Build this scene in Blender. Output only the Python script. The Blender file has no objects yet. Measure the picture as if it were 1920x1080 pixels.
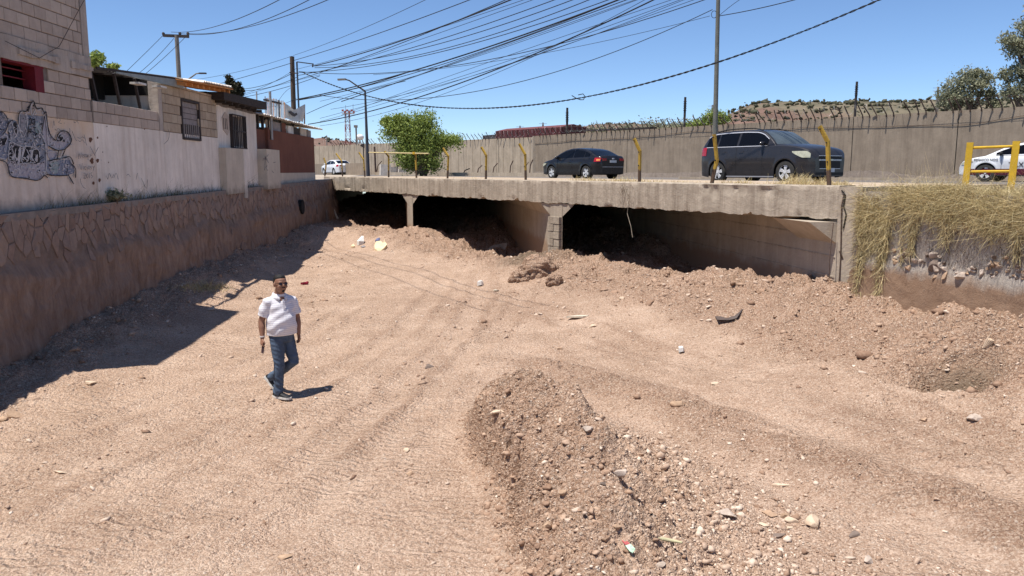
import bpy, bmesh, math, random
import numpy as np
from mathutils import Vector, Matrix
random.seed(7)
R = math.radians
SC = bpy.context.scene
COL = SC.collection

# ------------------------------------------------------------------ camera, sky, sun, exposure
PITCH = math.atan(220 / 1500.0)
cam_d = bpy.data.cameras.new("camera")
cam_d.sensor_width = 36.0
cam_d.lens = 36.0 * 1500 / 1920
cam_d.clip_start = 0.1
cam_d.clip_end = 6000
cam = bpy.data.objects.new("camera", cam_d)
COL.objects.link(cam)
cam.location = (0, 0, 0)
cam.rotation_euler = (R(90) - PITCH, 0, 0)
SC.camera = cam

SUN_AZ = Vector((-0.87, -0.49)).normalized()       # horizontal direction towards the sun
SUN_EL = R(70.3)
w = bpy.data.worlds.new("World")
SC.world = w
w.use_nodes = True
nt = w.node_tree
nt.nodes.clear()
sky = nt.nodes.new("ShaderNodeTexSky")
sky.sky_type = 'NISHITA'
sky.sun_disc = False
sky.sun_elevation = SUN_EL
sky.sun_rotation = math.atan2(SUN_AZ.x, SUN_AZ.y) % (2 * math.pi)
sky.altitude = 0
sky.air_density = 0.65
sky.dust_density = 0.0
sky.ozone_density = 6.0
bg = nt.nodes.new("ShaderNodeBackground")
bg.inputs[1].default_value = 0.118
wo = nt.nodes.new("ShaderNodeOutputWorld")
nt.links.new(sky.outputs[0], bg.inputs[0])
nt.links.new(bg.outputs[0], wo.inputs[0])
sd = bpy.data.lights.new("sun", 'SUN')
sd.energy = 4.9
sd.angle = R(0.53)
sd.color = (1.0, 0.955, 0.89)
so = bpy.data.objects.new("sun", sd)
COL.objects.link(so)
tosun = Vector((SUN_AZ.x * math.cos(SUN_EL), SUN_AZ.y * math.cos(SUN_EL), math.sin(SUN_EL)))
so.rotation_euler = tosun.to_track_quat('Z', 'Y').to_euler()
so.location = (-20, -10, 60)
SC.view_settings.view_transform = 'Standard'
SC.view_settings.look = 'None'
SC.view_settings.exposure = 0.42
SC.view_settings.gamma = 1
SC.view_settings.use_curve_mapping = False

# ------------------------------------------------------------------ pixel (1920x1080) -> world helpers
CP, SP = math.cos(PITCH), math.sin(PITCH)
def ray(px, py):
    x = (px - 960) / 1500.0
    y = -(py - 540) / 1500.0
    return Vector((x, CP + y * SP, y * CP - SP))
def at_y(px, py, Y):
    d = ray(px, py); return d * (Y / d.y)
def at_z(px, py, z):
    d = ray(px, py); return d * (z / d.z)
def on_plane(px, py, p0, n):
    d = ray(px, py); return d * (Vector(p0).dot(Vector(n)) / d.dot(Vector(n)))
# the road / bridge axes
U = Vector((-0.5226, 0.8526, 0)); N = Vector((0.8526, 0.5226, 0))
W0 = 12.28
def sw(s, w_, z): return U * s + N * w_ + Vector((0, 0, z))
def on_w(px, py, w_=W0): return on_plane(px, py, N * w_, N)
# the left wall plane: X = -7.4 - .0264 Y
WN = Vector((1, 0.0264, 0)).normalized()
WD = Vector((-0.0264, 1, 0)).normalized()
def XL(Y): return -7.4 - 0.0264 * Y
def wl(Y, z, off=0.0):                            # a point on the left wall plane, off metres proud of it
    return Vector((XL(Y), Y, z)) + WN * off
def wp(px, py, off=0.0):
    return on_plane(px, py, Vector((-7.4, 0, 0)) + WN * off, WN)
def ledge_z(Y): return -0.64 + 0.0109 * (Y - 12)

# ------------------------------------------------------------------ object helpers
def setp(o, label=None, cat=None, group=None, kind=None):
    if label: o['label'] = label
    if cat: o['category'] = cat
    if group: o['group'] = group
    if kind: o['kind'] = kind
    return o
def thing(name, label, cat, loc, rotz=0.0, group=None):
    o = bpy.data.objects.new(name, None)
    o.empty_display_size = 0.2
    COL.objects.link(o)
    o.location = loc; o.rotation_euler = (0, 0, rotz)
    return setp(o, label, cat, group)
def rootloc(o):
    v = Vector((0, 0, 0))
    while o is not None:
        v += o.location; o = o.parent
    return v
def link(name, me, mats, parent=None, loc=None, world=True):
    """me in world coords unless world=False (then in the parent's frame)"""
    o = bpy.data.objects.new(name, me)
    COL.objects.link(o)
    for m in (mats if isinstance(mats, (list, tuple)) else [mats]):
        me.materials.append(m)
    if parent is not None:
        o.parent = parent
        if world: me.transform(Matrix.Translation(-rootloc(parent)))
    elif loc is not None:
        me.transform(Matrix.Translation(-Vector(loc))); o.location = loc
    return o
def mesh_np(name, V, F, smooth=False, mat_idx=None):
    V = np.asarray(V, dtype=np.float32).reshape(-1, 3); F = np.asarray(F, dtype=np.int32)
    me = bpy.data.meshes.new(name)
    k = F.shape[1]; nf = F.shape[0]
    me.vertices.add(len(V)); me.vertices.foreach_set('co', V.ravel())
    me.loops.add(nf * k); me.loops.foreach_set('vertex_index', F.ravel())
    me.polygons.add(nf); me.polygons.foreach_set('loop_start', np.arange(0, nf * k, k, dtype=np.int32))
    if mat_idx is not None: me.polygons.foreach_set('material_index', np.asarray(mat_idx, dtype=np.int32))
    me.update(calc_edges=True)
    if smooth: me.shade_smooth()
    return me
class MB:
    """collects shapes into one mesh"""
    def __init__(s): s.v = []; s.f = []; s.mi = []
    def add(s, vs, fs, mi=0):
        b = len(s.v); s.v += [tuple(v) for v in vs]
        s.f += [tuple(i + b for i in f) for f in fs]; s.mi += [mi] * len(fs); return s
    def hexa(s, p, mi=0):      # 4 bottom + 4 top
        return s.add(p, [(3, 2, 1, 0), (4, 5, 6, 7), (0, 1, 5, 4), (1, 2, 6, 5), (2, 3, 7, 6), (3, 0, 4, 7)], mi)
    def box(s, c, e1, e2, e3, mi=0):   # centre and three half-extent vectors
        c, e1, e2, e3 = map(Vector, (c, e1, e2, e3))
        return s.hexa([c - e1 - e2 - e3, c + e1 - e2 - e3, c + e1 + e2 - e3, c - e1 + e2 - e3,
                       c - e1 - e2 + e3, c + e1 - e2 + e3, c + e1 + e2 + e3, c - e1 + e2 + e3], mi)
    def abox(s, x0, x1, y0, y1, z0, z1, mi=0):
        return s.box(((x0+x1)/2, (y0+y1)/2, (z0+z1)/2), ((x1-x0)/2, 0, 0), (0, (y1-y0)/2, 0), (0, 0, (z1-z0)/2), mi)
    def bar(s, a, b, w_, h, up=(0, 0, 1), mi=0):
        a, b = Vector(a), Vector(b); d = (b - a); L = d.length; d = d / L
        side = d.cross(Vector(up));
        if side.length < 1e-4: side = d.cross(Vector((1, 0, 0)))
        side.normalize(); u2 = side.cross(d).normalized()
        return s.box((a + b) / 2, d * L / 2, side * w_ / 2, u2 * h / 2, mi)
    def tube(s, pts, r, n=8, caps=True, mi=0, rz=None):
        pts = [Vector(p) for p in pts]; rs = r if isinstance(r, (list, tuple)) else [r] * len(pts)
        vs = []; fs = []; prev = None
        for i, p in enumerate(pts):
            t = (pts[min(i + 1, len(pts) - 1)] - pts[max(i - 1, 0)]).normalized()
            if prev is None:
                a = Vector((0, 0, 1)) if abs(t.z) < 0.9 else Vector((1, 0, 0))
                nx = t.cross(a).normalized()
            else:
                nx = (prev - t * prev.dot(t)).normalized()
            prev = nx; ny = t.cross(nx)
            for k in range(n):
                a = 2 * math.pi * k / n
                vs.append(p + (nx * math.cos(a) + ny * math.sin(a)) * rs[i])
        for i in range(len(pts) - 1):
            for k in range(n):
                k2 = (k + 1) % n
                fs.append((i*n+k, i*n+k2, (i+1)*n+k2, (i+1)*n+k))
        if caps:
            fs.append(tuple(range(n - 1, -1, -1))); fs.append(tuple(range((len(pts)-1)*n, len(pts)*n)))
        return s.add(vs, fs, mi)
    def prism(s, poly, z0, z1, mi=0):
        n = len(poly)
        vs = [(p[0], p[1], z0 if not callable(z0) else z0(p)) for p in poly] + [(p[0], p[1], z1 if not callable(z1) else z1(p)) for p in poly]
        fs = [tuple(range(n - 1, -1, -1)), tuple(range(n, 2 * n))] + [(i, (i+1) % n, n + (i+1) % n, n + i) for i in range(n)]
        return s.add(vs, fs, mi)
    def slab(s, pts, off, mi=0):        # polygon given in 3D, extruded by vector off
        n = len(pts); off = Vector(off)
        vs = [Vector(p) for p in pts] + [Vector(p) + off for p in pts]
        fs = [tuple(range(n - 1, -1, -1)), tuple(range(n, 2 * n))] + [(i, (i+1) % n, n + (i+1) % n, n + i) for i in range(n)]
        return s.add(vs, fs, mi)
    def mesh(s, name, smooth=None):
        me = bpy.data.meshes.new(name); me.from_pydata(s.v, [], s.f)
        me.polygons.foreach_set('material_index', s.mi)
        bm = bmesh.new(); bm.from_mesh(me); bmesh.ops.recalc_face_normals(bm, faces=bm.faces); bm.to_mesh(me); bm.free()
        me.update()
        if smooth is not None:
            me.shade_smooth(); me.set_sharp_from_angle(angle=R(smooth))
        return me
    def build(s, name, mats, parent=None, smooth=None, loc=None, world=True):
        return link(name, s.mesh(name, smooth), mats, parent, loc, world)

# ------------------------------------------------------------------ numpy noise
def _hash(ix, iy, seed):
    h = (ix.astype(np.int64) * 374761393 + iy.astype(np.int64) * 668265263 + (int(seed) * 974634777 & 0xFFFFFFFF)) & 0xFFFFFFFF
    h = ((h ^ (h >> 13)) * 1274126177) & 0xFFFFFFFF
    h = h ^ (h >> 16)
    return (h & 0xFFFFFF) / float(0xFFFFFF)
def vnoise(x, y, seed=0):
    ix = np.floor(x); iy = np.floor(y); fx = x - ix; fy = y - iy
    fx = fx*fx*fx*(fx*(fx*6-15)+10); fy = fy*fy*fy*(fy*(fy*6-15)+10)
    a = _hash(ix, iy, seed); b = _hash(ix+1, iy, seed); c = _hash(ix, iy+1, seed); d = _hash(ix+1, iy+1, seed)
    return (a*(1-fx)+b*fx)*(1-fy)+(c*(1-fx)+d*fx)*fy * 1.0
def fbm(x, y, oct=4, seed=0, gain=0.5, ridged=False):
    x = np.asarray(x, float); y = np.asarray(y, float)
    t = 0; a = 1; s = 0
    for o in range(oct):
        n = vnoise(x, y, seed + o * 17) * 2 - 1
        if ridged: n = 1 - 2 * np.abs(n)
        t = t + a * n; s += a; a *= gain
        x, y = x * 1.93 * 0.8 + y * 1.93 * 0.6 + 11.3, y * 1.93 * 0.8 - x * 1.93 * 0.6 + 4.7
    return t / s
def nz(x, y, sc=1.0, seed=0, oct=3):
    return float(fbm(np.array([x * sc]), np.array([y * sc]), oct, seed)[0])
def sstep(a, b, x):
    t = np.clip((x - a) / (b - a), 0, 1); return t * t * (3 - 2 * t)

# ------------------------------------------------------------------ materials
class M_:
    def __init__(s, name, rough=0.9, spec=0.25):
        s.m = bpy.data.materials.new(name); s.m.use_nodes = True
        s.nt = s.m.node_tree; s.b = s.nt.nodes["Principled BSDF"]
        s.b.inputs["Roughness"].default_value = rough
        s.b.inputs["Specular IOR Level"].default_value = spec
        s.geo = None
    def n(s, t): return s.nt.nodes.new(t)
    def l(s, a, b): s.nt.links.new(a, b)
    def pos(s, scale=(1, 1, 1), obj=False):
        mp = s.n("ShaderNodeMapping"); mp.inputs["Scale"].default_value = scale
        if obj:
            t = s.n("ShaderNodeTexCoord"); s.l(t.outputs["Object"], mp.inputs[0])
        else:
            g = s.n("ShaderNodeNewGeometry"); s.l(g.outputs["Position"], mp.inputs[0])
        return mp.outputs[0]
    def noise(s, sc, detail=4, rough=0.6, scale=(1, 1, 1), obj=False, dist=0):
        t = s.n("ShaderNodeTexNoise"); t.inputs["Scale"].default_value = sc
        t.inputs["Detail"].default_value = detail; t.inputs["Roughness"].default_value = rough
        t.inputs["Distortion"].default_value = dist
        s.l(s.pos(scale, obj), t.inputs["Vector"]); return t.outputs["Fac"]
    def voro(s, sc, feature='F1', out="Distance", scale=(1, 1, 1)):
        t = s.n("ShaderNodeTexVoronoi"); t.inputs["Scale"].default_value = sc; t.feature = feature
        s.l(s.pos(scale), t.inputs["Vector"]); return t.outputs[out]
    def ramp(s, fac, stops, interp='LINEAR'):
        r = s.n("ShaderNodeValToRGB"); r.color_ramp.interpolation = interp
        e = r.color_ramp.elements
        while len(e) > len(stops): e.remove(e[-1])
        while len(e) < len(stops): e.new(0.5)
        for i, (p, c) in enumerate(stops):
            e[i].position = p; e[i].color = (c[0], c[1], c[2], 1) if not isinstance(c, float) else (c, c, c, 1)
        s.l(fac, r.inputs[0]); return r.outputs[0]
    def mix(s, fac, a, b, mode='MIX'):
        m = s.n("ShaderNodeMix"); m.data_type = 'RGBA'; m.blend_type = mode
        for v, i in ((fac, 0), (a, 6), (b, 7)):
            if hasattr(v, 'is_linked') or isinstance(v, bpy.types.NodeSocket): s.l(v, m.inputs[i])
            elif i == 0: m.inputs[0].default_value = v
            else: m.inputs[i].default_value = (v[0], v[1], v[2], 1)
        return m.outputs[2]
    def math(s, op, a, b=0.0):
        m = s.n("ShaderNodeMath"); m.operation = op
        for v, i in ((a, 0), (b, 1)):
            if isinstance(v, bpy.types.NodeSocket): s.l(v, m.inputs[i])
            else: m.inputs[i].default_value = v
        return m.outputs[0]
    def attr(s, name):
        a = s.n("ShaderNodeAttribute"); a.attribute_name = name; return a.outputs["Fac"]
    def z(s):
        g = s.n("ShaderNodeNewGeometry"); x = s.n("ShaderNodeSeparateXYZ"); s.l(g.outputs["Position"], x.inputs[0]); return x.outputs[2]
    def rnd(s):
        return s.n("ShaderNodeObjectInfo").outputs["Random"]
    def isl(s):
        return s.n("ShaderNodeNewGeometry").outputs["Random Per Island"]
    def base(s, c):
        if isinstance(c, bpy.types.NodeSocket): s.l(c, s.b.inputs["Base Color"])
        else: s.b.inputs["Base Color"].default_value = (c[0], c[1], c[2], 1)
        return s
    def bump(s, h, strength=0.5, dist=0.02):
        b = s.n("ShaderNodeBump"); b.inputs["Strength"].default_value = strength; b.inputs["Distance"].default_value = dist
        s.l(h, b.inputs["Height"]); s.l(b.outputs[0], s.b.inputs["Normal"]); return s

def simple(name, c, rough=0.7, var=0.25, sc=6, metal=0.0, bump=0.3, bsc=40, spec=0.3, scale=(1, 1, 1)):
    m = M_(name, rough, spec)
    n1 = m.noise(sc, 5, 0.65, scale)
    lo = tuple(x * (1 - var) for x in c); hi = tuple(min(1, x * (1 + var)) for x in c)
    m.base(m.ramp(n1, [(0.3, lo), (0.7, hi)]))
    m.b.inputs["Metallic"].default_value = metal
    if bump: m.bump(m.noise(bsc, 4), bump, 0.01)
    return m.m

def concrete(name, c, dirt=(0.10, 0.075, 0.055), streak=0.5, bump=0.4, dirtz=None):
    m = M_(name, 0.93, 0.15)
    lo = tuple(x * 0.78 for x in c); hi = tuple(x * 1.15 for x in c)
    col = m.ramp(m.noise(1.3, 8, 0.7), [(0.3, lo), (0.72, hi)])
    st = m.ramp(m.noise(1.0, 6, 0.7, (5, 5, 0.45)), [(0.42, (0, 0, 0)), (0.75, (1, 1, 1))])
    col = m.mix(m.math('MULTIPLY', st, streak), col, dirt)
    sp = m.ramp(m.noise(22, 3, 0.6), [(0.62, (0, 0, 0)), (0.74, (1, 1, 1))])
    col = m.mix(m.math('MULTIPLY', sp, 0.45), col, tuple(x * 0.45 for x in c))
    if dirtz:
        z = m.z(); f = m.math('ADD', m.math('MULTIPLY', z, -1.0 / dirtz[1]), dirtz[0] / dirtz[1])
        f = m.math('ADD', f, m.math('MULTIPLY', m.math('SUBTRACT', m.noise(2.2, 5), 0.5), 1.2))
        f = m.ramp(f, [(0.2, (0, 0, 0)), (0.6, (1, 1, 1))])
        col = m.mix(m.math('MULTIPLY', f, 0.85), col, dirtz[2])
    m.base(col)
    h = m.math('ADD', m.noise(9, 8, 0.7), m.math('MULTIPLY', m.noise(60, 3), 0.4))
    m.bump(h, bump, 0.03)
    return m.m

# ---- soil
def soil_mat():
    m = M_("gravelly_soil", 0.96, 0.1)
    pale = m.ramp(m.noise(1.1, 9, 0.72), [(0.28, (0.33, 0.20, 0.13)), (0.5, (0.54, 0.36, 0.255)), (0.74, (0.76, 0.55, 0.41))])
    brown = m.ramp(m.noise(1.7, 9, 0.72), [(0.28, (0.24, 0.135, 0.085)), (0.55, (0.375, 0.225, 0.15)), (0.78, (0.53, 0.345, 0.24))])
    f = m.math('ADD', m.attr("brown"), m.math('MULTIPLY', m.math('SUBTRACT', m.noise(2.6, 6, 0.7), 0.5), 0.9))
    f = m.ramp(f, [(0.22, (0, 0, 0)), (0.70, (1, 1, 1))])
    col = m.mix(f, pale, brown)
    # small stones of every shade pressed into the surface
    vc = m.n("ShaderNodeTexVoronoi"); vc.inputs["Scale"].default_value = 26; m.l(m.pos(), vc.inputs["Vector"])
    sep = m.n("ShaderNodeSeparateColor"); m.l(vc.outputs["Color"], sep.inputs[0])
    stone = m.ramp(sep.outputs[0], [(0.0, (0.16, 0.10, 0.07)), (0.25, (0.40, 0.26, 0.18)), (0.6, (0.6, 0.45, 0.33)), (0.85, (0.78, 0.64, 0.5)), (1.0, (0.88, 0.8, 0.7))])
    msk = m.math('MULTIPLY', m.ramp(vc.outputs["Distance"], [(0.25, (1, 1, 1)), (0.42, (0, 0, 0))]), m.ramp(sep.outputs[1], [(0.35, (0, 0, 0)), (0.55, (1, 1, 1))]))
    col = m.mix(m.math('MULTIPLY', msk, 0.6), col, stone)
    vc2 = m.n("ShaderNodeTexVoronoi"); vc2.inputs["Scale"].default_value = 75; m.l(m.pos(), vc2.inputs["Vector"])
    sep2 = m.n("ShaderNodeSeparateColor"); m.l(vc2.outputs["Color"], sep2.inputs[0])
    col = m.mix(0.38, col, m.ramp(sep2.outputs[0], [(0, (0.16, 0.095, 0.06)), (0.5, (0.52, 0.36, 0.25)), (1, (0.92, 0.76, 0.60))]))
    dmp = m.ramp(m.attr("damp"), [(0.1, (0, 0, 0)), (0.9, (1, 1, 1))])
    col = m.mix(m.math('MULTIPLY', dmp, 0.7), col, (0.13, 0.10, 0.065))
    m.base(col)
    h = m.math('ADD', m.math('MULTIPLY', vc.outputs["Distance"], -0.9), m.math('MULTIPLY', vc2.outputs["Distance"], -0.5))
    h = m.math('ADD', h, m.math('MULTIPLY', m.noise(14, 8, 0.75), 1.6))
    # fine ridges combed across by the machine's tracks
    wv = m.n("ShaderNodeTexWave"); wv.inputs["Scale"].default_value = 2.6; wv.inputs["Distortion"].default_value = 9; wv.inputs["Detail"].default_value = 3; wv.inputs["Detail Scale"].default_value = 1.4
    wv.bands_direction = 'Y'
    mp = m.n("ShaderNodeMapping"); mp.inputs["Rotation"].default_value = (0, 0, 0.2); g = m.n("ShaderNodeNewGeometry"); m.l(g.outputs["Position"], mp.inputs[0]); m.l(mp.outputs[0], wv.inputs["Vector"])
    tr = m.ramp(m.noise(0.35, 3), [(0.45, (0, 0, 0)), (0.6, (1, 1, 1))])
    h = m.math('ADD', h, m.math('MULTIPLY', m.math('MULTIPLY', wv.outputs["Fac"], tr), 1.15))
    m.bump(h, 0.85, 0.042)
    return m.m
MAT = {}
MAT['soil'] = soil_mat()
def rock_mat(name, lo, mid, hi):
    m = M_(name, 0.92, 0.15)
    c = m.ramp(m.isl(), [(0, lo), (0.5, mid), (1, hi)])
    c = m.mix(0.35, c, m.ramp(m.noise(30, 4), [(0.3, lo), (0.7, hi)]))
    m.base(c); m.bump(m.noise(60, 4), 0.5, 0.01); return m.m
MAT['pebble'] = rock_mat("pebbles", (0.27, 0.165, 0.11), (0.50, 0.35, 0.25), (0.78, 0.65, 0.52))
MAT['clod'] = rock_mat("brown_clods", (0.22, 0.13, 0.085), (0.36, 0.23, 0.155), (0.52, 0.37, 0.265))
MAT['rock_pale'] = simple("pale_rock", (0.6, 0.46, 0.33), 0.9, 0.25, 9, bump=0.6)
MAT['rock_grey'] = simple("grey_rock", (0.46, 0.37, 0.30), 0.9, 0.3, 9, bump=0.6)
MAT['rock_dark'] = simple("dark_rock", (0.2, 0.15, 0.12), 0.9, 0.3, 9, bump=0.6)
MAT['rock_tan'] = simple("tan_rock", (0.43, 0.29, 0.19), 0.9, 0.3, 9, bump=0.6)
MUD = (0.21, 0.125, 0.08)
MAT['concrete'] = concrete("weathered_concrete", (0.46, 0.385, 0.30), streak=0.8, bump=0.7, dirt=(0.17, 0.13, 0.095))
MAT['abut'] = concrete("stained_concrete", (0.44, 0.37, 0.29), streak=0.35, dirt=(0.24, 0.17, 0.12), dirtz=(-1.75, 0.5, (0.32, 0.21, 0.135)))
MAT['wing'] = concrete("plastered_bank_wall", (0.42, 0.365, 0.31), streak=0.3, dirt=(0.22, 0.16, 0.12), bump=0.7, dirtz=(-1.45, 0.35, (0.26, 0.155, 0.092)))
MAT['farwall'] = concrete("grey_brown_cast_wall", (0.30, 0.24, 0.18), streak=0.6, dirt=(0.15, 0.115, 0.085), bump=0.25)
MAT['farwall2'] = concrete("sandy_cast_wall", (0.46, 0.375, 0.28), streak=0.45, dirt=(0.2, 0.155, 0.11), bump=0.25)
MAT['asphalt'] = simple("asphalt", (0.16, 0.14, 0.125), 0.9, 0.2, 3)
MAT['dust'] = simple("dusty_ground", (0.44, 0.34, 0.24), 0.95, 0.25, 2, bump=0.6)
MAT['bank'] = simple("bank_soil", (0.30, 0.23, 0.16), 0.95, 0.25, 2, bump=0.6)
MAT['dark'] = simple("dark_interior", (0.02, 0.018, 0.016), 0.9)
MAT['steel'] = simple("rusty_steel", (0.10, 0.065, 0.05), 0.8, 0.35, 30)
MAT['wire'] = simple("black_cable", (0.018, 0.018, 0.02), 0.7, 0.1, bump=0)
MAT['galv'] = simple("galvanised_metal", (0.38, 0.37, 0.36), 0.55, 0.2, 12, metal=0.4)
# ================================================================== ground inside the channel
ctrl = []
def cz(px, py, z): p = at_z(px, py, z); ctrl.append((p.x, p.y, z))
def cw(s, w_, z): p = sw(s, w_, z); ctrl.append((p.x, p.y, z))
for a in [(0,1080,-3.1),(400,1080,-3.13),(760,1080,-3.15),(1300,1080,-3.05),(1920,1080,-3.0),
          (0,850,-3.05),(300,850,-3.1),(650,850,-3.12),(1500,850,-2.98),(1920,850,-2.87),
          (520,750,-3.08),(200,730,-3.0),(800,680,-3.0),(1200,700,-2.98),(1600,780,-2.9),(1480,680,-2.85),
          (700,570,-2.85),(1000,610,-2.9),(1250,620,-2.83),(900,535,-2.75),(650,525,-2.8),(450,570,-2.85),(1400,625,-2.72),
          (1000,556,-2.75),(700,486,-2.62),(800,505,-2.62),
          (1920,775,-2.72),(1640,740,-2.8),(1800,705,-2.62),(1700,640,-2.42),(1560,600,-2.42),(1900,670,-2.3),(1900,612,-2.03),(1625,565,-2.2),(1760,600,-2.15)]:
    cz(*a)
for px, py in [(640,418),(700,428),(745,436),(800,432),(850,462),(900,478),(965,492),(1005,478),(1060,480),(1100,492),(1150,500),(1200,518),(1270,524),(1360,520),(1430,545),(1490,524),(1540,528)]:
    p = on_w(px, py, 12.15); ctrl.append(tuple(p))
    q = p + N * 1.6; ctrl.append((q.x, q.y, min(p.z, -2.25) - 0.3))
for s in (9, 12, 15, 18, 21, 24, 27, 31, 36):
    cw(s, 16.5, -2.2); cw(s, 22, -1.95 if s > 20 else -2.1); cw(s, 30, -1.95)
for Y, a, b in ((3, -2.9, -3.1), (7, -3.0, -3.12), (10.5, -2.88, -3.04), (14, -2.66, -2.93), (18, -2.35, -2.82), (22, -2.3, -2.75), (27, -2.3, -2.65), (33, -2.2, -2.45)):
    ctrl.append((XL(Y) + 0.35, Y, a)); ctrl.append((XL(Y) + 1.7, Y, b))
ctrl += [(8.3, 8, -2.2), (8.6, 4, -2.4), (5.5, 4, -3.0), (0, 3, -3.1), (9.3, 2, -2.4)]
C = np.array(ctrl)
def tps_fit(C, lam=0.6):
    n = len(C); d2 = ((C[:, None, :2] - C[None, :, :2]) ** 2).sum(-1)
    K = np.where(d2 > 0, 0.5 * d2 * np.log(np.maximum(d2, 1e-12)), 0) + lam * np.eye(n)
    P = np.c_[np.ones(n), C[:, :2]]
    A = np.block([[K, P], [P.T, np.zeros((3, 3))]])
    return np.linalg.solve(A, np.r_[C[:, 2], 0, 0, 0])
TW = tps_fit(C, 0.15)
def tps(x, y):
    sh = x.shape; x = x.ravel(); y = y.ravel(); out = np.empty(len(x))
    for a in range(0, len(x), 60000):
        X = x[a:a+60000]; Yv = y[a:a+60000]
        d2 = (X[:, None] - C[None, :, 0]) ** 2 + (Yv[:, None] - C[None, :, 1]) ** 2
        out[a:a+60000] = (0.5 * d2 * np.log(np.maximum(d2, 1e-12))) @ TW[:-3] + TW[-3] + TW[-2] * X + TW[-1] * Yv
    return out.reshape(sh)
def seg_param(x, y, poly):
    """signed distance to a polyline (positive = right of its travel) and the running parameter"""
    best = np.full(x.shape, 1e9); sd = np.zeros(x.shape); tp = np.zeros(x.shape)
    for i in range(len(poly) - 1):
        ax, ay = poly[i]; bx, by = poly[i + 1]; dx, dy = bx - ax, by - ay; L2 = dx * dx + dy * dy
        t = np.clip(((x - ax) * dx + (y - ay) * dy) / L2, 0, 1)
        qx = x - ax - t * dx; qy = y - ay - t * dy; d = np.hypot(qx, qy)
        side = np.sign(dx * qy - dy * qx) * -1.0
        m = d < best; best = np.where(m, d, best); sd = np.where(m, d * side, sd); tp = np.where(m, i + t, tp)
    return best, sd, tp
MPTS = [(-0.32, 10.1), (-0.02, 9.1), (0.22, 8.5), (0.5, 7.95), (0.78, 7.2), (0.86, 6.5), (0.8, 5.8), (0.7, 4.9), (0.6, 3.6)]
MH = [0.0, 0.74, 0.90, 0.88, 0.78, 0.66, 0.56, 0.46, 0.3]
MW = [0.45, 0.66, 0.76, 0.92, 1.08, 1.08, 0.95, 0.8, 0.6]
BERM = [tuple(at_z(px, py, -2.97).xy) for px, py in ((930,672),(1080,700),(1250,752),(1400,812),(1560,870),(1750,925),(1960,1010))]
BERM2 = [tuple(at_z(px, py, -2.8).xy) for px, py in ((1180,600),(1350,650),(1500,690),(1650,738),(1760,758),(1940,800))]
PITS = [(1.25, .62, .10, .10, .22), (1.7, .70, .13, .09, .26), (2.2, .62, .12, .08, .3), (2.45, .74, .10, .07, .3), (2.9, .55, .07, .05, .34), (3.0, .70, .14, .08, .3), (3.4, .60, .10, .06, .3), (3.75, .74, .12, .08, .26), (4.3, .66, .10, .06, .26), (4.7, .72, .13, .08, .24), (5.2, .60, .12, .07, .2), (5.6, .74, .12, .08, .22)]
TRACKS = []
for wd_, a_, pp in ((0.30, 0.28, ((-60,1010),(200,900),(420,800),(620,700),(760,620),(820,560),(840,520))), (0.30, 0.28, ((60,1090),(330,960),(560,850),(740,730),(850,640),(900,570),(905,525))), (0.28, 0.22, ((350,1100),(540,960),(700,840),(800,740),(880,660),(960,600),(985,560))),
      (0.32, 0.30, ((1960,880),(1700,800),(1450,730),(1250,670),(1080,620),(950,580))), (0.30, 0.26, ((1960,940),(1700,860),(1480,790),(1280,725),(1120,668),(960,630))), (0.3, 0.3, ((1980,1075),(1750,1010),(1520,930),(1350,850),(1180,780))), (0.26, 0.22, ((-40,850),(160,790),(380,720),(560,640),(680,570)))):
    TRACKS.append(([tuple(at_z(px, py, -2.98).xy) for px, py in pp], wd_, a_))
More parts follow.
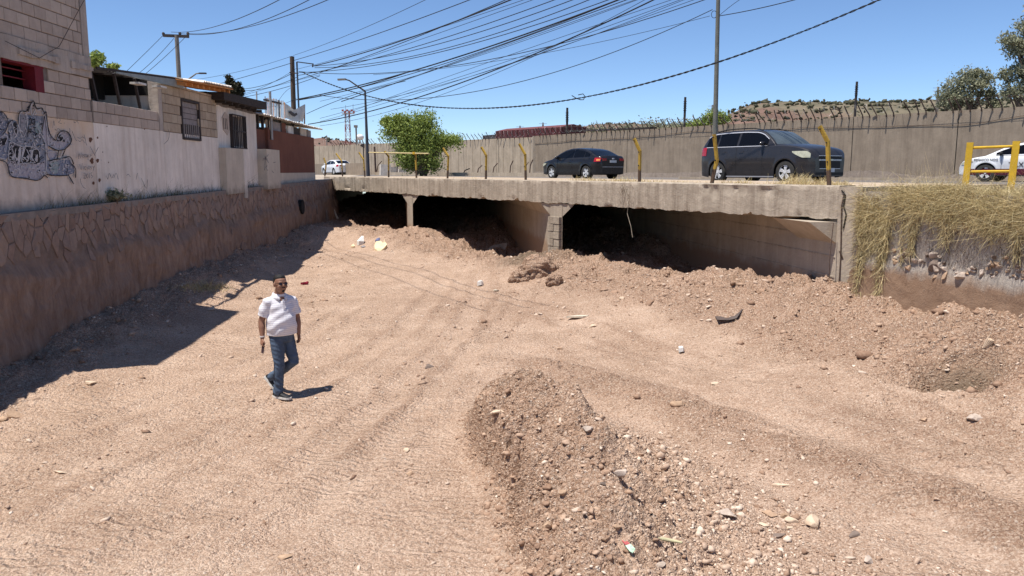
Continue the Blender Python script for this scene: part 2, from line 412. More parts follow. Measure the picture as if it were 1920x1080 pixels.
def terrain(x, y, fine=True):
    z = tps(x, y)
    w_ = x * N.x + y * N.y; s_ = x * U.x + y * U.y
    deb = sstep(9.6, 11.4, w_) * sstep(6.5, 8.5, s_)                       # debris before the bridge
    rb = 1 - sstep(0.3, 3.6, -(x - (8.9 - 0.29 * (y - 3.5))))               # right hand bank
    lb = 1 - sstep(0.3, 1.9, x - (-7.4 - 0.0264 * y))
    rough = np.clip(np.maximum(np.maximum(deb, rb), lb * 0.8), 0, 1)
    # the heap in the foreground
    wx = x + 0.10 * fbm(x * 2.3, y * 2.3, 3, 5); wy = y + 0.1 * fbm(x * 2.3, y * 2.3, 3, 9)
    d, sd_, t = seg_param(wx, wy, MPTS); sd_ = -sd_
    h = np.interp(t, np.arange(len(MH)), MH)
    left = np.clip(-sd_, 0, 9); right = np.clip(sd_, 0, 9)
    wdl = np.interp(t, np.arange(len(MW)), MW) * (1 + 0.12 * fbm(y * 1.3, x * 0.3, 2, 3))
    # left: a lean then an undercut, nearly upright step; right: an even slope of tipped earth
    u = left / np.maximum(wdl, 0.2)
    u = u + 0.16 * fbm(x * 3.1, y * 3.1, 4, 91, 0.6) * np.clip(u * 2, 0, 1)
    pl = np.where(u < 0.66, 1 - 0.30 * (u / 0.66) ** 1.3, np.where(u < 0.84, 0.70 - (u - 0.66) / 0.18 * 0.58, 0.12 - (u - 0.84) * 0.5))
    pr = np.interp(right + 0.05 * fbm(x * 3, y * 3, 3, 45), [0, 0.08, 0.45, 0.85, 1.4], [1, 0.88, 0.36, 0.14, 0.0])
    prof = np.where(sd_ < 0, np.clip(pl, 0, 1), pr)
    mh = h * prof
    mound = np.clip(mh / 0.15, 0, 1)
    z = z + mh
    for ti, ui, dt_, du_, hd_ in PITS: z = z - hd_ * (sd_ < 0) * np.exp(-(((t - ti) / dt_) ** 4 + ((u - ui) / du_) ** 4))
    # berms left by the tracks
    tk = np.zeros(x.shape); tz = np.zeros(x.shape)
    for q_, wd_, a_ in TRACKS:
        dq, sq, tq = seg_param(wx, wy, q_); fade = sstep(0, 0.5, tq) * (1 - sstep(len(q_) - 1.6, len(q_) - 1.02, tq))
        e_ = np.exp(-((np.abs(dq) - wd_) / 0.10) ** 2) * fade; tk = tk + a_ * e_; tz = tz + 0.018 * e_ - 0.014 * np.exp(-(dq / (wd_ * 0.7)) ** 2) * fade
    z = z + tz * (1 + 0.6 * fbm(x * 2.5, y * 2.5, 3, 71))
    d2, _, t2 = seg_param(wx, wy, BERM)
    b1 = np.exp(-(d2 / 0.38) ** 2) * sstep(0, 0.5, t2)
    d3, _, t3 = seg_param(wx, wy, BERM2)
    b2 = np.exp(-(d3 / 0.4) ** 2) * sstep(0, 0.8, t3)
    z = z + b1 * (0.09 + 0.06 * fbm(x * 2, y * 2, 3, 31)) + b2 * 0.07
    # two shallow wheel ruts either side of the berm
    z = z - 0.05 * np.exp(-((d2 - 0.75) / 0.3) ** 2)
    z = z + 0.05 * fbm(x * 0.7, y * 0.7, 4, 1)
    amp = 0.018 + 0.17 * rough + 0.05 * mound + 0.05 * np.clip(b1, 0, 1)
    z = z + amp * fbm(x * 1.9, y * 1.9, 5, 2, 0.6)
    z = z + (0.010 + 0.085 * rough + 0.06 * mound + 0.04 * b1) * fbm(x * 6.5, y * 6.5, 4, 77, 0.65, True)
    z = z + 0.16 * deb * np.clip(fbm(x * 0.9, y * 0.9, 3, 141, 0.5, True), -0.3, 1) + 0.13 * rb * np.clip(fbm(x * 1.1, y * 1.1, 3, 143, 0.5, True), -0.4, 1)
    # gullies running down the slopes
    z = z - 0.10 * deb * np.clip(fbm(s_ * 2.2, w_ * 0.5, 3, 12, 0.5, True) - 0.1, 0, 1)
    # hollow on the right
    hp = at_z(1800, 708, -2.65); z = z - 0.28 * np.exp(-(((x - hp.x) / 0.5) ** 2 + ((y - hp.y) / 0.55) ** 2))
    # comb marks of the tracks on the flat
    flat = np.clip(1 - rough - mound * 1.2 - b1, 0, 1)
    lm = mound * sstep(0.2, 0.5, u) * (sd_ < 0)
    z = z - 0.13 * lm * (0.5 + 0.5 * fbm(y * 4.2 + x * 1.5, x * 1.4, 4, 101, 0.6, True)) + 0.05 * lm * fbm(x * 9, y * 9, 4, 103, 0.65)
    z = z + 0.085 * mound * fbm(x * 4.0 + y, y * 4.0, 5, 105, 0.62, True)
    comb = np.sin((y * 1.0 + x * 0.18 + 0.25 * fbm(x * 0.6, y * 0.6, 3, 8)) * 26) * sstep(-0.1, 0.35, fbm(x * 0.35, y * 0.5, 3, 19))
    z = z + 0.009 * flat * comb
    if fine: z = z + (0.007 + 0.024 * mound + 0.014 * rough) * (fbm(x * 21, y * 21, 3, 55, 0.7))
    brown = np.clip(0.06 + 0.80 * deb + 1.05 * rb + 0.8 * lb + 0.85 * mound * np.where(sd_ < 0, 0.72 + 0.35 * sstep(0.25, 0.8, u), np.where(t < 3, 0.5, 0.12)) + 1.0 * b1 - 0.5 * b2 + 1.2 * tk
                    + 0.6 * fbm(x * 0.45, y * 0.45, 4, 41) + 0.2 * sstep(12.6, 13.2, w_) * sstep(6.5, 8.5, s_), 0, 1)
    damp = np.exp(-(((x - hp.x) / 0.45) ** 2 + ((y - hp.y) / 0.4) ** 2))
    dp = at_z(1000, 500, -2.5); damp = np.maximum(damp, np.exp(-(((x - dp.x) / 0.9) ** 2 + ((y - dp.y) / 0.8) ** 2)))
    return z, brown, damp, rough, mound
ys = [3.0]
while ys[-1] < 60: ys.append(ys[-1] + (0.0165 if 4.9 < ys[-1] < 10.6 else max(0.020, ys[-1] * 0.0045)))
ys = np.array(ys); xs = np.concatenate([np.linspace(-9.3, -1.7, 215, endpoint=False), np.linspace(-1.7, 2.3, 235, endpoint=False), np.linspace(2.3, 9.6, 210)])
GX, GY = np.meshgrid(xs, ys)
GZ, GB, GD, GR, GM = terrain(GX, GY)
nr, nc = GX.shape
idx = np.arange(nr * nc).reshape(nr, nc)
F = np.stack([idx[:-1, :-1], idx[:-1, 1:], idx[1:, 1:], idx[1:, :-1]], -1).reshape(-1, 4)
# nothing is needed behind the walls
cx = GX[:-1, :-1].ravel(); cy = GY[:-1, :-1].ravel()
keep = ~((cy > 38) & (cx > 5)) & ~((cx * N.x + cy * N.y) > 30)
me = mesh_np("channel_ground", np.stack([GX, GY, GZ], -1), F[keep], smooth=True)
for nm, arr in (("brown", GB), ("damp", GD)):
    a = me.attributes.new(nm, 'FLOAT', 'POINT'); a.data.foreach_set('value', arr.ravel().astype(np.float32))
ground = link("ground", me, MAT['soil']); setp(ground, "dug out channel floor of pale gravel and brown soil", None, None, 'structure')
def ground_z(x, y):
    c = float(np.interp(x, xs, np.arange(nc))); c = min(max(c, 0), nc - 1.001); i = int(c); fx = c - i
    j = int(np.searchsorted(ys, y)) - 1; j = min(max(j, 0), nr - 2); fy = (y - ys[j]) / (ys[j+1] - ys[j]); fy = min(max(fy, 0), 1)
    return float((GZ[j, i] * (1-fx) + GZ[j, i+1] * fx) * (1-fy) + (GZ[j+1, i] * (1-fx) + GZ[j+1, i+1] * fx) * fy)
def hit_ground(px, py):
    d = ray(px, py); t = 2.0
    while t < 60:
        p = d * t
        if p.z < ground_z(p.x, p.y): break
        t += 0.03
    p = d * t; return Vector((p.x, p.y, ground_z(p.x, p.y)))

# apron so the floor goes on past the frame
mb = MB(); mb.add([(-9.3, -30, -3.2), (11, -30, -3.2), (11, 3.05, -3.2), (-9.3, 3.05, -3.2)], [(0, 1, 2, 3)])
setp(mb.build("ground", MAT['soil']), "channel floor running on behind the viewer", None, None, 'structure')

# ---- loose stones (uncountable): deformed icosahedra joined
def ico():
    t = (1 + 5 ** 0.5) / 2
    v = np.array([(-1,t,0),(1,t,0),(-1,-t,0),(1,-t,0),(0,-1,t),(0,1,t),(0,-1,-t),(0,1,-t),(t,0,-1),(t,0,1),(-t,0,-1),(-t,0,1)], float)
    v /= np.linalg.norm(v[0])
    f = np.array([(0,11,5),(0,5,1),(0,1,7),(0,7,10),(0,10,11),(1,5,9),(5,11,4),(11,10,2),(10,7,6),(7,1,8),(3,9,4),(3,4,2),(3,2,6),(3,6,8),(3,8,9),(4,9,5),(2,4,11),(6,2,10),(8,6,7),(9,8,1)])
    return v, f
IV, IF = ico()
OV = np.array([(1,0,0),(-1,0,0),(0,1,0),(0,-1,0),(0,0,1),(0,0,-1)], float)
OF = np.array([(0,2,4),(2,1,4),(1,3,4),(3,0,4),(2,0,5),(1,2,5),(3,1,5),(0,3,5)])
rng = np.random.default_rng(11)
def scatter_mesh(P, S, V0, F0, flat=0.6):
    n = len(P)
    V = V0[None] * (1 + rng.uniform(-0.5, 0.45, (n, len(V0), 1)))
    V = V * np.stack([rng.uniform(0.8, 1.6, n), rng.uniform(0.5, 1.1, n), rng.uniform(0.3, 0.75, n) * flat / 0.6], -1)[:, None]
    a = rng.uniform(0, 6.283, n); b = rng.uniform(-0.5, 0.5, n)
    ca, sa, cb, sb = np.cos(a)[:, None], np.sin(a)[:, None], np.cos(b)[:, None], np.sin(b)[:, None]
    x, y, z = V[..., 0], V[..., 1], V[..., 2]
    x, z = x * cb + z * sb, -x * sb + z * cb
    x, y = x * ca - y * sa, x * sa + y * ca
    V = np.stack([x, y, z], -1) * S[:, None, None] + P[:, None]
    F = (F0[None] + (np.arange(n) * len(V0))[:, None, None]).reshape(-1, 3)
    return V.reshape(-1, 3), F
gi = lambda P: np.array([ground_z(x, y) for x, y in P])
def sample(n, fn):
    out = []
    while len(out) < n:
        m = n * 3
        y = 4.6 * (40 / 4.6) ** rng.uniform(0, 1, m) ** 1.25
        x = rng.uniform(-8.2, 8.6, m)
        ok = np.abs(x) < 0.72 * y + 0.6
        x, y = x[ok], y[ok]
        p = fn(x, y); k = rng.uniform(0, 1, len(x)) < p
        out += list(zip(x[k], y[k]))
    return np.array(out[:n])
def dens(x, y):
    j = np.clip(np.searchsorted(ys, y) - 1, 0, nr - 1); i = np.clip(np.searchsorted(xs, x) - 1, 0, nc - 1)
    r = GR[j, i]; m = GM[j, i]
    d, sdd, t = seg_param(x, y, MPTS); sdd = -sdd
    toe = np.exp(-((sdd - 1.2) / 0.9) ** 2) * (t > 2)
    patch = sstep(0.0, 0.5, fbm(x * 0.9, y * 0.9, 3, 88))
    return np.clip(0.05 + 0.42 * r + 0.08 * m + 0.7 * toe + 0.20 * patch, 0, 1)
P = sample(27000, dens); S = np.clip(0.0055 * rng.pareto(2.2, len(P)) + 0.008, 0, 0.045) * np.clip(P[:, 1] / 11, 0.75, 1.35)
V, F3 = scatter_mesh(np.c_[P, gi(P) + S * 0.15], S, IV, IF)
g = link("gravel", mesh_np("gravel", V, F3), MAT['pebble']); setp(g, "loose pebbles and stone chips strewn over the channel floor", None, None, 'stuff')
P = sample(26000, lambda x, y: np.clip(dens(x, y) - 0.05, 0, 1)); S = np.clip(0.007 * rng.pareto(2.2, len(P)) + 0.008, 0, 0.06) * np.clip(P[:, 1] / 11, 0.75, 1.3)
V, F3 = scatter_mesh(np.c_[P, gi(P) + S * 0.1], S, OV, OF, 0.8)
g = link("soil_clods", mesh_np("soil_clods", V, F3), MAT['clod']); setp(g, "brown crumbs of broken soil on the slopes and heaps", None, None, 'stuff')

# chunky clods and broken earth standing proud of the slopes, and the stone spill right of the heap
CV, CF = None, None
bm_ = bmesh.new(); bmesh.ops.create_icosphere(bm_, subdivisions=2, radius=1); CV = np.array([tuple(v.co) for v in bm_.verts]); CF = np.array([[v.index for v in f.verts] for f in bm_.faces]); bm_.free()
def chunk_scatter(P, S, V0, F0):
    n = len(P); V = np.repeat(V0[None], n, 0)
    for k in range(7):
        d = rng.normal(size=(n, 1, 3)); d /= np.linalg.norm(d, axis=2, keepdims=True); lim = rng.uniform(0.35, 0.75, (n, 1)); dd = (V * d).sum(2); ex = np.clip(dd - lim, 0, None); V = V - d * ex[..., None]
    V = V * np.stack([rng.uniform(0.7, 1.3, n), rng.uniform(0.7, 1.3, n), rng.uniform(0.5, 1.0, n)], -1)[:, None] * S[:, None, None] + P[:, None]
    return V.reshape(-1, 3), (F0[None] + (np.arange(n) * len(V0))[:, None, None]).reshape(-1, 3)
def dens_left(x, y):
    d, sdd, t = seg_param(x, y, MPTS); wd_ = np.interp(t, np.arange(len(MW)), MW); u = sdd / wd_
    return (t > 0.4) * np.clip(1.2 * np.exp(-((u - 0.68) / 0.22) ** 2) + 0.30 * ((u > 0) & (u < 1)), 0, 1)
P = sample(1300, dens_left); S = np.clip(0.010 * rng.pareto(2.2, len(P)) + 0.012, 0, 0.045)
V1, F1_ = chunk_scatter(np.c_[P, gi(P) - S * 0.1], S, CV, CF)
def dens_rough(x, y):
    j = np.clip(np.searchsorted(ys, y) - 1, 0, nr - 1); i = np.clip(np.searchsorted(xs, x) - 1, 0, nc - 1); return np.clip(GR[j, i] ** 1.5, 0, 1) * sstep(-0.1, 0.5, fbm(x * 0.8, y * 0.8, 3, 61))
P = sample(1900, dens_rough); S = np.clip(0.022 * rng.pareto(2.4, len(P)) + 0.022, 0, 0.13)
V2, F2_ = chunk_scatter(np.c_[P, gi(P) - S * 0.15], S, CV, CF)
g = link("soil_clods", mesh_np("soil_clods", np.concatenate([V1, V2]), np.concatenate([F1_, F2_ + len(V1)])), MAT['clod']); setp(g, "broken chunks of brown earth on the heap and the debris slopes", None, None, 'stuff')
def dens_spill(x, y):
    d, sdd, t = seg_param(x, y, MPTS); return (t > 2.2) * (np.exp(-((-sdd - 0.9) / 0.75) ** 2) * (-sdd > 0.1) + 0.12 * (sdd > 0) * (sdd < 0.7))
P = sample(2600, dens_spill); S = np.clip(0.010 * rng.pareto(2.6, len(P)) + 0.013, 0, 0.05)
V1, F1_ = chunk_scatter(np.c_[P, gi(P) + S * 0.1], S, IV, IF)
g = link("gravel", mesh_np("gravel", V1, F1_), MAT['pebble']); setp(g, "coarse pale stones spilled down the right side of the heap", None, None, 'stuff')

# ---- rocks one can tell apart
def rock_mesh(r, seed, flat=0.6, elong=1.2):
    bm = bmesh.new(); bmesh.ops.create_icosphere(bm, subdivisions=3, radius=1)
    rr = random.Random(seed); pl = [(Vector((rr.gauss(0, 1), rr.gauss(0, 1), rr.gauss(0, 1))).normalized(), rr.uniform(0.35, 0.72)) for _ in range(12)]
    for v in bm.verts:
        for n_, d in pl:
            k = v.co.dot(n_)
            if k > d: v.co -= n_ * (k - d)
        v.co *= 1 + rr.uniform(-0.02, 0.02)
        v.co = Vector((v.co.x * elong, v.co.y, v.co.z * flat)) * r
    me = bpy.data.meshes.new("rock"); bm.to_mesh(me); bm.free(); me.shade_smooth(); me.set_sharp_from_angle(angle=R(22)); return me
def rock(px, py, wpx, mat_, label, flat=0.6, elong=1.25, name="rock", cat="rock", group=None):
    p = hit_ground(px, py); r = wpx / 1517 * p.y / 2 / elong * 1.15
    me = rock_mesh(r, px * 7 + py, flat, elong)
    o = bpy.data.objects.new(name, me); COL.objects.link(o); me.materials.append(mat_)
    o.location = p + Vector((0, 0, r * flat * 0.35)); o.rotation_euler = (random.uniform(-.15, .15), random.uniform(-.15, .15), random.uniform(-.6, .6))
    return setp(o, label, cat, group)
rock(1160, 893, 40, MAT['rock_grey'], "largest grey boulder at the right foot of the foreground heap", 0.75)
rock(1362, 968, 46, MAT['rock_grey'], "pale angular rock left of the small stone cluster, lower right", 0.6)
rock(1442, 968, 30, MAT['rock_tan'], "brown rock at the back of the stone cluster, lower right", 0.6)
rock(1470, 970, 22, MAT['rock_tan'], "small round brown rock just right of the cluster's back rock", 0.7)
rock(1484, 980, 26, MAT['rock_pale'], "tan block in the middle of the stone cluster, lower right", 0.6)
rock(1462, 1008, 26, MAT['rock_dark'], "dark pointed stone in front of the stone cluster", 0.6)
rock(1478, 994, 20, MAT['rock_pale'], "small light stone between the dark stone and the tan block", 0.6)
rock(1430, 985, 24, MAT['rock_pale'], "flat cream stone at the left end of the stone cluster", 0.4)
rock(1528, 985, 36, MAT['rock_pale'], "big pale triangular slab leaning at the right end of the stone cluster", 0.8, 1.0)
rock(1602, 1006, 26, MAT['rock_dark'], "small dark wedge of rock alone on the pale gravel, lower right", 0.5)
rock(1628, 1055, 24, MAT['rock_grey'], "grey upright stone near the bottom edge, right of the wrapper", 0.8, 1.0)
rock(1460, 912, 40, MAT['rock_pale'], "flat pale oval stone lying alone between the berm and the cluster", 0.3, 1.8)
rock(1272, 760, 30, MAT['rock_tan'], "tan rock with a dark face beside the top of the brown berm", 0.6)
rock(1828, 788, 32, MAT['rock_grey'], "grey rock at the foot of the right bank, far right", 0.5)
rock(1732, 790, 20, MAT['rock_tan'], "small brown rock left of the grey rock by the right bank")
rock(772, 890, 18, MAT['rock_tan'], "small squarish rock in the gravel left of the heap")
rock(806, 689, 22, MAT['rock_dark'], "dark rock on open gravel behind the heap, right of the man", 0.55)
rock(762, 846, 22, MAT['rock_pale'], "light flat stone upslope of the squarish rock left of the heap", 0.5)
rock(112, 888, 38, MAT['rock_pale'], "long flat whitish stone on the left floor", 0.28, 2.0)
rock(168, 722, 26, MAT['rock_pale'], "pale flat stone just outside the left shadow", 0.4)
rock(534, 1048, 26, MAT['rock_tan'], "brown stone at the bottom edge left of the heap", 0.5)
rock(24, 782, 36, MAT['rock_tan'], "lump of brown rubble at the left edge", 0.6)
rock(8, 790, 24, MAT['rock_tan'], "smaller lump touching the left picture edge", 0.6)
rock(1157, 996, 26, MAT['rock_tan'], "brown rock above the green and red wrapper", 0.7)
rock(1028, 990, 30, MAT['rock_tan'], "tan rock stuck in the lower right flank of the heap", 0.7)
rock(1236, 1064, 26, MAT['rock_grey'], "grey rock at the bottom edge right of the wrapper", 0.6)
rock(1055, 928, 22, MAT['rock_tan'], "brown rock halfway up the right flank of the heap", 0.7)
rock(1130, 908, 16, MAT['rock_dark'], "small dark rock left of the largest boulder", 0.7)
rock(932, 780, 30, MAT['rock_pale'], "pale flat rock set in the lit face of the heap", 0.4)
rock(1100, 808, 22, MAT['rock_grey'], "grey rock on the crest of the heap near its far end", 0.7)
rock(1135, 1016, 20, MAT['rock_tan'], "small tan rock left of the wrapper", 0.6)
rock(1340, 720, 22, MAT['rock_pale'], "pale stone on the far side of the brown berm", 0.4)
rock(1628, 665, 18, MAT['rock_pale'], "cream stone halfway up the right bank", 0.5)
rock(1166, 561, 16, MAT['rock_pale'], "cream stone on the debris toe under the middle pier", 0.5)
rock(395, 581, 22, MAT['rock_grey'], "white-grey stone lying in the tip of the left shadow", 0.5)
rock(1112, 612, 16, MAT['rock_pale'], "small light stone near the white plank")
rock(1050, 655, 14, MAT['rock_tan'], "small stone in mid floor behind the berm")
rock(1500, 1012, 14, MAT['rock_tan'], "little brown stone under the leaning slab")

# ================================================================== street level ground
mb = MB()
mb.add([(-8.9, 38, -0.45), wl(36, -0.45, -0.3), wl(-25, -0.72, -0.3), (-400, -25, -0.7), (-400, 500, -0.5), (-146, 262, -0.45)], [(0, 5, 4, 3, 2, 1)])
setp(mb.build("ground", MAT['bank']), "bare bank behind the left houses", None, None, 'structure')
P0 = Vector((5.95, 13.9, 0)); P1 = Vector((6.95, 10.6, 0)); P2 = Vector((8.75, 4, 0)); P3 = Vector((9.6, -25, 0))
WING = [P0, P1, P2, P3]
mb = MB()
pr = [sw(8.74, W0 + 0.4, 0)] + [p + Vector((0.45, 0.15, 0)) for p in WING] + [Vector((400, -25, 0)), sw(-500, W0 + 0.4, 0)]
mb.add([(p.x, p.y, -0.40 if k not in (0, 1) else -0.36) for k, p in enumerate(pr)], [tuple(range(len(pr)))])
setp(mb.build("ground", MAT['bank']), "grassed bank right of the bridge", None, None, 'structure')
mb = MB(); mb.add([sw(-900, W0 + 0.3, -0.425), sw(1500, W0 + 0.3, -0.425), sw(1500, 2600, -0.425), sw(-900, 2600, -0.425)], [(0, 1, 2, 3)])
setp(mb.build("ground", MAT['bank']), "flat land at street level beyond the bridge", None, None, 'structure')
# road sheet and dusty shoulder
mb = MB(); mb.add([sw(-120, W0 + 5.0, -0.405), sw(190, W0 + 5.0, -0.405), sw(190, 60, -0.405), sw(-120, 60, -0.405)], [(0, 1, 2, 3)])
setp(mb.build("road", MAT['asphalt']), "dusty asphalt road crossing the bridge", None, None, 'structure')
mb = MB(); mb.box(sw(23, W0 + 2.7, -0.34), U * 14.3, N * 2.2, (0, 0, 0.065))
setp(mb.build("pavement", MAT['dust']), "dusty verge between the bridge edge and the road", None, None, 'structure')

# ================================================================== bridge
bridge = thing("bridge", "low concrete road bridge with three openings spanning the dug channel", "bridge", sw(22.8, W0, -3.0))
S0, S1 = 9.05, 36.9
ns = 620; rows = []
for i in range(ns + 1):
    s = S0 + (S1 - S0) * i / ns
    top = -0.262 + 0.006 * nz(s, 0, 1.5, 2); bot = -0.86
    rag = 0.035 * nz(s, 3, 1.2, 4) + 0.03 * nz(s, 9, 7, 5) + 0.05 * max(0, nz(s, 1, 2.4, 14) - 0.25) * 3 * (1 if nz(s, 7, 0.5, 6) > -0.1 else 0)
    chip = 0.10 * max(0, nz(s, 5, 3.5, 21) - 0.35)
    ring = [sw(s, W0 + 0.45, top)]
    ring.append(sw(s, W0 + 0.02 + 0.01 * nz(s, 2, 5, 3), top))
    zs = [top - 0.02, -0.36, -0.46, -0.56, -0.66, -0.75, bot + rag + 0.05, bot + rag]
    for k, z in enumerate(zs):
        spall = 0.0
        if 10.2 < s < 12.6 and k in (1, 2): spall = 0.06 * max(0, nz(s, k, 4, 8) + 0.1)
        if nz(s, k * 0.7, 1.1, 33) > 0.55 and k > 4: spall = 0.03
        ring.append(sw(s, W0 + 0.008 * nz(s, z * 6, 3, 7) + spall + chip * (k > 5), z))
    ring.append(sw(s, W0 + 0.45, bot + rag)); rows.append(ring)
m_ = len(rows[0]); V = np.array([[tuple(p) for p in r] for r in rows]).reshape(-1, 3)
ii = np.arange((ns + 1) * m_).reshape(ns + 1, m_)
Fq = np.concatenate([np.stack([ii[:-1, k], ii[1:, k], ii[1:, (k + 1) % m_], ii[:-1, (k + 1) % m_]], -1) for k in range(m_)])
me = mesh_np("edge_beam", V, Fq[:, ::-1], smooth=True); me.set_sharp_from_angle(angle=R(40)); link("edge_beam", me, MAT['concrete'], bridge)
mb = MB(); mb.box(sw(22.9, W0 + 0.45 + 9, -0.645), U * 14.0, N * 9, (0, 0, 0.205)); mb.box(sw(50, W0 + 0.45 + 9, -0.65), U * 13.3, N * 9, (0, 0, 0.2)); mb.build("deck_slab", MAT['abut'], bridge)
CAN = Vector((-0.139, 0.990, 0))        # run of the culverts
LAT = Vector((0.990, 0.139, 0))
def pier(s, wd, block):
    c = sw(s, W0 + 0.03, 0); z0, z1 = -3.4, -0.862
    mb = MB(); a = U * wd / 2 * 1.12
    f = [c - a, c + a, c + a + CAN * 26, c - a + CAN * 26]
    mb.prism([(p.x, p.y) for p in f], z0, z1)
    o = mb.build("pier", MAT['abut'], bridge)
    for sg in (-1, 1):
        mb = MB(); b0 = c + U * sg * wd / 2 * 1.05
        b1 = b0 + U * sg * 0.55
        q = [b0 + Vector((0, 0, -0.87)), b1 + Vector((0, 0, -0.87)), b0 + Vector((0, 0, -1.22))]
        mb.slab([p + N * 0.01 for p in q], CAN * 25); mb.build("haunch", MAT['abut'], bridge)
    return c
pier(27.3, 0.42, False)
c2 = pier(17.8, 0.5, True)
# the middle pier's end is laid in exposed blocks
for r_ in range(6):
    for k in range(2):
        mb = MB(); zc = -1.32 - 0.20 * r_
        if zc < -2.3: break
        mb.box(sw(17.8 + (k - 0.5) * 0.27, W0 - 0.01 + 0.01 * ((r_ + k) % 2), zc), U * 0.128, N * 0.06, (0, 0, 0.093))
        mb.build("pier_block", MAT['concrete'], bridge)
# right abutment: face and interior wall
mb = MB(); c = sw(9.05, W0 + 0.03, 0)
f = [c + LAT * 0.0, c + LAT * 0.75, c + LAT * 0.75 + CAN * 17, c + CAN * 17]
mb.prism([(p.x, p.y) for p in f], -3.4, -0.87); ab = mb.build("abutment", MAT['abut'], bridge)
for k, z in enumerate((-1.18, -1.52, -1.88)):         # board marks on the inner wall
    mb = MB(); mb.box(c + CAN * 8 - LAT * 0.004 + Vector((0, 0, z)), CAN * 8, LAT * 0.008, (0, 0, 0.012)); mb.build("board_mark", MAT['steel'] if k == 5 else MAT['concrete'], bridge)
mb = MB(); mb.slab([c + CAN * 0.02 + Vector((0, 0, -0.9)), c - LAT * 0.5 + CAN * 0.1 + Vector((0, 0, -0.9)), c + CAN * 0.02 + Vector((0, 0, -1.28))], CAN * 1.4); mb.build("haunch", MAT['abut'], bridge)
# left abutment
mb = MB(); c = sw(36.9, W0 + 0.02, 0); f = [c, c - Vector((2.5, 0, 0)), c - Vector((4.5, 0, 0)) + CAN * 17, c - Vector((4.5, 0, 0)) + CAN * 40, c + CAN * 40]
mb.prism([(p.x, p.y) for p in f], -3.4, -0.40); mb.build("abutment", MAT['abut'], bridge)
# wall added to close the culverts' far ends and keep them dark
mb = MB(); mb.box(sw(30, 30.2, -1.9), U * 40, N * 0.2, (0, 0, 1.46)); setp(mb.build("ground", MAT['soil']), "earth filling the far end of the culverts", None, None, 'structure')
mb = MB(); mb.box(sw(8.80, W0 + 0.24, -1.85), U * 0.235, N * 0.26, (0, 0, 1.575)); mb.build('abutment_head', MAT['abut'], bridge)
mb = MB(); q_ = [sw(8.98, W0 - 0.03, -0.34), sw(8.9, W0 - 0.03, -0.42), sw(8.92, W0 - 0.03, -0.62), sw(8.86, W0 - 0.03, -0.75), sw(8.9, W0 - 0.03, -1.0)]; mb.tube(q_, 0.014, 4); mb.build('crack', MAT['dark'], bridge)
# rebar sticking out of the beam end and the abutment
mb = MB()
e = sw(9.0, W0 - 0.02, 0)
mb.tube([e + Vector((0.05, -0.05, -0.30)), e + Vector((0.0, -0.06, -0.6)), e + Vector((0.03, -0.08, -1.5)), e + Vector((0.02, -0.1, -2.0))], 0.012, 5)
mb.tube([e + Vector((-0.12, -0.05, -0.9)), e + Vector((-0.17, -0.1, -1.5)), e + Vector((-0.15, -0.12, -2.2))], 0.008, 5)
mb.tube([e + Vector((0.0, -0.09, -1.4)), e + Vector((0.16, -0.12, -1.72))], 0.012, 5)
mb.build("reinforcing_bar", MAT['steel'], bridge)

# ================================================================== right wing wall
ww = thing("retaining_wall", "grey plastered bank wall with exposed cobbles under hanging dry grass", "retaining wall", P1 + Vector((0, 0, -2.2)))
pts = []
for i in range(3):
    a, b = WING[i], WING[i + 1]; n_ = [60, 110, 40][i]
    for k in range(n_): pts.append(a.lerp(b, k / n_))
pts.append(P3)
nzr = 46; V = []
for i, p in enumerate(pts):
    q = pts[min(i + 1, len(pts) - 1)] - pts[max(i - 1, 0)]; nn = Vector((-q.y, q.x, 0)).normalized()
    if nn.x > 0: nn = -nn
    L = i * 0.05
    for k in range(nzr):
        z = -0.34 - 2.5 * k / (nzr - 1)
        bul = 0.05 * nz(p.x + p.y, z, 1.2, 3) + 0.015 * nz(p.x + p.y * 2, z * 2, 6, 4)
        st = 0.035 * float(sstep(-1.40, -1.56, z + 0.05 * nz(p.x, p.y, 2, 2))) + 0.10 * max(0, -z - 1.5)
        V.append(p + nn * (bul + st) + Vector((0, 0, z)))
ii = np.arange(len(V)).reshape(len(pts), nzr)
Fq = np.stack([ii[:-1, :-1], ii[1:, :-1], ii[1:, 1:], ii[:-1, 1:]], -1).reshape(-1, 4)
me = mesh_np("wall_face", np.array([tuple(v) for v in V]), Fq[:, ::-1], smooth=True); link("wall_face", me, MAT['wing'], ww)
# cobbles showing where the plaster has fallen
def on_wing(px, py):
    d = ray(px, py); best = None
    for i in range(3):
        a, b = WING[i], WING[i + 1]; q = b - a; nn = Vector((q.y, -q.x, 0)).normalized()
        den = d.dot(nn)
        if abs(den) < 1e-6: continue
        t = a.dot(nn) / den; p = d * t; k = (p - a).dot(q) / q.length_squared
        if -0.02 <= k <= 1.0 and t > 0: return p
    return None
cob = []
for (cx_, cy_, rx, ry, n_, sz) in ((1738, 492, 40, 16, 16, 13), (1890, 520, 38, 38, 60, 8), (1700, 478, 22, 14, 12, 9), (1800, 505, 45, 8, 8, 10), (1640, 520, 14, 30, 8, 8), (1840, 540, 16, 10, 6, 6)):
    for k in range(n_):
        cob.append((cx_ + random.uniform(-rx, rx), cy_ + random.uniform(-ry, ry) * (1 if cx_ != 1890 else 1), sz * random.uniform(0.6, 1.35)))
cob += [(1756, 496, 24), (1776, 518, 17), (1805, 518, 22), (1760, 518, 15), (1845, 512, 14), (1700, 480, 14)]
mdark = MAT['rock_dark']
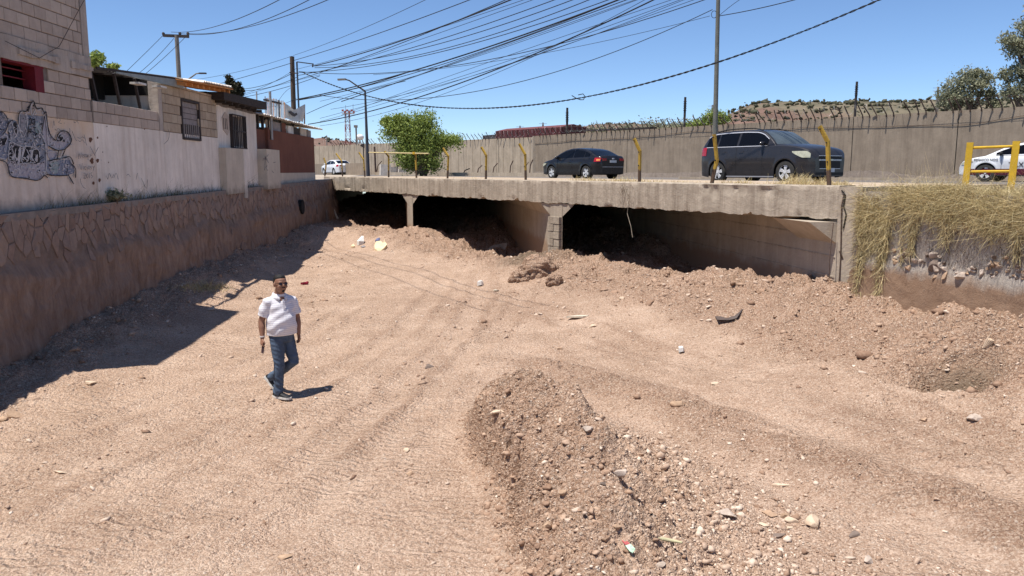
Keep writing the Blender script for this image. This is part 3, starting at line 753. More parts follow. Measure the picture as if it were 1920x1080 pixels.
for k, (px, py, sz) in enumerate(cob):
    p = on_wing(px, py)
    if p is None: continue
    r = sz * 1.35 / 1517 * p.y / 2
    me = rock_mesh(r, 900 + k, 0.8, 1.1); o = bpy.data.objects.new("cobble", me); COL.objects.link(o)
    me.materials.append(random.choice([MAT['rock_grey'], mdark, MAT['rock_tan'], MAT['rock_grey']]))
    o.parent = ww; o.location = p - rootloc(ww) + Vector((-0.03, -0.01, 0)); o.rotation_euler = (random.uniform(-1, 1), random.uniform(-1, 1), random.uniform(-1, 1))

# ================================================================== dry grass
def blades(P, D, L, Wd, curl=0.5, nseg=3):
    """P roots, D directions, L lengths: curling ribbons -> V,F"""
    n = len(P); side = np.cross(D, rng.normal(size=(n, 3))); side /= np.linalg.norm(side, axis=1)[:, None] + 1e-9
    bend = rng.normal(size=(n, 3)); bend -= (bend * D).sum(1)[:, None] * D
    pts_ = []
    for k in range(nseg + 1):
        t = k / nseg
        c = P + D * (L * t)[:, None] + bend * (curl * L * t * t)[:, None]
        wd = (Wd * (1 - 0.75 * t))[:, None]
        pts_ += [c - side * wd, c + side * wd]
    V = np.stack(pts_, 1); m = V.shape[1]; F = []
    for k in range(nseg): F.append([2*k, 2*k+1, 2*k+3, 2*k+2])
    F = (np.array(F)[None] + (np.arange(n) * m)[:, None, None]).reshape(-1, 4)
    return V.reshape(-1, 3), F
def grass_mat():
    m = M_("dry_grass_blades", 0.8, 0.2)
    c = m.ramp(m.isl(), [(0, (0.15, 0.11, 0.06)), (0.25, (0.50, 0.39, 0.20)), (0.5, (0.72, 0.58, 0.33)), (0.78, (0.44, 0.38, 0.19)), (0.9, (0.33, 0.29, 0.14)), (1, (0.86, 0.76, 0.52))])
    m.base(m.mix(0.25, c, m.ramp(m.noise(3, 3), [(0.35, (0.38, 0.28, 0.12)), (0.7, (0.74, 0.58, 0.30))])))
    return m.m
MAT['grass'] = grass_mat()
def wing_at(px):                      # where the wall runs under this picture column
    d = ray(px, 440)
    for i in range(3):
        a, b = WING[i], WING[i + 1]; q = b - a; k = -(a.x * d.y - a.y * d.x) / (q.x * d.y - q.y * d.x)
        if 0 <= k <= 1: return a + q * k
    return P0.copy()
VV = []; FF = []; off = 0
def addb(P, D, L, Wd, curl=0.5, nseg=3):
    global off
    P = np.asarray(P, float); D = np.asarray(D, float); D /= np.linalg.norm(D, axis=1)[:, None]
    V, F = blades(P, D, np.asarray(L, float), np.asarray(Wd, float), curl, nseg); VV.append(V); FF.append(F + off); off += len(V)
def thick(px):                        # how far the mat hangs down, from the photograph's outline
    return np.interp(px, [1605, 1612, 1630, 1650, 1680, 1720, 1800, 1860, 1925], [395, 425, 430, 425, 410, 402, 415, 435, 440])
P = []; D = []; L = []
for k in range(27000):                # mat draped over the edge
    px = random.uniform(1607, 2090); a = wing_at(px) if px < 1985 else P1.lerp(P2, random.uniform(0.02, 0.95) ** 1.2)
    low = float(thick(px)); yy = 345 + (low - 345) * random.random() ** 0.8 * (1 + 0.12 * random.gauss(0, 1))
    z = a.y * (320 - yy) / 1517.0; t = (yy - 345) / 95.0
    p = a + Vector((-0.02 - 0.07 * math.sin(min(1, max(0, t)) * 2.6) * random.random(), -0.02 - 0.03 * random.random(), 0)); p.z = z
    if nz(px * 0.03, yy * 0.05, 1, 7) < -0.28 and random.random() < 0.75: continue
    P.append(p); D.append((random.gauss(-0.15, 0.55), random.gauss(0, 0.8), random.gauss(-0.15, 0.75))); L.append(random.uniform(0.04, 0.16))
addb(P, D, L, np.full(len(P), 0.0027), 1.6)
P = []; D = []; L = []
for k in range(9000):                 # standing grass on the bank top
    i = random.random()
    if i < 0.75: b0 = P0.lerp(P1, random.random()) if random.random() < .6 else P1.lerp(P2, random.random())
    else: b0 = P0.lerp(P1, random.random())
    bk = random.random() ** 0.8 * 2.2
    p = b0 + Vector((0.9, 0.43, 0)) * bk; p.z = -0.41 + 0.06 * nz(p.x, p.y, 1.5, 3)
    P.append(p); D.append((random.gauss(0, 0.5), random.gauss(0, 0.5), 1)); L.append(random.uniform(0.05, 0.15) + 0.06 * max(0, nz(p.x, p.y, 0.8, 9)))
addb(P, D, L, np.full(len(P), 0.005), 0.7)
# tails that hang further down the wall
for px0, w0, y1, n_ in ((1622, 13, 548, 1100), (1662, 15, 568, 1500), (1716, 9, 470, 450), (1640, 8, 470, 260), (1915, 8, 480, 220), (1780, 30, 455, 200), (1698, 5, 500, 120)):
    P = []; D = []; L = []
    for k in range(n_):
        px = px0 + random.gauss(0, w0 * 0.5); a = wing_at(px); yy = 405 + (y1 - 405) * random.random() ** 1.3
        taper = 1 - 0.6 * (yy - 405) / (y1 - 405)
        a = wing_at(px0 + (px - px0) * taper); z = a.y * (320 - yy) / 1517.0 * 1.0
        p = a + Vector((-0.03 - 0.05 * random.random(), -0.02, z)); P.append(p)
        D.append((random.gauss(-0.1, 0.35), random.gauss(-0.05, 0.35), -1)); L.append(random.uniform(0.08, 0.25))
    addb(P, D, L, np.full(len(P), 0.004), 0.5)
o = link("dry_grass", mesh_np("dry_grass", np.concatenate(VV), np.concatenate(FF)), MAT['grass']); setp(o, "matted dry yellow grass draped over the right bank wall", None, None, 'stuff')
# brown roots beneath the mat
VV = []; FF = []; off = 0; P = []; D = []; L = []
for k in range(520):
    px = random.uniform(1740, 1990); a = wing_at(min(px, 1985)); yy = random.uniform(425, 500)
    P.append(a + Vector((-0.05, 0, a.y * (320 - yy) / 1517.0))); D.append((random.gauss(0, 0.5), random.gauss(0, 0.4), -1)); L.append(random.uniform(0.08, 0.22))
for k in range(330):
    px = random.choice([1612, 1622, 1628, 1662]) + random.gauss(0, 4); a = wing_at(px); yy = random.uniform(400, 555)
    P.append(a + Vector((-0.05, 0, a.y * (320 - yy) / 1517.0))); D.append((random.gauss(0, 0.15), random.gauss(0, 0.2), -1)); L.append(random.uniform(0.1, 0.3))
addb(P, D, L, np.full(len(P), 0.003), 0.4)
o = link("roots", mesh_np("roots", np.concatenate(VV), np.concatenate(FF)), simple("dry_roots", (0.10, 0.065, 0.04), 0.9)); setp(o, "thin brown roots trailing down the right bank wall", None, None, 'stuff')
# tufts along the bridge edge
VV = []; FF = []; off = 0; P = []; D = []; L = []
def tuft(px, py, wpx, hpx, n_, w_=W0 + 1.2, zb=-0.275):
    for k in range(n_):
        x = px + random.gauss(0, wpx / 2.6); p = on_w(x, py, w_ + random.uniform(-0.5, 0.6)); p.z = zb
        P.append(p); D.append((random.gauss(0, 0.55), random.gauss(0, 0.4), 1)); L.append(hpx / 1517 * p.y * random.uniform(0.3, 1.0))
for a in ((1500,338,46,24,380),(1465,338,30,8,80),(1545,338,30,14,250),(1578,338,24,12,160),(1096,336,46,10,170),(1200,338,60,8,200),(1270,339,80,5,110),(1370,338,40,9,90),(1395,336,20,12,60),(1165,336,30,10,130),(1420,340,100,4,80),(1130,336,60,6,120),(880,332,60,4,60)): tuft(*a)
addb(P, D, L, np.full(len(P), 0.005), 0.5)
o = link("dry_grass", mesh_np("dry_grass", np.concatenate(VV), np.concatenate(FF)), MAT['grass']); setp(o, "tufts of dry grass along the top edge of the bridge", None, None, 'stuff')
# ================================================================== left side: stone retaining wall
def vcolor(name, pal, rough=0.93, bump=0.5, dirt=None, var=0.3):
    """colour picked per object, so alike pieces differ"""
    m = M_(name, rough, 0.15)
    c = m.ramp(m.rnd(), [(i / (len(pal) - 1), p) for i, p in enumerate(pal)])
    c = m.mix(var, c, m.ramp(m.noise(7, 6, 0.7), [(0.3, tuple(x * 0.5 for x in pal[0])), (0.72, tuple(min(1, x * 1.5) for x in pal[-1]))]))
    if dirt:
        z = m.z(); f = m.math('ADD', m.math('MULTIPLY', z, -1.0 / dirt[1]), dirt[0] / dirt[1])
        f = m.math('ADD', f, m.math('MULTIPLY', m.math('SUBTRACT', m.noise(1.5, 5), 0.5), 1.6))
        f = m.ramp(f, [(0.2, (0, 0, 0)), (0.7, (1, 1, 1))]); c = m.mix(m.math('MULTIPLY', f, dirt[3]), c, dirt[2])
    m.base(c); m.bump(m.noise(35, 6, 0.7), bump, 0.012); return m.m
STPAL = [(0.21, 0.145, 0.115), (0.29, 0.205, 0.16), (0.25, 0.19, 0.16), (0.34, 0.25, 0.19), (0.25, 0.205, 0.18), (0.30, 0.20, 0.15)]
MAT['stone'] = vcolor("rubble_stone", STPAL, dirt=(-1.45, 0.5, (0.30, 0.205, 0.15), 0.75))
mm = M_("mortar_and_mud", 0.96, 0.1)
zz = mm.math('ADD', mm.math('MULTIPLY', mm.z(), -2.0), -2.6)
zz = mm.math('ADD', zz, mm.math('MULTIPLY', mm.math('SUBTRACT', mm.noise(1.2, 6), 0.5), 2.2))
c_ = mm.mix(mm.ramp(zz, [(0.1, (0, 0, 0)), (0.8, (1, 1, 1))]), mm.ramp(mm.noise(3, 7, 0.7), [(0.3, (0.17, 0.12, 0.095)), (0.7, (0.33, 0.245, 0.19))]), mm.ramp(mm.noise(1.6, 8, 0.75, (1, 3, 0.8)), [(0.28, (0.19, 0.125, 0.09)), (0.5, (0.31, 0.21, 0.155)), (0.74, (0.45, 0.33, 0.25))]))
mm.base(c_); mm.bump(mm.noise(11, 9, 0.75), 0.9, 0.05); MAT['mortar'] = mm.m

rw = thing("retaining_wall", "long rubble stone retaining wall under the left houses, muddy lower half", "retaining wall", Vector((XL(20) + 0.4, 20, -2.7)))
YA, YB = 5.5, 37.6
def face_off(Y, z):                 # the face leans out towards its foot
    t = (ledge_z(Y) - z) / 2.2
    lo = sstep(0.32, 0.45, t + 0.06 * np.sin(Y * 1.3))
    return 0.14 + 0.10 * t + 0.07 * lo
nY, nZ = 620, 64
Yg = YA * (YB / YA) ** np.linspace(0, 1, nY); Tg = np.linspace(0, 1, nZ)
YY, TT = np.meshgrid(Yg, Tg, indexing='ij')
LZ = -0.64 + 0.0109 * (YY - 12); ZZ = LZ - TT * 2.75
tt = (LZ - ZZ) / 2.2; lo = sstep(0.32, 0.45, tt + 0.06 * np.sin(YY * 1.3))
off_ = face_off(YY, ZZ) + lo * 0.075 * fbm(YY * 1.3, ZZ * 2.2, 5, 61, 0.6) + 0.035 * lo * fbm(YY * 5 + ZZ * 2, ZZ * 2.0, 5, 62, 0.6, True) + 0.012 * fbm(YY * 9, ZZ * 9, 3, 63) - 0.01
Pn = np.stack([-7.4 - 0.0264 * YY + off_, YY, ZZ], -1)
ii = np.arange(nY * nZ).reshape(nY, nZ)
Fq = np.stack([ii[:-1, :-1], ii[:-1, 1:], ii[1:, 1:], ii[1:, :-1]], -1).reshape(-1, 4)
me = mesh_np("mortar_face", Pn, Fq[:, ::-1], smooth=True); link("mortar_face", me, MAT['mortar'], rw)
# ledge on top
mb = MB()
for k in range(32):
    a, b = YA + (YB - YA) * k / 32, YA + (YB - YA) * (k + 1) / 32
    mb.hexa([wl(a, ledge_z(a) - 0.12, -0.3), wl(a, ledge_z(a) - 0.12, 0.15), wl(b, ledge_z(b) - 0.12, 0.15), wl(b, ledge_z(b) - 0.12, -0.3),
             wl(a, ledge_z(a) + 0.012 * nz(a, 1), -0.3), wl(a, ledge_z(a) + 0.012 * nz(a, 1), 0.16 + 0.02 * nz(a, 4)), wl(b, ledge_z(b) + 0.012 * nz(b, 1), 0.16 + 0.02 * nz(b, 4)), wl(b, ledge_z(b) + 0.012 * nz(b, 1), -0.3)])
mb.build("coping", simple("dark_ledge_render", (0.22, 0.19, 0.17), 0.95, 0.3, 4), rw)
# rubble stones: slanting Voronoi cells on the face
def voronoi_cells(seeds, box, ax=1.0, ay=1.0, rad=1.2):
    cells = []
    S = [(x * ax, y * ay) for x, y in seeds]
    for i, (x, y) in enumerate(S):
        poly = [(x - rad, y - rad), (x + rad, y - rad), (x + rad, y + rad), (x - rad, y + rad)]
        near = sorted(((u - x) ** 2 + (v - y) ** 2, u, v) for j, (u, v) in enumerate(S) if j != i and abs(u - x) < 2 * rad and abs(v - y) < 2 * rad)[:14]
        for d2, u, v in near:
            mx, my, nx_, ny_ = (x + u) / 2, (y + v) / 2, u - x, v - y; out = []
            for k in range(len(poly)):
                p, q = poly[k], poly[(k + 1) % len(poly)]
                dp = (p[0]-mx)*nx_ + (p[1]-my)*ny_; dq = (q[0]-mx)*nx_ + (q[1]-my)*ny_
                if dp <= 0: out.append(p)
                if dp * dq < 0: t = dp / (dp - dq); out.append((p[0]+(q[0]-p[0])*t, p[1]+(q[1]-p[1])*t))
            poly = out
            if len(poly) < 3: break
        cells.append([(a / ax, b / ay) for a, b in poly] if len(poly) >= 3 else None)
    return cells
seeds = []
rs = random.Random(5)
Yv = YA
while Yv < YB:
    t = 0.08
    while t < 1.9:
        seeds.append((Yv + rs.uniform(-0.14, 0.14) + t * 0.30, t + rs.uniform(-0.13, 0.13))); t += 0.27
    Yv += 0.19
cells = voronoi_cells(seeds, None, 1.0, 0.62, 0.6)
big = []
for (sy, st), poly in zip(seeds, cells):
    if poly is None: continue
    cx_ = sum(p[0] for p in poly) / len(poly); cy_ = sum(p[1] for p in poly) / len(poly)
    q = [(cx_ + (a - cx_) * 0.93, cy_ + (b - cy_) * 0.93) for a, b in poly]
    q = [(a, max(0.02, b)) for a, b in q]
    if cx_ < YA + .1 or cx_ > YB - .1: continue
    pr_ = rs.uniform(0.0, 0.02) if cy_ < 0.66 else (rs.uniform(0.0, 0.02) if rs.random() < 0.07 else -1)
    if pr_ < 0: continue
    big.append((cx_, cy_, q, pr_))
big.sort(key=lambda b: (b[0] + (3 if b[1] > 0.8 else 0)) if b[0] > 10 else 100 - b[0])
def stone_geo(mb, q, pr_):
    n = len(q); cx_ = sum(p[0] for p in q) / n; cy_ = sum(p[1] for p in q) / n
    tilt = rs.uniform(-0.08, 0.08), rs.uniform(-0.08, 0.08)
    def W(a, b, o):
        z = ledge_z(a) - b; return wl(a, z, float(face_off(a, z)) + o)
    A = [W(a, b, -0.03) for a, b in q]
    B = [W(a, b, pr_ * 0.6) for a, b in q]
    Cc = [W(cx_ + (a - cx_) * 0.72, cy_ + (b - cy_) * 0.72, pr_ + (a - cx_) * tilt[0] + (b - cy_) * tilt[1]) for a, b in q]
    vs = A + B + Cc; fs = []
    for k in range(n):
        k2 = (k + 1) % n; fs += [(k, k2, n + k2, n + k), (n + k, n + k2, 2*n + k2, 2*n + k)]
    fs.append(tuple(range(2 * n, 3 * n))); mb.add(vs, fs)
for b in big[:295]:
    mb = MB(); stone_geo(mb, b[2], b[3]); mb.build("stone", MAT['stone'], rw)
mb = MB()
for b in big[295:]: stone_geo(mb, b[2], b[3])
m2 = M_("rubble_stone_far", 0.93, 0.15)
cc = m2.ramp(m2.isl(), [(i / 5, p) for i, p in enumerate(STPAL)])
f = m2.math('ADD', m2.math('MULTIPLY', m2.z(), -2.0), -2.9); f = m2.math('ADD', f, m2.math('MULTIPLY', m2.math('SUBTRACT', m2.noise(1.5, 5), 0.5), 1.6))
cc = m2.mix(m2.math('MULTIPLY', m2.ramp(f, [(0.2, (0, 0, 0)), (0.7, (1, 1, 1))]), 0.75), cc, (0.30, 0.205, 0.15))
m2.base(cc); m2.bump(m2.noise(35, 6), 0.5, 0.012)
setp(mb.build("stones", m2.m, rw), kind='stuff')
# pipe hole near the bridge
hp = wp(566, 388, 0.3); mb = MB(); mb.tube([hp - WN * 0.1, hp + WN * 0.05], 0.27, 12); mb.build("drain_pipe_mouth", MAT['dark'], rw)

# ================================================================== left houses
def plaster(name, c, stain, ochre=None, streak=0.5):
    m = M_(name, 0.93, 0.15)
    col = m.ramp(m.noise(1.2, 8, 0.72), [(0.3, tuple(x * 0.80 for x in c)), (0.7, tuple(min(1, x * 1.1) for x in c))])
    st = m.ramp(m.noise(1.0, 6, 0.7, (7, 7, 0.35)), [(0.45, (0, 0, 0)), (0.8, (1, 1, 1))])
    col = m.mix(m.math('MULTIPLY', st, streak), col, stain)
    if ochre:
        z = m.z(); f = m.math('ADD', m.math('MULTIPLY', z, 2.2), -1.15); f = m.math('ADD', f, m.math('MULTIPLY', m.math('SUBTRACT', m.noise(1.3, 4), 0.5), 2.0))
        col = m.mix(m.math('MULTIPLY', m.ramp(f, [(0.1, (0, 0, 0)), (0.9, (1, 1, 1))]), 0.5), col, ochre)
    z = m.z(); f = m.math('ADD', m.math('MULTIPLY', z, -3.2), -1.0); f = m.math('ADD', f, m.math('MULTIPLY', m.math('SUBTRACT', m.noise(3.5, 5), 0.5), 2.2))
    col = m.mix(m.math('MULTIPLY', m.ramp(f, [(0.2, (0, 0, 0)), (1.0, (1, 1, 1))]), 0.7), col, tuple(x * 0.35 for x in c))
    sp = m.ramp(m.noise(14, 4, 0.7), [(0.64, (0, 0, 0)), (0.70, (1, 1, 1))]); col = m.mix(m.math('MULTIPLY', sp, 0.6), col, tuple(x * 0.5 for x in c))
    m.base(col); m.bump(m.math('ADD', m.noise(4, 8, 0.7), m.math('MULTIPLY', m.noise(60, 3), 0.3)), 0.4, 0.03); return m.m
MAT['plaster_old'] = plaster("ochre_white_plaster", (0.70, 0.60, 0.51), (0.40, 0.27, 0.17), (0.72, 0.48, 0.26))
MAT['plaster_white'] = plaster("white_plaster", (0.82, 0.74, 0.65), (0.42, 0.31, 0.22), None, 0.55)
MAT['plaster_cream'] = plaster("cream_plaster", (0.60, 0.52, 0.42), (0.36, 0.27, 0.19), None, 0.4)
MAT['block'] = vcolor("grey_brown_block", [(0.35, 0.285, 0.235), (0.46, 0.38, 0.32), (0.40, 0.33, 0.275), (0.54, 0.45, 0.375), (0.43, 0.35, 0.29)], var=0.2)
MAT['block_tan'] = vcolor("tan_block", [(0.40, 0.32, 0.235), (0.47, 0.38, 0.285), (0.36, 0.28, 0.205), (0.52, 0.43, 0.32)], var=0.2)
MAT['mortarj'] = simple("dark_mortar_joint", (0.17, 0.14, 0.12), 0.95, 0.3, 8)
MAT['band'] = concrete("rough_ring_beam", (0.50, 0.43, 0.37), (0.16, 0.12, 0.1), 0.5, 0.9)
MAT['redbrown'] = plaster("red_brown_paint", (0.20, 0.085, 0.058), (0.13, 0.055, 0.04), None, 0.4)
MAT['redframe'] = simple("dark_red_paint", (0.15, 0.010, 0.018), 0.7, 0.2, 8)
MAT['roofdark'] = simple("tarred_boards", (0.045, 0.034, 0.028), 0.85, 0.4, 8, scale=(1, 1, 4))
MAT['orange'] = simple("orange_timber", (0.55, 0.24, 0.075), 0.8, 0.3, 6)
MAT['tin'] = simple("pale_tin_sheet", (0.66, 0.62, 0.56), 0.55, 0.25, 3, metal=0.15)
MAT['tingrey'] = simple("grey_green_flashing", (0.27, 0.30, 0.29), 0.6, 0.2, 3, metal=0.1)
MAT['ironbar'] = simple("dark_iron", (0.045, 0.035, 0.032), 0.7, 0.3, 20)
MAT['shutter'] = simple("grey_shutter", (0.26, 0.23, 0.22), 0.75, 0.2, 8)
MAT['glassdark'] = simple("dusty_glass", (0.07, 0.07, 0.075), 0.35, 0.3, 4, spec=0.5, bump=0)

def YZ(px, py, off=0.0): p = wp(px, py, off); return p.y, p.z
def wbox(mb, y0, y1, z0, z1, o0, o1, mi=0):
    """box on the left wall: along Y, up Z, from o0 to o1 proud"""
    f = lambda z, y: z(y) if callable(z) else z
    mb.hexa([wl(y0, f(z0, y0), o0), wl(y0, f(z0, y0), o1), wl(y1, f(z0, y1), o1), wl(y1, f(z0, y1), o0),
             wl(y0, f(z1, y0), o0), wl(y0, f(z1, y0), o1), wl(y1, f(z1, y1), o1), wl(y1, f(z1, y1), o0)], mi); return mb
_blockmesh = {}
def blocks(parent, mat_, y0, y1, z0, z1, cw_=0.34, ch=0.20, holes=(), off=0.0, phase=0.0, name="block"):
    key = (mat_.name, cw_, ch)
    if key not in _blockmesh:
        b = MB(); hw, hh = cw_ / 2 - 0.006, ch / 2 - 0.006; e = 0.006
        o = [(-hw, -hh), (hw, -hh), (hw, hh), (-hw, hh)]; i_ = [(-hw+e, -hh+e), (hw-e, -hh+e), (hw-e, hh-e), (-hw+e, hh-e)]
        vs = [WD * a + Vector((0, 0, c)) - WN * 0.02 for a, c in o] + [WD * a + Vector((0, 0, c)) + WN * 0.004 for a, c in o] + [WD * a + Vector((0, 0, c)) + WN * 0.012 for a, c in i_]
        fs = [(8, 9, 10, 11)] + [(k, (k+1) % 4, 4 + (k+1) % 4, 4 + k) for k in range(4)] + [(4+k, 4+(k+1) % 4, 8 + (k+1) % 4, 8 + k) for k in range(4)]
        b.add(vs, fs); me = b.mesh(name); me.materials.append(mat_); _blockmesh[key] = me
    me = _blockmesh[key]; r = 0; z = z0
    base = rootloc(parent)
    while z < z1 - 0.02:
        h = min(ch, z1 - z); y = y0 - (cw_ / 2 if r % 2 else 0) - phase
        while y < y1 - 0.02:
            a, b = max(y, y0), min(y + cw_, y1)
            cyy, czz = (a + b) / 2, z + h / 2
            if b - a > 0.07 and not any(h0 < cyy < h1 and g0 < czz < g1 for h0, h1, g0, g1 in holes):
                o = bpy.data.objects.new(name, me); COL.objects.link(o); o.parent = parent
                o.location = wl(cyy, czz, off + random.uniform(-0.004, 0.005)) - base
                o.scale = (1, (b - a) / cw_, h / ch)
            y += cw_
        z += ch; r += 1
ZP = 0.885                                  # top of the painted plaster band
Y1 = YZ(172, 200)[0]; Y0 = 5.6; YH = 10.9
# ---- house 1: tall block house
h1 = thing("block_house", "tall unfinished house of grey concrete blocks over a graffitied plaster wall, far left", "house", wl(11, -0.64))
mb = MB(); wbox(mb, Y0, Y1, lambda y: ledge_z(y) - 0.02, ZP, -0.18, 0.0); mb.build("plastered_wall", MAT['plaster_old'], h1)
wy0, wz1 = YZ(3, 113); wy1, wz0 = YZ(83, 171)
wz1, wz0 = 1.67, 1.29
mb = MB()
wbox(mb, YH, wy0, ZP, 1.69, -0.2, -0.012); wbox(mb, wy1, Y1, ZP, 1.69, -0.2, -0.012); wbox(mb, wy0, wy1, ZP, wz0 - 0.02, -0.2, -0.012)
wbox(mb, YH, Y1, 2.05, 3.92, -0.2, -0.012)
mb.build("mortar_joints", MAT['mortarj'], h1)
blocks(h1, MAT['block'], YH + 0.3, Y1 - 0.02, ZP, 1.69, holes=((wy0 - 0.1, wy1 + 0.02, wz0 - 0.05, 1.8),))
blocks(h1, MAT['block'], YH + 0.3, Y1 - 0.22, 2.06, 3.92, phase=0.1)
mb = MB()                                    # rough ring beam with a crumbling lower edge
for k in range(70):
    a, b = YH + (Y1 - YH) * k / 70, YH + (Y1 - YH) * (k + 1) / 70; m_ = (a + b) / 2
    wbox(mb, a, b, 1.69 + 0.015 * nz(m_, 1, 3), 2.055 + 0.015 * nz(m_, 2, 3), -0.2, 0.035 + 0.03 * nz(m_, 3, 1.5))
    if nz(m_, 8, 1.2) > -0.2: wbox(mb, a, b, 1.80 + 0.03 * nz(m_, 5, 5), 1.90 + 0.03 * nz(m_, 6, 4), 0.0, 0.075 + 0.02 * nz(m_, 7, 4))
mb.build("ring_beam", MAT['band'], h1)
mb = MB(); wbox(mb, Y1 - 0.20, Y1 + 0.02, 2.06, 3.92, -0.22, 0.02); mb.build("corner_column", MAT['band'], h1)
mb = MB(); mb.hexa([wl(YH, 3.92, -6), wl(YH, 3.92, 0), wl(Y1, 3.92, 0), wl(Y1, 3.92, -6), wl(YH, 4.0, -6), wl(YH, 4.0, 0), wl(Y1, 4.0, 0), wl(Y1, 4.0, -6)]); mb.build("roof", MAT['band'], h1)
mb = MB(); wbox(mb, Y1 - 0.16, Y1 - 0.01, -0.7, 3.92, -6, -0.23); mb.build("end_wall", MAT['band'], h1)
mb = MB(); wbox(mb, YH, Y1 - 0.2, -0.7, 3.9, -6, -5.8); wbox(mb, YH, YH + 0.15, -0.7, 3.9, -5.8, -0.21); mb.build("rear_wall", MAT['band'], h1)
f = thing("window", None, None, (0, 0, 0)); del_ = f; f.parent = h1; f.location = wl((wy0 + wy1) / 2, 1.5) - h1.location
mb = MB(); wbox(mb, wy0, wy1, wz1 - 0.01, wz1 + 0.03, -0.19, 0.02); wbox(mb, wy1 - 0.27, wy1 - 0.02, wz0 - 0.02, wz1 - 0.01, -0.19, 0.018); mb.build("window_frame", MAT['redframe'], f)
mb = MB(); wbox(mb, wy0, wy1 - 0.27, 1.45, 1.47, -0.16, -0.14); wbox(mb, wy0, wy1 - 0.27, 1.58, 1.6, -0.16, -0.14); mb.build("window_bar", MAT['redframe'], f)
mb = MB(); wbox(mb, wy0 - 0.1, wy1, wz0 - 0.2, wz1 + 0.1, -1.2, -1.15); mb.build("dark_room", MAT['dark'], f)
mb = MB(); mb.tube([wl(YZ(0, 105)[0], 1.93, 0.1), wl(YZ(60, 110)[0], 1.80, 0.12), wl(YZ(105, 90)[0], 2.1, 0.06), wl(YZ(160, 0)[0], 3.2, 0.05)], 0.005, 5); mb.build("service_cable", MAT['wire'], h1)

# ---- graffiti on the lower wall (flat paint)
PC = {}
def pm(name, c, rough=0.85, mott=0.75):
    if name not in PC:
        m = M_("spray_" + name, rough, 0.15)
        m.base(m.mix(m.math('MULTIPLY', m.ramp(m.noise(11, 9, 0.9), [(0.42, (0, 0, 0)), (0.58, (1, 1, 1))]), mott), c, tuple(x * 0.4 + 0.36 for x in c))); PC[name] = m.m
    return PC[name]
def g6(p): return (p[0] / 6.0, 200 + p[1] / 6.0)          # from the 6x enlargement of the wall
gl = [0.004]
def fill(pts, c, name="graffiti_shape"):
    gl[0] += 0.0006; V = [wp(*g6(p), gl[0]) for p in smooth_poly(pts, True)]
    mb = MB(); mb.add(V, [tuple(range(len(V)))]); bm = bmesh.new(); me = mb.mesh(name); bm.from_mesh(me); bmesh.ops.triangulate(bm, faces=bm.faces); bm.to_mesh(me); bm.free()
    return link(name, me, c, h1w)
def smooth_poly(pts, closed, k=4):
    n = len(pts); out = []
    for i in range(n if closed else n - 1):
        p0, p1, p2, p3 = (pts[(i - 1) % n], pts[i], pts[(i + 1) % n], pts[(i + 2) % n]) if closed else (pts[max(i - 1, 0)], pts[i], pts[i + 1], pts[min(i + 2, n - 1)])
        for j in range(k):
            t = j / k; t2, t3 = t * t, t * t * t
            out.append(tuple(0.5 * (2 * p1[a] + (p2[a] - p0[a]) * t + (2 * p0[a] - 5 * p1[a] + 4 * p2[a] - p3[a]) * t2 + (3 * p1[a] - p0[a] - 3 * p2[a] + p3[a]) * t3) for a in (0, 1)))
    if not closed: out.append(tuple(pts[-1]))
    return out
def stroke(mb, pts, wd, closed=False, conv=g6, k=4, off=None):
    if off is None: gl[0] += 0.0004; off = gl[0]
    q = smooth_poly(pts, closed, k)
    if closed: q.append(q[0])
    L = []; Rr = []
    for i, p in enumerate(q):
        a = q[max(i - 1, 0)]; b = q[min(i + 1, len(q) - 1)]; dx, dy = b[0] - a[0], b[1] - a[1]; l = math.hypot(dx, dy) + 1e-9
        w2 = wd / 2 * (0.75 + 0.5 * abs(math.sin(i * 0.7)))
        L.append(wp(*conv((p[0] - dy / l * w2, p[1] + dx / l * w2)), off)); Rr.append(wp(*conv((p[0] + dy / l * w2, p[1] - dx / l * w2)), off))
    n = len(q); mb.add(L + Rr, [(i, i + 1, n + i + 1, n + i) for i in range(n - 1)])
h1w = [o for o in h1.children if o.name.startswith("plastered_wall")][0]
BL = pm("blue_grey", (0.13, 0.145, 0.19)); BL2 = pm("steel_blue", (0.12, 0.145, 0.22)); LI = pm("lilac", (0.33, 0.30, 0.34)); BK = pm("black", (0.012, 0.011, 0.014), mott=0.15); WH = pm("pale", (0.50, 0.48, 0.48)); TQ = pm("turquoise", (0.20, 0.27, 0.275)); GR = pm("grey", (0.18, 0.17, 0.19))
fill([(-250,40),(-120,60),(-60,20),(0,60),(50,90),(88,150),(92,210),(60,290),(100,330),(100,520),(60,600),(0,590),(-120,640),(-250,600)], BL2)
fill([(95,180),(140,150),(185,170),(215,230),(225,60),(265,48),(305,65),(340,-30),(372,-65),(405,0),(412,35),(478,42),(490,120),(470,270),(520,420),(522,700),(500,770),(450,820),(390,830),(170,800),(110,770),(85,640),(100,480)], BL)
fill([(90,600),(240,640),(420,640),(515,600),(500,770),(450,815),(390,825),(170,795),(110,765)], LI)
fill([(490,100),(520,60),(530,160),(560,310),(630,385),(660,300),(720,270),(780,320),(795,400),(750,470),(690,485),(620,470),(560,440),(545,480),(620,500),(650,520),(600,620),(540,560),(530,480),(480,300)], LI)
fill([(525,620),(640,600),(680,585),(770,570),(810,640),(835,740),(680,780),(560,760),(520,720)], BL2)
fill([(570,640),(620,615),(660,640),(650,740),(600,750),(565,700)], TQ)
fill([(120,420),(180,440),(250,455),(330,455),(420,480),(445,560),(430,640),(240,635),(130,635),(103,560),(108,480)], BK)
fill([(340,0),(372,-50),(405,10),(362,105)], BK)
fill([(232,100),(262,62),(292,100),(300,220),(270,330),(235,260)], GR)
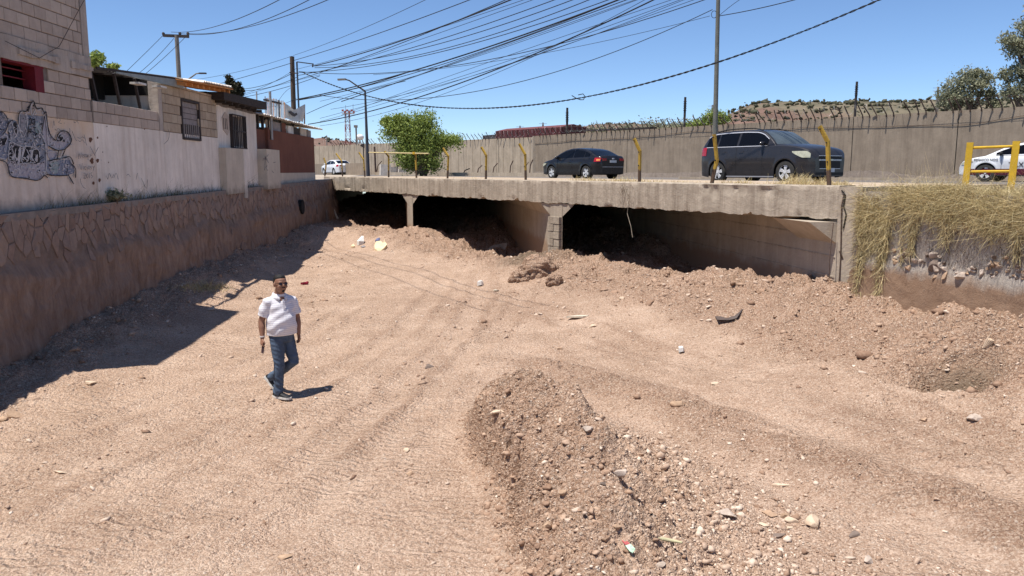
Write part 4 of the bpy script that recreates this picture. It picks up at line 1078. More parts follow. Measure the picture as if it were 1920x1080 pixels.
fill([(150,200),(175,170),(195,230),(185,300),(160,280)], BK)
fill([(640,380),(660,325),(695,318),(710,360),(685,395)], BK)
fill([(5,380),(75,350),(70,410),(30,440),(-10,430)], BK)
for p in ([(215,470),(240,470),(225,620),(200,620)], [(255,470),(285,465),(265,540),(235,630)], [(340,500),(370,490),(360,600),(340,620)], [(400,560),(425,540),(420,620),(395,600)], [(150,560),(170,520),(178,560),(160,600)], [(300,560),(320,540),(325,600),(305,610)]):
    fill(p, WH)
fill([(400,180),(450,190),(470,260),(440,300),(400,280)], TQ)
def inside(p, q):
    c = False
    for i in range(len(q)):
        (x1, y1), (x2, y2) = q[i], q[i - 1]
        if (y1 > p[1]) != (y2 > p[1]) and p[0] < (x2 - x1) * (p[1] - y1) / (y2 - y1) + x1: c = not c
    return c
BODY = [[(95,180),(140,150),(215,230),(265,48),(340,-30),(372,-65),(412,35),(478,42),(470,270),(520,420),(522,700),(390,830),(170,800),(85,640)], [(530,160),(560,310),(630,385),(720,270),(795,400),(690,485),(560,440)], [(525,620),(770,570),(835,740),(560,760)], [(-200,60),(0,60),(88,150),(60,290),(100,520),(0,590),(-200,600)]]
sw_, sk_, sl_ = MB(), MB(), MB(); rg = random.Random(3); cnt = 0
while cnt < 420:
    p = (rg.uniform(-60, 830), rg.uniform(-60, 830))
    if not any(inside(p, q) for q in BODY): continue
    a = rg.uniform(-1.2, 1.9); l = rg.uniform(8, 42); q = (p[0] + l * math.cos(a), p[1] + l * math.sin(a)); m__ = ((p[0] + q[0]) / 2 + rg.uniform(-7, 7), (p[1] + q[1]) / 2 + rg.uniform(-7, 7))
    stroke((sw_, sk_, sl_)[0 if cnt % 5 < 2 else 1 if cnt % 5 < 3 else 2], [p, m__, q], rg.uniform(3, 13), k=2, off=gl[0] + 0.0008 * (cnt % 7)); cnt += 1
for b_, m__ in ((sw_, WH), (sk_, BK), (sl_, LI)): setp(b_.build("graffiti_scratches", m__, h1w), kind='stuff')
gl[0] += 0.006
wb_ = MB(); kb = MB()
for s_ in ([(98,520),(115,400),(180,420),(250,450),(290,445),(380,455),(440,500),(445,570)], [(215,230),(222,90),(262,58),(300,90),(308,220),(270,340),(230,290),(215,200)], [(130,160),(150,230),(175,310),(195,300),(205,200)],
           [(345,10),(372,-45),(402,12),(362,100),(345,10)], [(415,42),(470,38),(485,90),(500,95)], [(430,250),(500,380),(520,500),(522,700),(490,765)], [(510,100),(530,250),(545,420),(560,440),(640,478),(720,480),(770,440),(795,380),(770,300),(710,285),(660,320),(640,375)], [(690,320),(715,350),(690,390),(655,395)],
           [(530,512),(600,505),(650,520),(610,600),(570,620)], [(570,620),(700,585),(770,572),(810,640)], [(230,640),(400,630)], [(240,470),(290,455)], [(130,430),(100,500),(100,600)], [(60,590),(-40,560),(-60,480)], [(490,760),(560,815)],
           [(100,160),(60,120),(20,60),(-30,60)], [(0,350),(60,320),(85,350),(60,420)], [(160,540),(140,600)], [(720,470),(680,570)]):
    stroke(wb_, s_, 7)
for s_ in ([(-10,60),(40,70),(85,140),(90,200),(60,280),(30,310)], [(95,200),(120,160),(150,150)], [(205,200),(212,90),(240,50),(290,55),(320,20),(372,-68),(412,20),(470,15),(490,60)], [(490,90),(520,58),(530,160),(560,300),(625,378),(650,320),(690,275),(760,285),(800,350),(795,410),(740,470),(680,490),(600,475),(550,440)],
           [(740,470),(700,560)], [(545,610),(640,590),(680,590)], [(700,582),(790,565),(830,650)], [(520,760),(600,775),(740,775),(780,765)], [(-10,600),(60,620),(95,680),(110,750),(160,795),(290,805),(390,828),(450,820),(500,770)], [(540,800),(500,770)], [(770,770),(830,870)], [(800,640),(850,700),(850,800)],
           [(330,150),(350,130),(350,190),(335,210)], [(365,150),(395,140),(380,200),(365,180)], [(325,260),(355,250),(340,290),(370,280),(390,300)], [(370,230),(405,235)], [(475,270),(490,170),(500,110)], [(310,340),(320,220)], [(560,450),(640,490),(660,500),(640,600)]):
    stroke(kb, s_, 10)
for s_ in [[(130,460),(150,520),(135,600)], [(180,470),(170,540),(190,610)], [(300,480),(330,560),(300,620)], [(250,560),(300,600)], [(380,480),(350,560),(390,620)], [(110,560),(150,580),(160,625)]]: stroke(wb_, s_, 7)
wb_.build("graffiti_outline", WH, h1w); kb.build("graffiti_outline", BK, h1w)
# the small handwritten tags: one reads "Nen que / Vicios y / 2015"
z4 = lambda p: (p[0] / 4.153, 180 + p[1] / 4.153)
tb = MB(); TS = [
 [(612,490),(615,445),(628,485),(632,440)], [(640,470),(652,462),(645,455),(638,470),(652,482)], [(660,480),(658,455),(668,458),(670,480)],
 [(678,455),(670,462),(680,475),(684,455),(686,500)], [(692,455),(693,475),(703,472),(703,452)], [(706,468),(716,460)],
 [(620,530),(632,575),(640,525)], [(648,545),(650,572)], [(668,548),(658,552),(660,572),(670,570)], [(678,550),(680,575)], [(690,548),(686,565),(698,568),(698,550),(690,548)], [(712,545),(704,555),(714,560),(706,572)], [(722,545),(730,560),(736,542),(722,590)],
 [(650,605),(662,600),(660,625),(652,645),(670,640)], [(678,605),(672,625),(682,640),(688,615),(678,605)], [(697,600),(698,640)], [(722,598),(708,600),(712,618),(724,625),(710,640)],
 [(410,250),(420,190),(425,230)], [(440,180),(460,172),(470,190),(455,205),(480,215)], [(425,255),(440,268),(452,252),(470,270),(465,285)], [(495,262),(505,290)], [(478,320),(500,340),(528,318)], [(540,250),(545,270),(535,300)],
 [(560,270),(575,310),(590,340),(600,350)], [(600,320),(625,330),(640,318),(660,330)], [(610,345),(625,355),(640,340),(660,365)], [(655,300),(665,340),(670,370),(675,385)], [(700,390),(740,465)], [(735,460),(765,400)],
 [(625,640),(632,680),(650,710),(668,722)], [(575,190),(582,210),(600,195),(610,215)], [(5,150),(30,170),(60,180)], [(20,130),(25,165),(40,140),(50,190)], [(0,225),(35,222)], [(0,165),(10,185)],
 [(830,620),(840,650),(850,600),(870,640),(885,610)], [(885,640),(905,600),(920,650)], [(985,620),(1000,610),(1015,630)], [(1060,650),(1070,600)], [(1100,640),(1140,720),(1150,650)], [(1275,375),(1310,340),(1318,290),(1310,260)]]
for s_ in TS: stroke(tb, s_, 3.2, conv=z4, k=3)
tb.build("graffiti_tag", pm("thin_black", (0.06, 0.05, 0.055)), h1w)
sb = MB()
for cx_, cy_, r in ((705,340,17),(760,325,8),(715,505,19),(760,503,14),(775,655,13),(728,678,12),(833,237,5),(845,517,5),(780,203,5),(799,437,4),(1125,258,5)):
    gl[0] += 0.0002; q = [(cx_ + r * 0.8 * math.cos(a * 0.6283) * (1 + 0.25 * math.sin(a * 3 + cx_)), cy_ + r * 1.2 * math.sin(a * 0.6283) * (1 + 0.2 * math.cos(a * 2 + cy_))) for a in range(10)]
    sb.add([wp(*z4(p), 0.004) for p in q], [tuple(range(10))])
sb.build("broken_patch", simple("bare_brown_render", (0.14, 0.07, 0.045), 0.95), h1w)

# ---- house 2: terrace with tin roof
Y2 = YZ(303, 200)[0]
h2 = thing("terrace_house", "terrace with block parapet, dark posts and sloping tin roof beside the tall block house", "house", wl((Y1 + Y2) / 2, -0.6))
mb = MB(); wbox(mb, Y1 + 0.004, Y2, lambda y: ledge_z(y) - 0.02, ZP, -0.18, 0.003); mb.build("plastered_wall", MAT['plaster_white'], h2)
mb = MB(); wbox(mb, Y1 + 0.004, Y2, ZP, 1.29, -0.18, -0.012); mb.build("mortar_joints", MAT['mortarj'], h2)
blocks(h2, MAT['block'], Y1 + 0.03, Y2 - 0.22, ZP + 0.003, 1.30, ch=0.205)
mb = MB(); wbox(mb, Y2 - 0.2, Y2, ZP, 1.98, -0.2, 0.015); mb.build("corner_column", MAT['band'], h2)
for px in (188, 231, 268):
    ya = YZ(px, 190)[0]; mb = MB(); mb.bar(wl(ya + 0.08, 1.29, -0.1), wl(ya - 0.12, 1.92, -0.1), 0.05, 0.05); mb.build("post", MAT['ironbar'], h2)
mb = MB(); wbox(mb, Y1 + 0.6, Y2 + 0.6, -0.6, 1.62, -2.3, -2.2); mb.build("rear_wall", MAT['plaster_white'], h2)
mb = MB(); wbox(mb, Y1 + 0.1, Y1 + 0.62, -0.6, 1.9, -2.3, -2.19); wbox(mb, Y1 + 0.3, Y2 + .6, 1.62, 1.72, -2.28, -2.1); wbox(mb, Y1 + 0.03, Y2 - .2, 1.55, lambda y: 1.86 + 0.055 * (y - Y1) + 0.05, -1.2, -1.15); mb.build("terrace_shade_panels", MAT['dark'], h2)  # black panels stand in for the shade under the terrace roof
mb = MB(); wbox(mb, Y2 - 0.12, Y2 - 0.02, -0.6, 1.66, -2.3, -0.2); mb.build("side_wall", MAT['plaster_white'], h2)
mb = MB(); wbox(mb, Y2 - 0.14, Y2 - 0.02, 1.662, 2.12, -2.3, -0.21); mb.build("roof_shade_panel", MAT['dark'], h2)  # black panel paints the roof's shade above the side wall
def zr2(y): return 1.86 + 0.055 * (y - Y1)
mb = MB()                                     # corrugated sheet falling towards the viewer's side
nr_ = 26
for k in range(nr_):
    a, b = Y1 + 0.03 + (Y2 + 0.9 - Y1) * k / nr_, Y1 + 0.03 + (Y2 + 0.9 - Y1) * (k + 1) / nr_; m_ = (a + b) / 2
    for (p, q, s1, s2) in ((a, m_, 0, 0.025), (m_, b, 0.025, 0)):
        mb.hexa([wl(p, zr2(p) + 0.20 + s1, -2.6), wl(p, zr2(p) + 0.04 + s1, -0.4), wl(q, zr2(q) + 0.04 + s2, -0.4), wl(q, zr2(q) + 0.20 + s2, -2.6),
                 wl(p, zr2(p) + 0.212 + s1, -2.6), wl(p, zr2(p) + 0.052 + s1, -0.4), wl(q, zr2(q) + 0.052 + s2, -0.4), wl(q, zr2(q) + 0.212 + s2, -2.6)])
mb.build("roof", MAT['roofdark'], h2)
mb = MB(); a, b = YZ(205, 140)[0], YZ(333, 160)[0]
mb.hexa([wl(a, zr2(a) - 0.03, 0.10), wl(a, zr2(a) - 0.03, 0.14), wl(b, zr2(b) - 0.17, 0.14), wl(b, zr2(b) - 0.17, 0.10), wl(a, zr2(a) + 0.0, 0.10), wl(a, zr2(a) + 0.0, 0.14), wl(b, zr2(b) + 0.02, 0.14), wl(b, zr2(b) + 0.02, 0.10)])
mb.build("fascia", MAT['tingrey'], h2)
mb = MB(); mb.bar(wl(Y1 + 0.03, zr2(Y1) + 0.02, 0.12), wl(b, zr2(b) + 0.035, 0.12), 0.03, 0.05); mb.build("edge_beam", MAT['roofdark'], h2)
for a_ in (0.5, 1.4, 2.3):
    mb = MB(); mb.bar(wl(Y1 + a_, zr2(Y1 + a_) - 0.02, 0.10), wl(Y1 + a_, zr2(Y1 + a_) + 0.05, -1.3), 0.05, 0.06); mb.build("rafter", MAT['roofdark'], h2)
for px, py, l_ in ((257, 157, 0.34), (297, 163, 0.3)):
    y_, z_ = YZ(px, py, 0.1); mb = MB(); wbox(mb, y_ - l_ / 2, y_ + l_ / 2, z_ - 0.02, z_ + 0.02, 0.02, 0.22); mb.build("lit_roof_patch", MAT['tin'], h2)  # pale tin pieces stand in for spots of sun on the roof

# ---- house 3: tan blocks, shuttered window, orange rafters
Y3 = YZ(407, 240)[0]; ZT3 = 1.99
h3 = thing("small_house", "house with tan blocks above white plaster, a shuttered window and orange rafter ends", "house", wl((Y2 + Y3) / 2, -0.55))
mb = MB(); wbox(mb, Y2 + 0.004, Y3, lambda y: ledge_z(y) - 0.02, ZP - 0.01, -0.18, 0.006); mb.build("plastered_wall", MAT['plaster_white'], h3)
w30, w31 = YZ(341, 220)[0], YZ(372, 220)[0]; g0, g1 = 0.80, 1.66
mb = MB(); wbox(mb, Y2 + 0.004, w30, ZP - 0.01, ZT3, -0.18, -0.012); wbox(mb, w31, Y3, ZP - 0.01, ZT3, -0.18, -0.012); wbox(mb, w30, w31, g1, ZT3, -0.18, -0.012); mb.build("mortar_joints", MAT['mortarj'], h3)
blocks(h3, MAT['block_tan'], Y2 + 0.03, Y3, ZP, ZT3, holes=((w30 - 0.05, w31 + 0.05, g0, g1 + 0.02),), ch=0.21)
wn = thing("window", None, None, (0, 0, 0)); wn.parent = h3; wn.location = wl((w30 + w31) / 2, 1.2) - h3.location
mb = MB(); wbox(mb, w30 - 0.06, w30, g0 - 0.05, g1 + 0.05, -0.08, 0.03); wbox(mb, w31, w31 + 0.06, g0 - 0.05, g1 + 0.05, -0.08, 0.03); wbox(mb, w30, w31, g1, g1 + 0.05, -0.08, 0.03); wbox(mb, w30, w31, g0 - 0.06, g0, -0.08, 0.04); mb.build("window_frame", MAT['ironbar'], wn)
for k in range(4):
    a = g0 + 0.32 + (g1 - g0 - 0.32) * k / 4; mb = MB(); wbox(mb, w30, w31, a + 0.006, a + (g1 - g0 - 0.32) / 4 - 0.006, -0.06, -0.03); mb.build("shutter_panel", MAT['shutter'], wn)
for k in range(8):
    a = w30 + (w31 - w30) * (k + 0.5) / 8; mb = MB(); wbox(mb, a - 0.02, a + 0.02, g0, g0 + 0.32, 0.0, 0.02); mb.build("window_bar", MAT['shutter'], wn)
mb = MB(); wbox(mb, w30 - 0.02, w31 + 0.02, g0 - 0.02, g1, -0.17, -0.09); mb.build("pane", MAT['dark'], wn)
def zr3(y): return 2.02 + 0.04 * (y - Y2)
a0 = YZ(322, 170)[0]
for k in range(9):
    a = a0 + (Y3 + 0.15 - a0) * k / 8; mb = MB()
    mb.hexa([wl(a - 0.035, zr3(a) + 0.02, -0.6), wl(a - 0.035, zr3(a) - 0.10, 0.34), wl(a + 0.035, zr3(a) - 0.10, 0.34), wl(a + 0.035, zr3(a) + 0.02, -0.6),
             wl(a - 0.035, zr3(a) + 0.12, -0.6), wl(a - 0.035, zr3(a) - 0.02, 0.34), wl(a + 0.035, zr3(a) - 0.02, 0.34), wl(a + 0.035, zr3(a) + 0.12, -0.6)]); mb.build("rafter", MAT['orange'], h3)
mb = MB(); mb.hexa([wl(a0 - .1, zr3(a0) + 0.13, -1), wl(a0 - .1, zr3(a0) + 0.0, 0.42), wl(Y3 + .2, zr3(Y3) + 0.0, 0.42), wl(Y3 + .2, zr3(Y3) + 0.13, -1), wl(a0 - .1, zr3(a0) + 0.16, -1), wl(a0 - .1, zr3(a0) + 0.03, 0.42), wl(Y3 + .2, zr3(Y3) + 0.03, 0.42), wl(Y3 + .2, zr3(Y3) + 0.16, -1)]); mb.build("roof_boards", MAT['orange'], h3)
mb = MB(); nr_ = 18
for k in range(nr_):
    a, b = a0 + 1.3 + (Y3 + 0.5 - a0 - 1.3) * k / nr_, a0 + 1.3 + (Y3 + 0.5 - a0 - 1.3) * (k + 1) / nr_; m_ = (a + b) / 2
    for (p, q, s1, s2) in ((a, m_, 0, 0.04), (m_, b, 0.04, 0)):
        mb.hexa([wl(p, zr3(p) + 0.32 + s1, -2.4), wl(p, zr3(p) + 0.06 + s1, 0.30), wl(q, zr3(q) + 0.06 + s2, 0.30), wl(q, zr3(q) + 0.32 + s2, -2.4),
                 wl(p, zr3(p) + 0.34 + s1, -2.4), wl(p, zr3(p) + 0.08 + s1, 0.30), wl(q, zr3(q) + 0.08 + s2, 0.30), wl(q, zr3(q) + 0.34 + s2, -2.4)])
mb.build("roof", MAT['tin'], h3)
mb = MB(); wbox(mb, Y2, Y3, -0.6, 2.2, -3.2, -3.1); wbox(mb, Y3 - 0.1, Y3 - 0.01, -0.6, 2.1, -3.1, -0.2); mb.build("rear_wall", MAT['plaster_cream'], h3)

# ---- house 4: white with barred window and tarred roof
Y4 = YZ(480, 250)[0]; ZT4 = 1.80
h4 = thing("white_house", "rough white plastered house with a barred window under a black board roof", "house", wl((Y3 + Y4) / 2, -0.5))
w40, w41 = YZ(431, 240)[0], YZ(454, 240)[0]; j0, j1 = 0.70, 1.56
mb = MB(); lz = lambda y: ledge_z(y) - 0.02
wbox(mb, Y3 + 0.004, w40, lz, ZT4, -0.2, 0.012); wbox(mb, w41, Y4, lz, ZT4, -0.2, 0.012); wbox(mb, w40, w41, lz, j0, -0.2, 0.012); wbox(mb, w40, w41, j1, ZT4, -0.2, 0.012)
mb.build("plastered_wall", MAT['plaster_white'], h4)
mb = MB()
for k in range(40):
    a, b = Y3 + (Y4 - Y3) * k / 40, Y3 + (Y4 - Y3) * (k + 1) / 40; wbox(mb, a, b, ZT4 - 0.05 + 0.03 * nz(a, 3, 4), ZT4 + 0.05, -0.2, 0.025)
mb.build("broken_wall_head", MAT['mortarj'], h4)
wn = thing("window", None, None, (0, 0, 0)); wn.parent = h4; wn.location = wl((w40 + w41) / 2, 1.1) - h4.location
for k in range(9):
    a = w40 - 0.04 + (w41 - w40 + 0.08) * k / 8; mb = MB(); mb.tube([wl(a, j0 - 0.06, 0.1), wl(a + 0.01 * (-1) ** k, (j0 + j1) / 2, 0.1), wl(a, j1 + 0.02, 0.1)], 0.014, 6); mb.build("window_bar", MAT['ironbar'], wn)
for z in (j0 - 0.05, (j0 + j1) / 2, j1 + 0.02): mb = MB(); wbox(mb, w40 - 0.06, w41 + 0.06, z - 0.015, z + 0.015, 0.085, 0.115); mb.build("cross_bar", MAT['ironbar'], wn)
for yy_ in (w40 - 0.05, w41 + 0.05):
    mb = MB(); wbox(mb, yy_ - 0.01, yy_ + 0.01, j0 - 0.06, j1 + 0.03, 0.0, 0.1); mb.build("side_bracket", MAT['ironbar'], wn)
mb = MB(); wbox(mb, w40, w41, j0, j1, -0.15, -0.12); mb.build("pane", MAT['glassdark'], wn)
v0, v1 = YZ(415, 230)[0], YZ(428, 230)[0]
q = [wl(v0, 1.45, 0.017), wl((v0+v1)/2, 1.62, 0.017), wl(v1, 1.5, 0.017), wl(v1, 1.15, 0.017), wl((v0+v1)/2 + .1, 0.98, 0.017), wl(v0 + .05, 1.12, 0.017)]
mb = MB(); mb.slab(q, WN * 0.012); mb.build("patched_vent", MAT['block'], h4)
for k in range(3): mb = MB(); wbox(mb, v0 + 0.08 + 0.14 * k, v0 + 0.10 + 0.14 * k, 1.14, 1.44, 0.03, 0.04); mb.build("vent_bar", MAT['ironbar'], h4)
b0_, b1_ = YZ(410, 320)[0], YZ(450, 320)[0]
mb = MB(); wbox(mb, b0_ + 0.05, b1_ - 0.3, lambda y: ledge_z(y) - 0.12, 0.62, 0.012, 0.20); mb.build("buttress", MAT['plaster_cream'], h4)
mb = MB(); wbox(mb, b1_ - 0.3, b1_ - 0.04, lambda y: ledge_z(y) - 0.28, 0.62, 0.012, 0.215); mb.build("buttress", MAT['plaster_white'], h4)  # whiter strip stands for the sunlit right side of the buttress
c0, c1 = YZ(398, 190)[0], YZ(479, 200)[0]
mb = MB(); mb.hexa([wl(c0 - .1, 1.90, -2), wl(c0 - .1, 1.86, 0.35), wl(c1, 1.90, 0.35), wl(c1, 1.92, -2), wl(c0 - .1, 2.10, -2), wl(c0 - .1, 2.06, 0.35), wl(c1, 2.14, 0.35), wl(c1, 2.16, -2)]); mb.build("roof", MAT['roofdark'], h4)
for k in range(7):
    a = c0 + (c1 - c0) * (k + 0.3) / 7; mb = MB(); mb.bar(wl(a, 1.84, -0.4), wl(a, 1.83, 0.30), 0.07, 0.07); mb.build("rafter", MAT['roofdark'], h4)
mb = MB(); wbox(mb, Y3, Y4, -0.6, 1.9, -3.2, -3.1); wbox(mb, Y4 - 0.1, Y4 - 0.01, -0.6, 1.85, -3.1, -0.2); mb.build("rear_wall", MAT['plaster_cream'], h4)

# ---- house 5: red-brown building at the end
Y5 = YZ(589, 290)[0]
h5 = thing("red_brown_building", "red-brown plastered building with a corrugated lean-to roof at the end of the row", "building", wl((Y4 + Y5) / 2, -0.42))
ys_ = YZ(505, 290)[0]
mb = MB(); wbox(mb, Y4, ys_, lz, 1.33, -0.2, -0.08); wbox(mb, ys_, Y5, -0.08, 1.36, -0.2, 0.012); mb.build("painted_wall", MAT['redbrown'], h5)
mb = MB(); wbox(mb, ys_, Y5, lz, -0.08, -0.2, 0.02); mb.build("whitewashed_base", MAT['plaster_cream'], h5)
mb = MB(); wbox(mb, ys_ - 0.12, ys_ - 0.004, lz, 1.42, -0.2, 0.02); mb.build("pilaster", MAT['redbrown'], h5)
mb = MB(); wbox(mb, Y5 - 0.16, Y5 - 0.002, lz, 1.7, -4.2, -0.2); mb.build("end_wall", MAT['redbrown'], h5)
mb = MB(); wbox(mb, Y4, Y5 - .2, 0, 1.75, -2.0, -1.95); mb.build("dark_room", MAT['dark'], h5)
yb = ys_ + 0.1; k = 0
while yb < Y5 - 0.3:
    wd_ = 0.55 + 0.5 * random.random(); mb = MB(); mm_ = [MAT['plaster_cream'], MAT['shutter'], MAT['redbrown'], MAT['tin'], MAT['roofdark']][k % 5]
    wbox(mb, yb, min(yb + wd_, Y5 - 0.1), 1.36, 1.63 + 0.08 * random.random(), -0.12, -0.06 + 0.02 * (k % 2)); mb.build("infill_board", mm_, h5); yb += wd_ + (0.25 if k % 3 == 2 else 0.03); k += 1
for px in (486, 495, 505, 528, 552):
    ya = YZ(px, 220)[0]; mb = MB(); wbox(mb, ya - 0.04, ya + 0.04, 1.33, 1.78, -0.1, -0.02); mb.build("post", MAT['ironbar'], h5)
mb = MB(); nr_ = 40
def zr5(y): return 1.80 - 0.003 * (y - Y4)
for k in range(nr_):
    a, b = Y4 + (Y5 + 0.9 - Y4) * k / nr_, Y4 + (Y5 + 0.9 - Y4) * (k + 1) / nr_; m_ = (a + b) / 2
    o_ = 0.22 + 0.05 * nz(a, 2, 3)
    for (p, q, s1, s2) in ((a, m_, 0, 0.035), (m_, b, 0.035, 0)):
        mb.hexa([wl(p, zr5(p) + 0.28 + s1, -3), wl(p, zr5(p) - 0.05 + s1, o_), wl(q, zr5(q) - 0.05 + s2, o_), wl(q, zr5(q) + 0.28 + s2, -3),
                 wl(p, zr5(p) + 0.30 + s1, -3), wl(p, zr5(p) - 0.03 + s1, o_), wl(q, zr5(q) - 0.03 + s2, o_), wl(q, zr5(q) + 0.30 + s2, -3)])
mb.build("roof", MAT['tin'], h5)
e0, e1 = YZ(482, 310)[0], YZ(517, 310)[0]
mb = MB(); wbox(mb, e0 + 0.05, e1 - .6, lambda y: ledge_z(y) - 0.1, 0.68, -0.05, 0.30); bx = mb.build("meter_box", MAT['plaster_cream'], h5)
mb = MB(); z5 = lambda p: (300 + p[0] / 4.153, 180 + p[1] / 4.153)
for s_ in ([(800,490),(825,480),(845,455)], [(815,470),(835,500),(845,520)], [(822,470),(818,520),(815,580)], [(835,540),(825,560),(840,580)], [(795,500),(840,490)], [(880,520),(900,515)], [(870,580),(885,600)]):
    stroke(mb, s_, 4, conv=z5, off=0.304, k=3)
mb.build("graffiti_tag", pm("thin_black", (0.06, 0.05, 0.055)), bx)
# loose things on that roof
def roofpt(px, py, back=0.6): return wp(px, py, -back)
p_ = roofpt(507, 262, -0.05); o = MB().tube([wp(510, 262, 0.06), wp(506, 172, 0.06)], 0.045, 8).build("standpipe", MAT['galv'], None, 40, loc=tuple(wp(510, 262, 0.06))); setp(o, "upright grey pipe strapped to the front of the red-brown building", "pipe")
sg = thing("roof_banner", "torn white banner with a dark emblem on a rusty frame on the last roof", "banner", roofpt(552, 226, 0.8))
A_, B_, C_, D_ = roofpt(531, 192, .8), roofpt(570, 196, .8), roofpt(569, 230, .8), roofpt(533, 222, .8)
mb = MB(); V = []
for i in range(13):
    for j in range(7):
        u_, v_ = i / 12, j / 6; p = A_.lerp(B_, u_).lerp(D_.lerp(C_, u_), v_); p = p + Vector((0, 0, -0.22 * 4 * u_ * (1 - u_) * (1 - v_) + 0.03 * math.sin(u_ * 9))) + WN * 0.05 * math.sin(u_ * 7 + v_ * 3); V.append(p)
mb.add(V, [(i*7+j, (i+1)*7+j, (i+1)*7+j+1, i*7+j+1) for i in range(12) for j in range(6)]); mb.build("banner_cloth", simple("dirty_white_cloth", (0.5, 0.49, 0.47), 0.9, 0.25, 3), sg, 60)
for fa, fb in (((571, 196), (571, 236)), ((523, 188), (524, 235))):
    mb = MB(); mb.tube([roofpt(*fa, .8), roofpt(*fb, .8)], 0.03, 6); mb.build("frame_pole", MAT['steel'], sg)
mb = MB(); e_ = [(541, 210), (546, 208), (552, 213), (556, 211), (558, 215), (552, 219), (546, 216)]
mb.add([roofpt(x, y, .74) for x, y in e_], [tuple(range(len(e_)))]); mb.build("printed_emblem", MAT['ironbar'], sg)
fn = thing("scrap_fence", "patched fence of upright scrap boards and bars on the last roof", "fence", roofpt(505, 225, .7))
for k in range(15):
    x = 497 + k * 2.6; y0 = 182 + 0.6 * k + random.uniform(-2, 2); mb = MB(); a, b = roofpt(x, y0, .7), roofpt(x + 0.6, 222 + k * 0.6, .7); mb.bar(a, b, 0.055, 0.02, up=WN); mb.build("slat", random.choice([MAT['steel'], MAT['shutter'], MAT['orange'], MAT['plaster_cream'], MAT['ironbar']]), fn)
mb = MB(); mb.bar(roofpt(496, 187, .7), roofpt(525, 194, .7), 0.06, 0.10, up=WN); mb.build("top_rail", MAT['ironbar'], fn)
# roof sheets behind house 3/4
for pts_, m__, lab, nm in (([(372,150),(440,162),(446,176),(380,166)], MAT['tin'], "bright tin sheet lying on the roof behind the orange rafters", "tin_sheet"),):
    mb = MB(); q = [roofpt(x, y, 1.5) for x, y in pts_]; mb.slab(q, WN * -2.0 + Vector((0, 0, 0.25))); o = mb.build(nm, m__, None, loc=tuple(q[0])); setp(o, lab, "roof sheet")
# the skinny rails between houses 4 and 5
mb = MB(); mb.bar(roofpt(478, 207, .1), roofpt(505, 218, .1), 0.05, 0.05); mb.bar(roofpt(480, 213, .3), roofpt(500, 225, .3), 0.05, 0.05); o = mb.build("loose_board", MAT['roofdark'], None, loc=tuple(roofpt(480, 213, .3))); setp(o, "dark boards poking out between the black roof and the tin lean-to", "board")
mb = MB(); mb.tube([roofpt(482, 205, .8), roofpt(481, 172, .8)], 0.025, 6); o = mb.build("thin_mast", MAT['galv'], None, loc=tuple(roofpt(482, 205, .8))); setp(o, "thin bare mast rising behind the end of the black roof", "mast")
# rubble where the stone wall meets the bridge
for k, (px, py, w_) in enumerate(((592, 352, 26), (606, 345, 16), (600, 372, 30), (585, 362, 22), (612, 362, 18))):
    p = at_y(px, py, 36.5 + 0.2 * k); r = w_ / 1517 * 36 / 2; me = rock_mesh(r, 300 + k, 0.9, 1.1); o = bpy.data.objects.new("rubble_block", me); COL.objects.link(o); me.materials.append([MAT['rock_grey'], MAT['abut'], MAT['rock_dark']][k % 3]); o.location = p - rootloc(rw); o.parent = rw
# ================================================================== back wall with leaning bars
def wall_run(name, label, A, B, ztop_a, ztop_b, mat_, thick=0.25, panels=(), cat="wall"):
    d = (B - A).normalized(); n = Vector((d.y, -d.x, 0))
    if n.y > 0: n = -n                       # towards the viewer
    t = thing(name, label, cat, (A + B) / 2 + Vector((0, 0, -0.43)))
    L = (B - A).length; cuts = [0] + sorted(panels) + [L]
    for a, b in zip(cuts[:-1], cuts[1:]):
        mb = MB(); p, q = A + d * (a + 0.02), A + d * (b - 0.02)
        zt = lambda s: ztop_a + (ztop_b - ztop_a) * s / L
        mb.hexa([p + Vector((0, 0, -0.5)), p - n * thick + Vector((0, 0, -0.5)), q - n * thick + Vector((0, 0, -0.5)), q + Vector((0, 0, -0.5)),
                 p + Vector((0, 0, zt(a))), p - n * thick + Vector((0, 0, zt(a))), q - n * thick + Vector((0, 0, zt(b))), q + Vector((0, 0, zt(b)))])
        mb.build("wall_panel", mat_, t)
        if b < L: mb = MB(); mb.box(A + d * b - n * (thick / 2 + .02) + Vector((0, 0, (zt(b) - 0.5) / 2)), d * 0.02, n * (thick / 2 - 0.02), (0, 0, (zt(b) + 0.5) / 2 - 0.01)); mb.build("joint", MAT['dark'], t)
    return t, d, n, L
WA = Vector((1920 / 1517 * 0 + (1990 - 960) / 1517 * 32.2, 32.2, 0))
def wallpt(px, Yv): return Vector(((px - 960) / 1517 * Yv, Yv, 0))
def wallY(px): return 1517 * 3.0 / (0.0622 * (px + 234))
def ztop(px, py): return (320 - py) / 1517 * wallY(px)
B1 = wallpt(1002, wallY(1002)); B1c = wallpt(1365, wallY(1365)); A1 = wallpt(2250, wallY(2250))
def along(A, B, px):                      # distance from A where the run crosses a picture column
    dx = (px - 960) / 1517.0; d = (B - A).normalized(); return (dx * A.y - A.x) / (d.x - dx * d.y)
zl, zm, zr = ztop(1002, 258), ztop(1345, 240), ztop(2250, 182)
zl = ztop(1002, 256)
t1, d1, n1, L1 = wall_run("boundary_wall", "tall grey-brown cast wall behind the dark cars, rusty bars leaning out along its top", A1, B1, zr, zl, MAT['farwall'], 0.3,
                          [along(A1, B1, px) for px in (1790, 1595, 1364, 1175)])
B2 = wallpt(560, 97); A2 = wallpt(1003, 66)
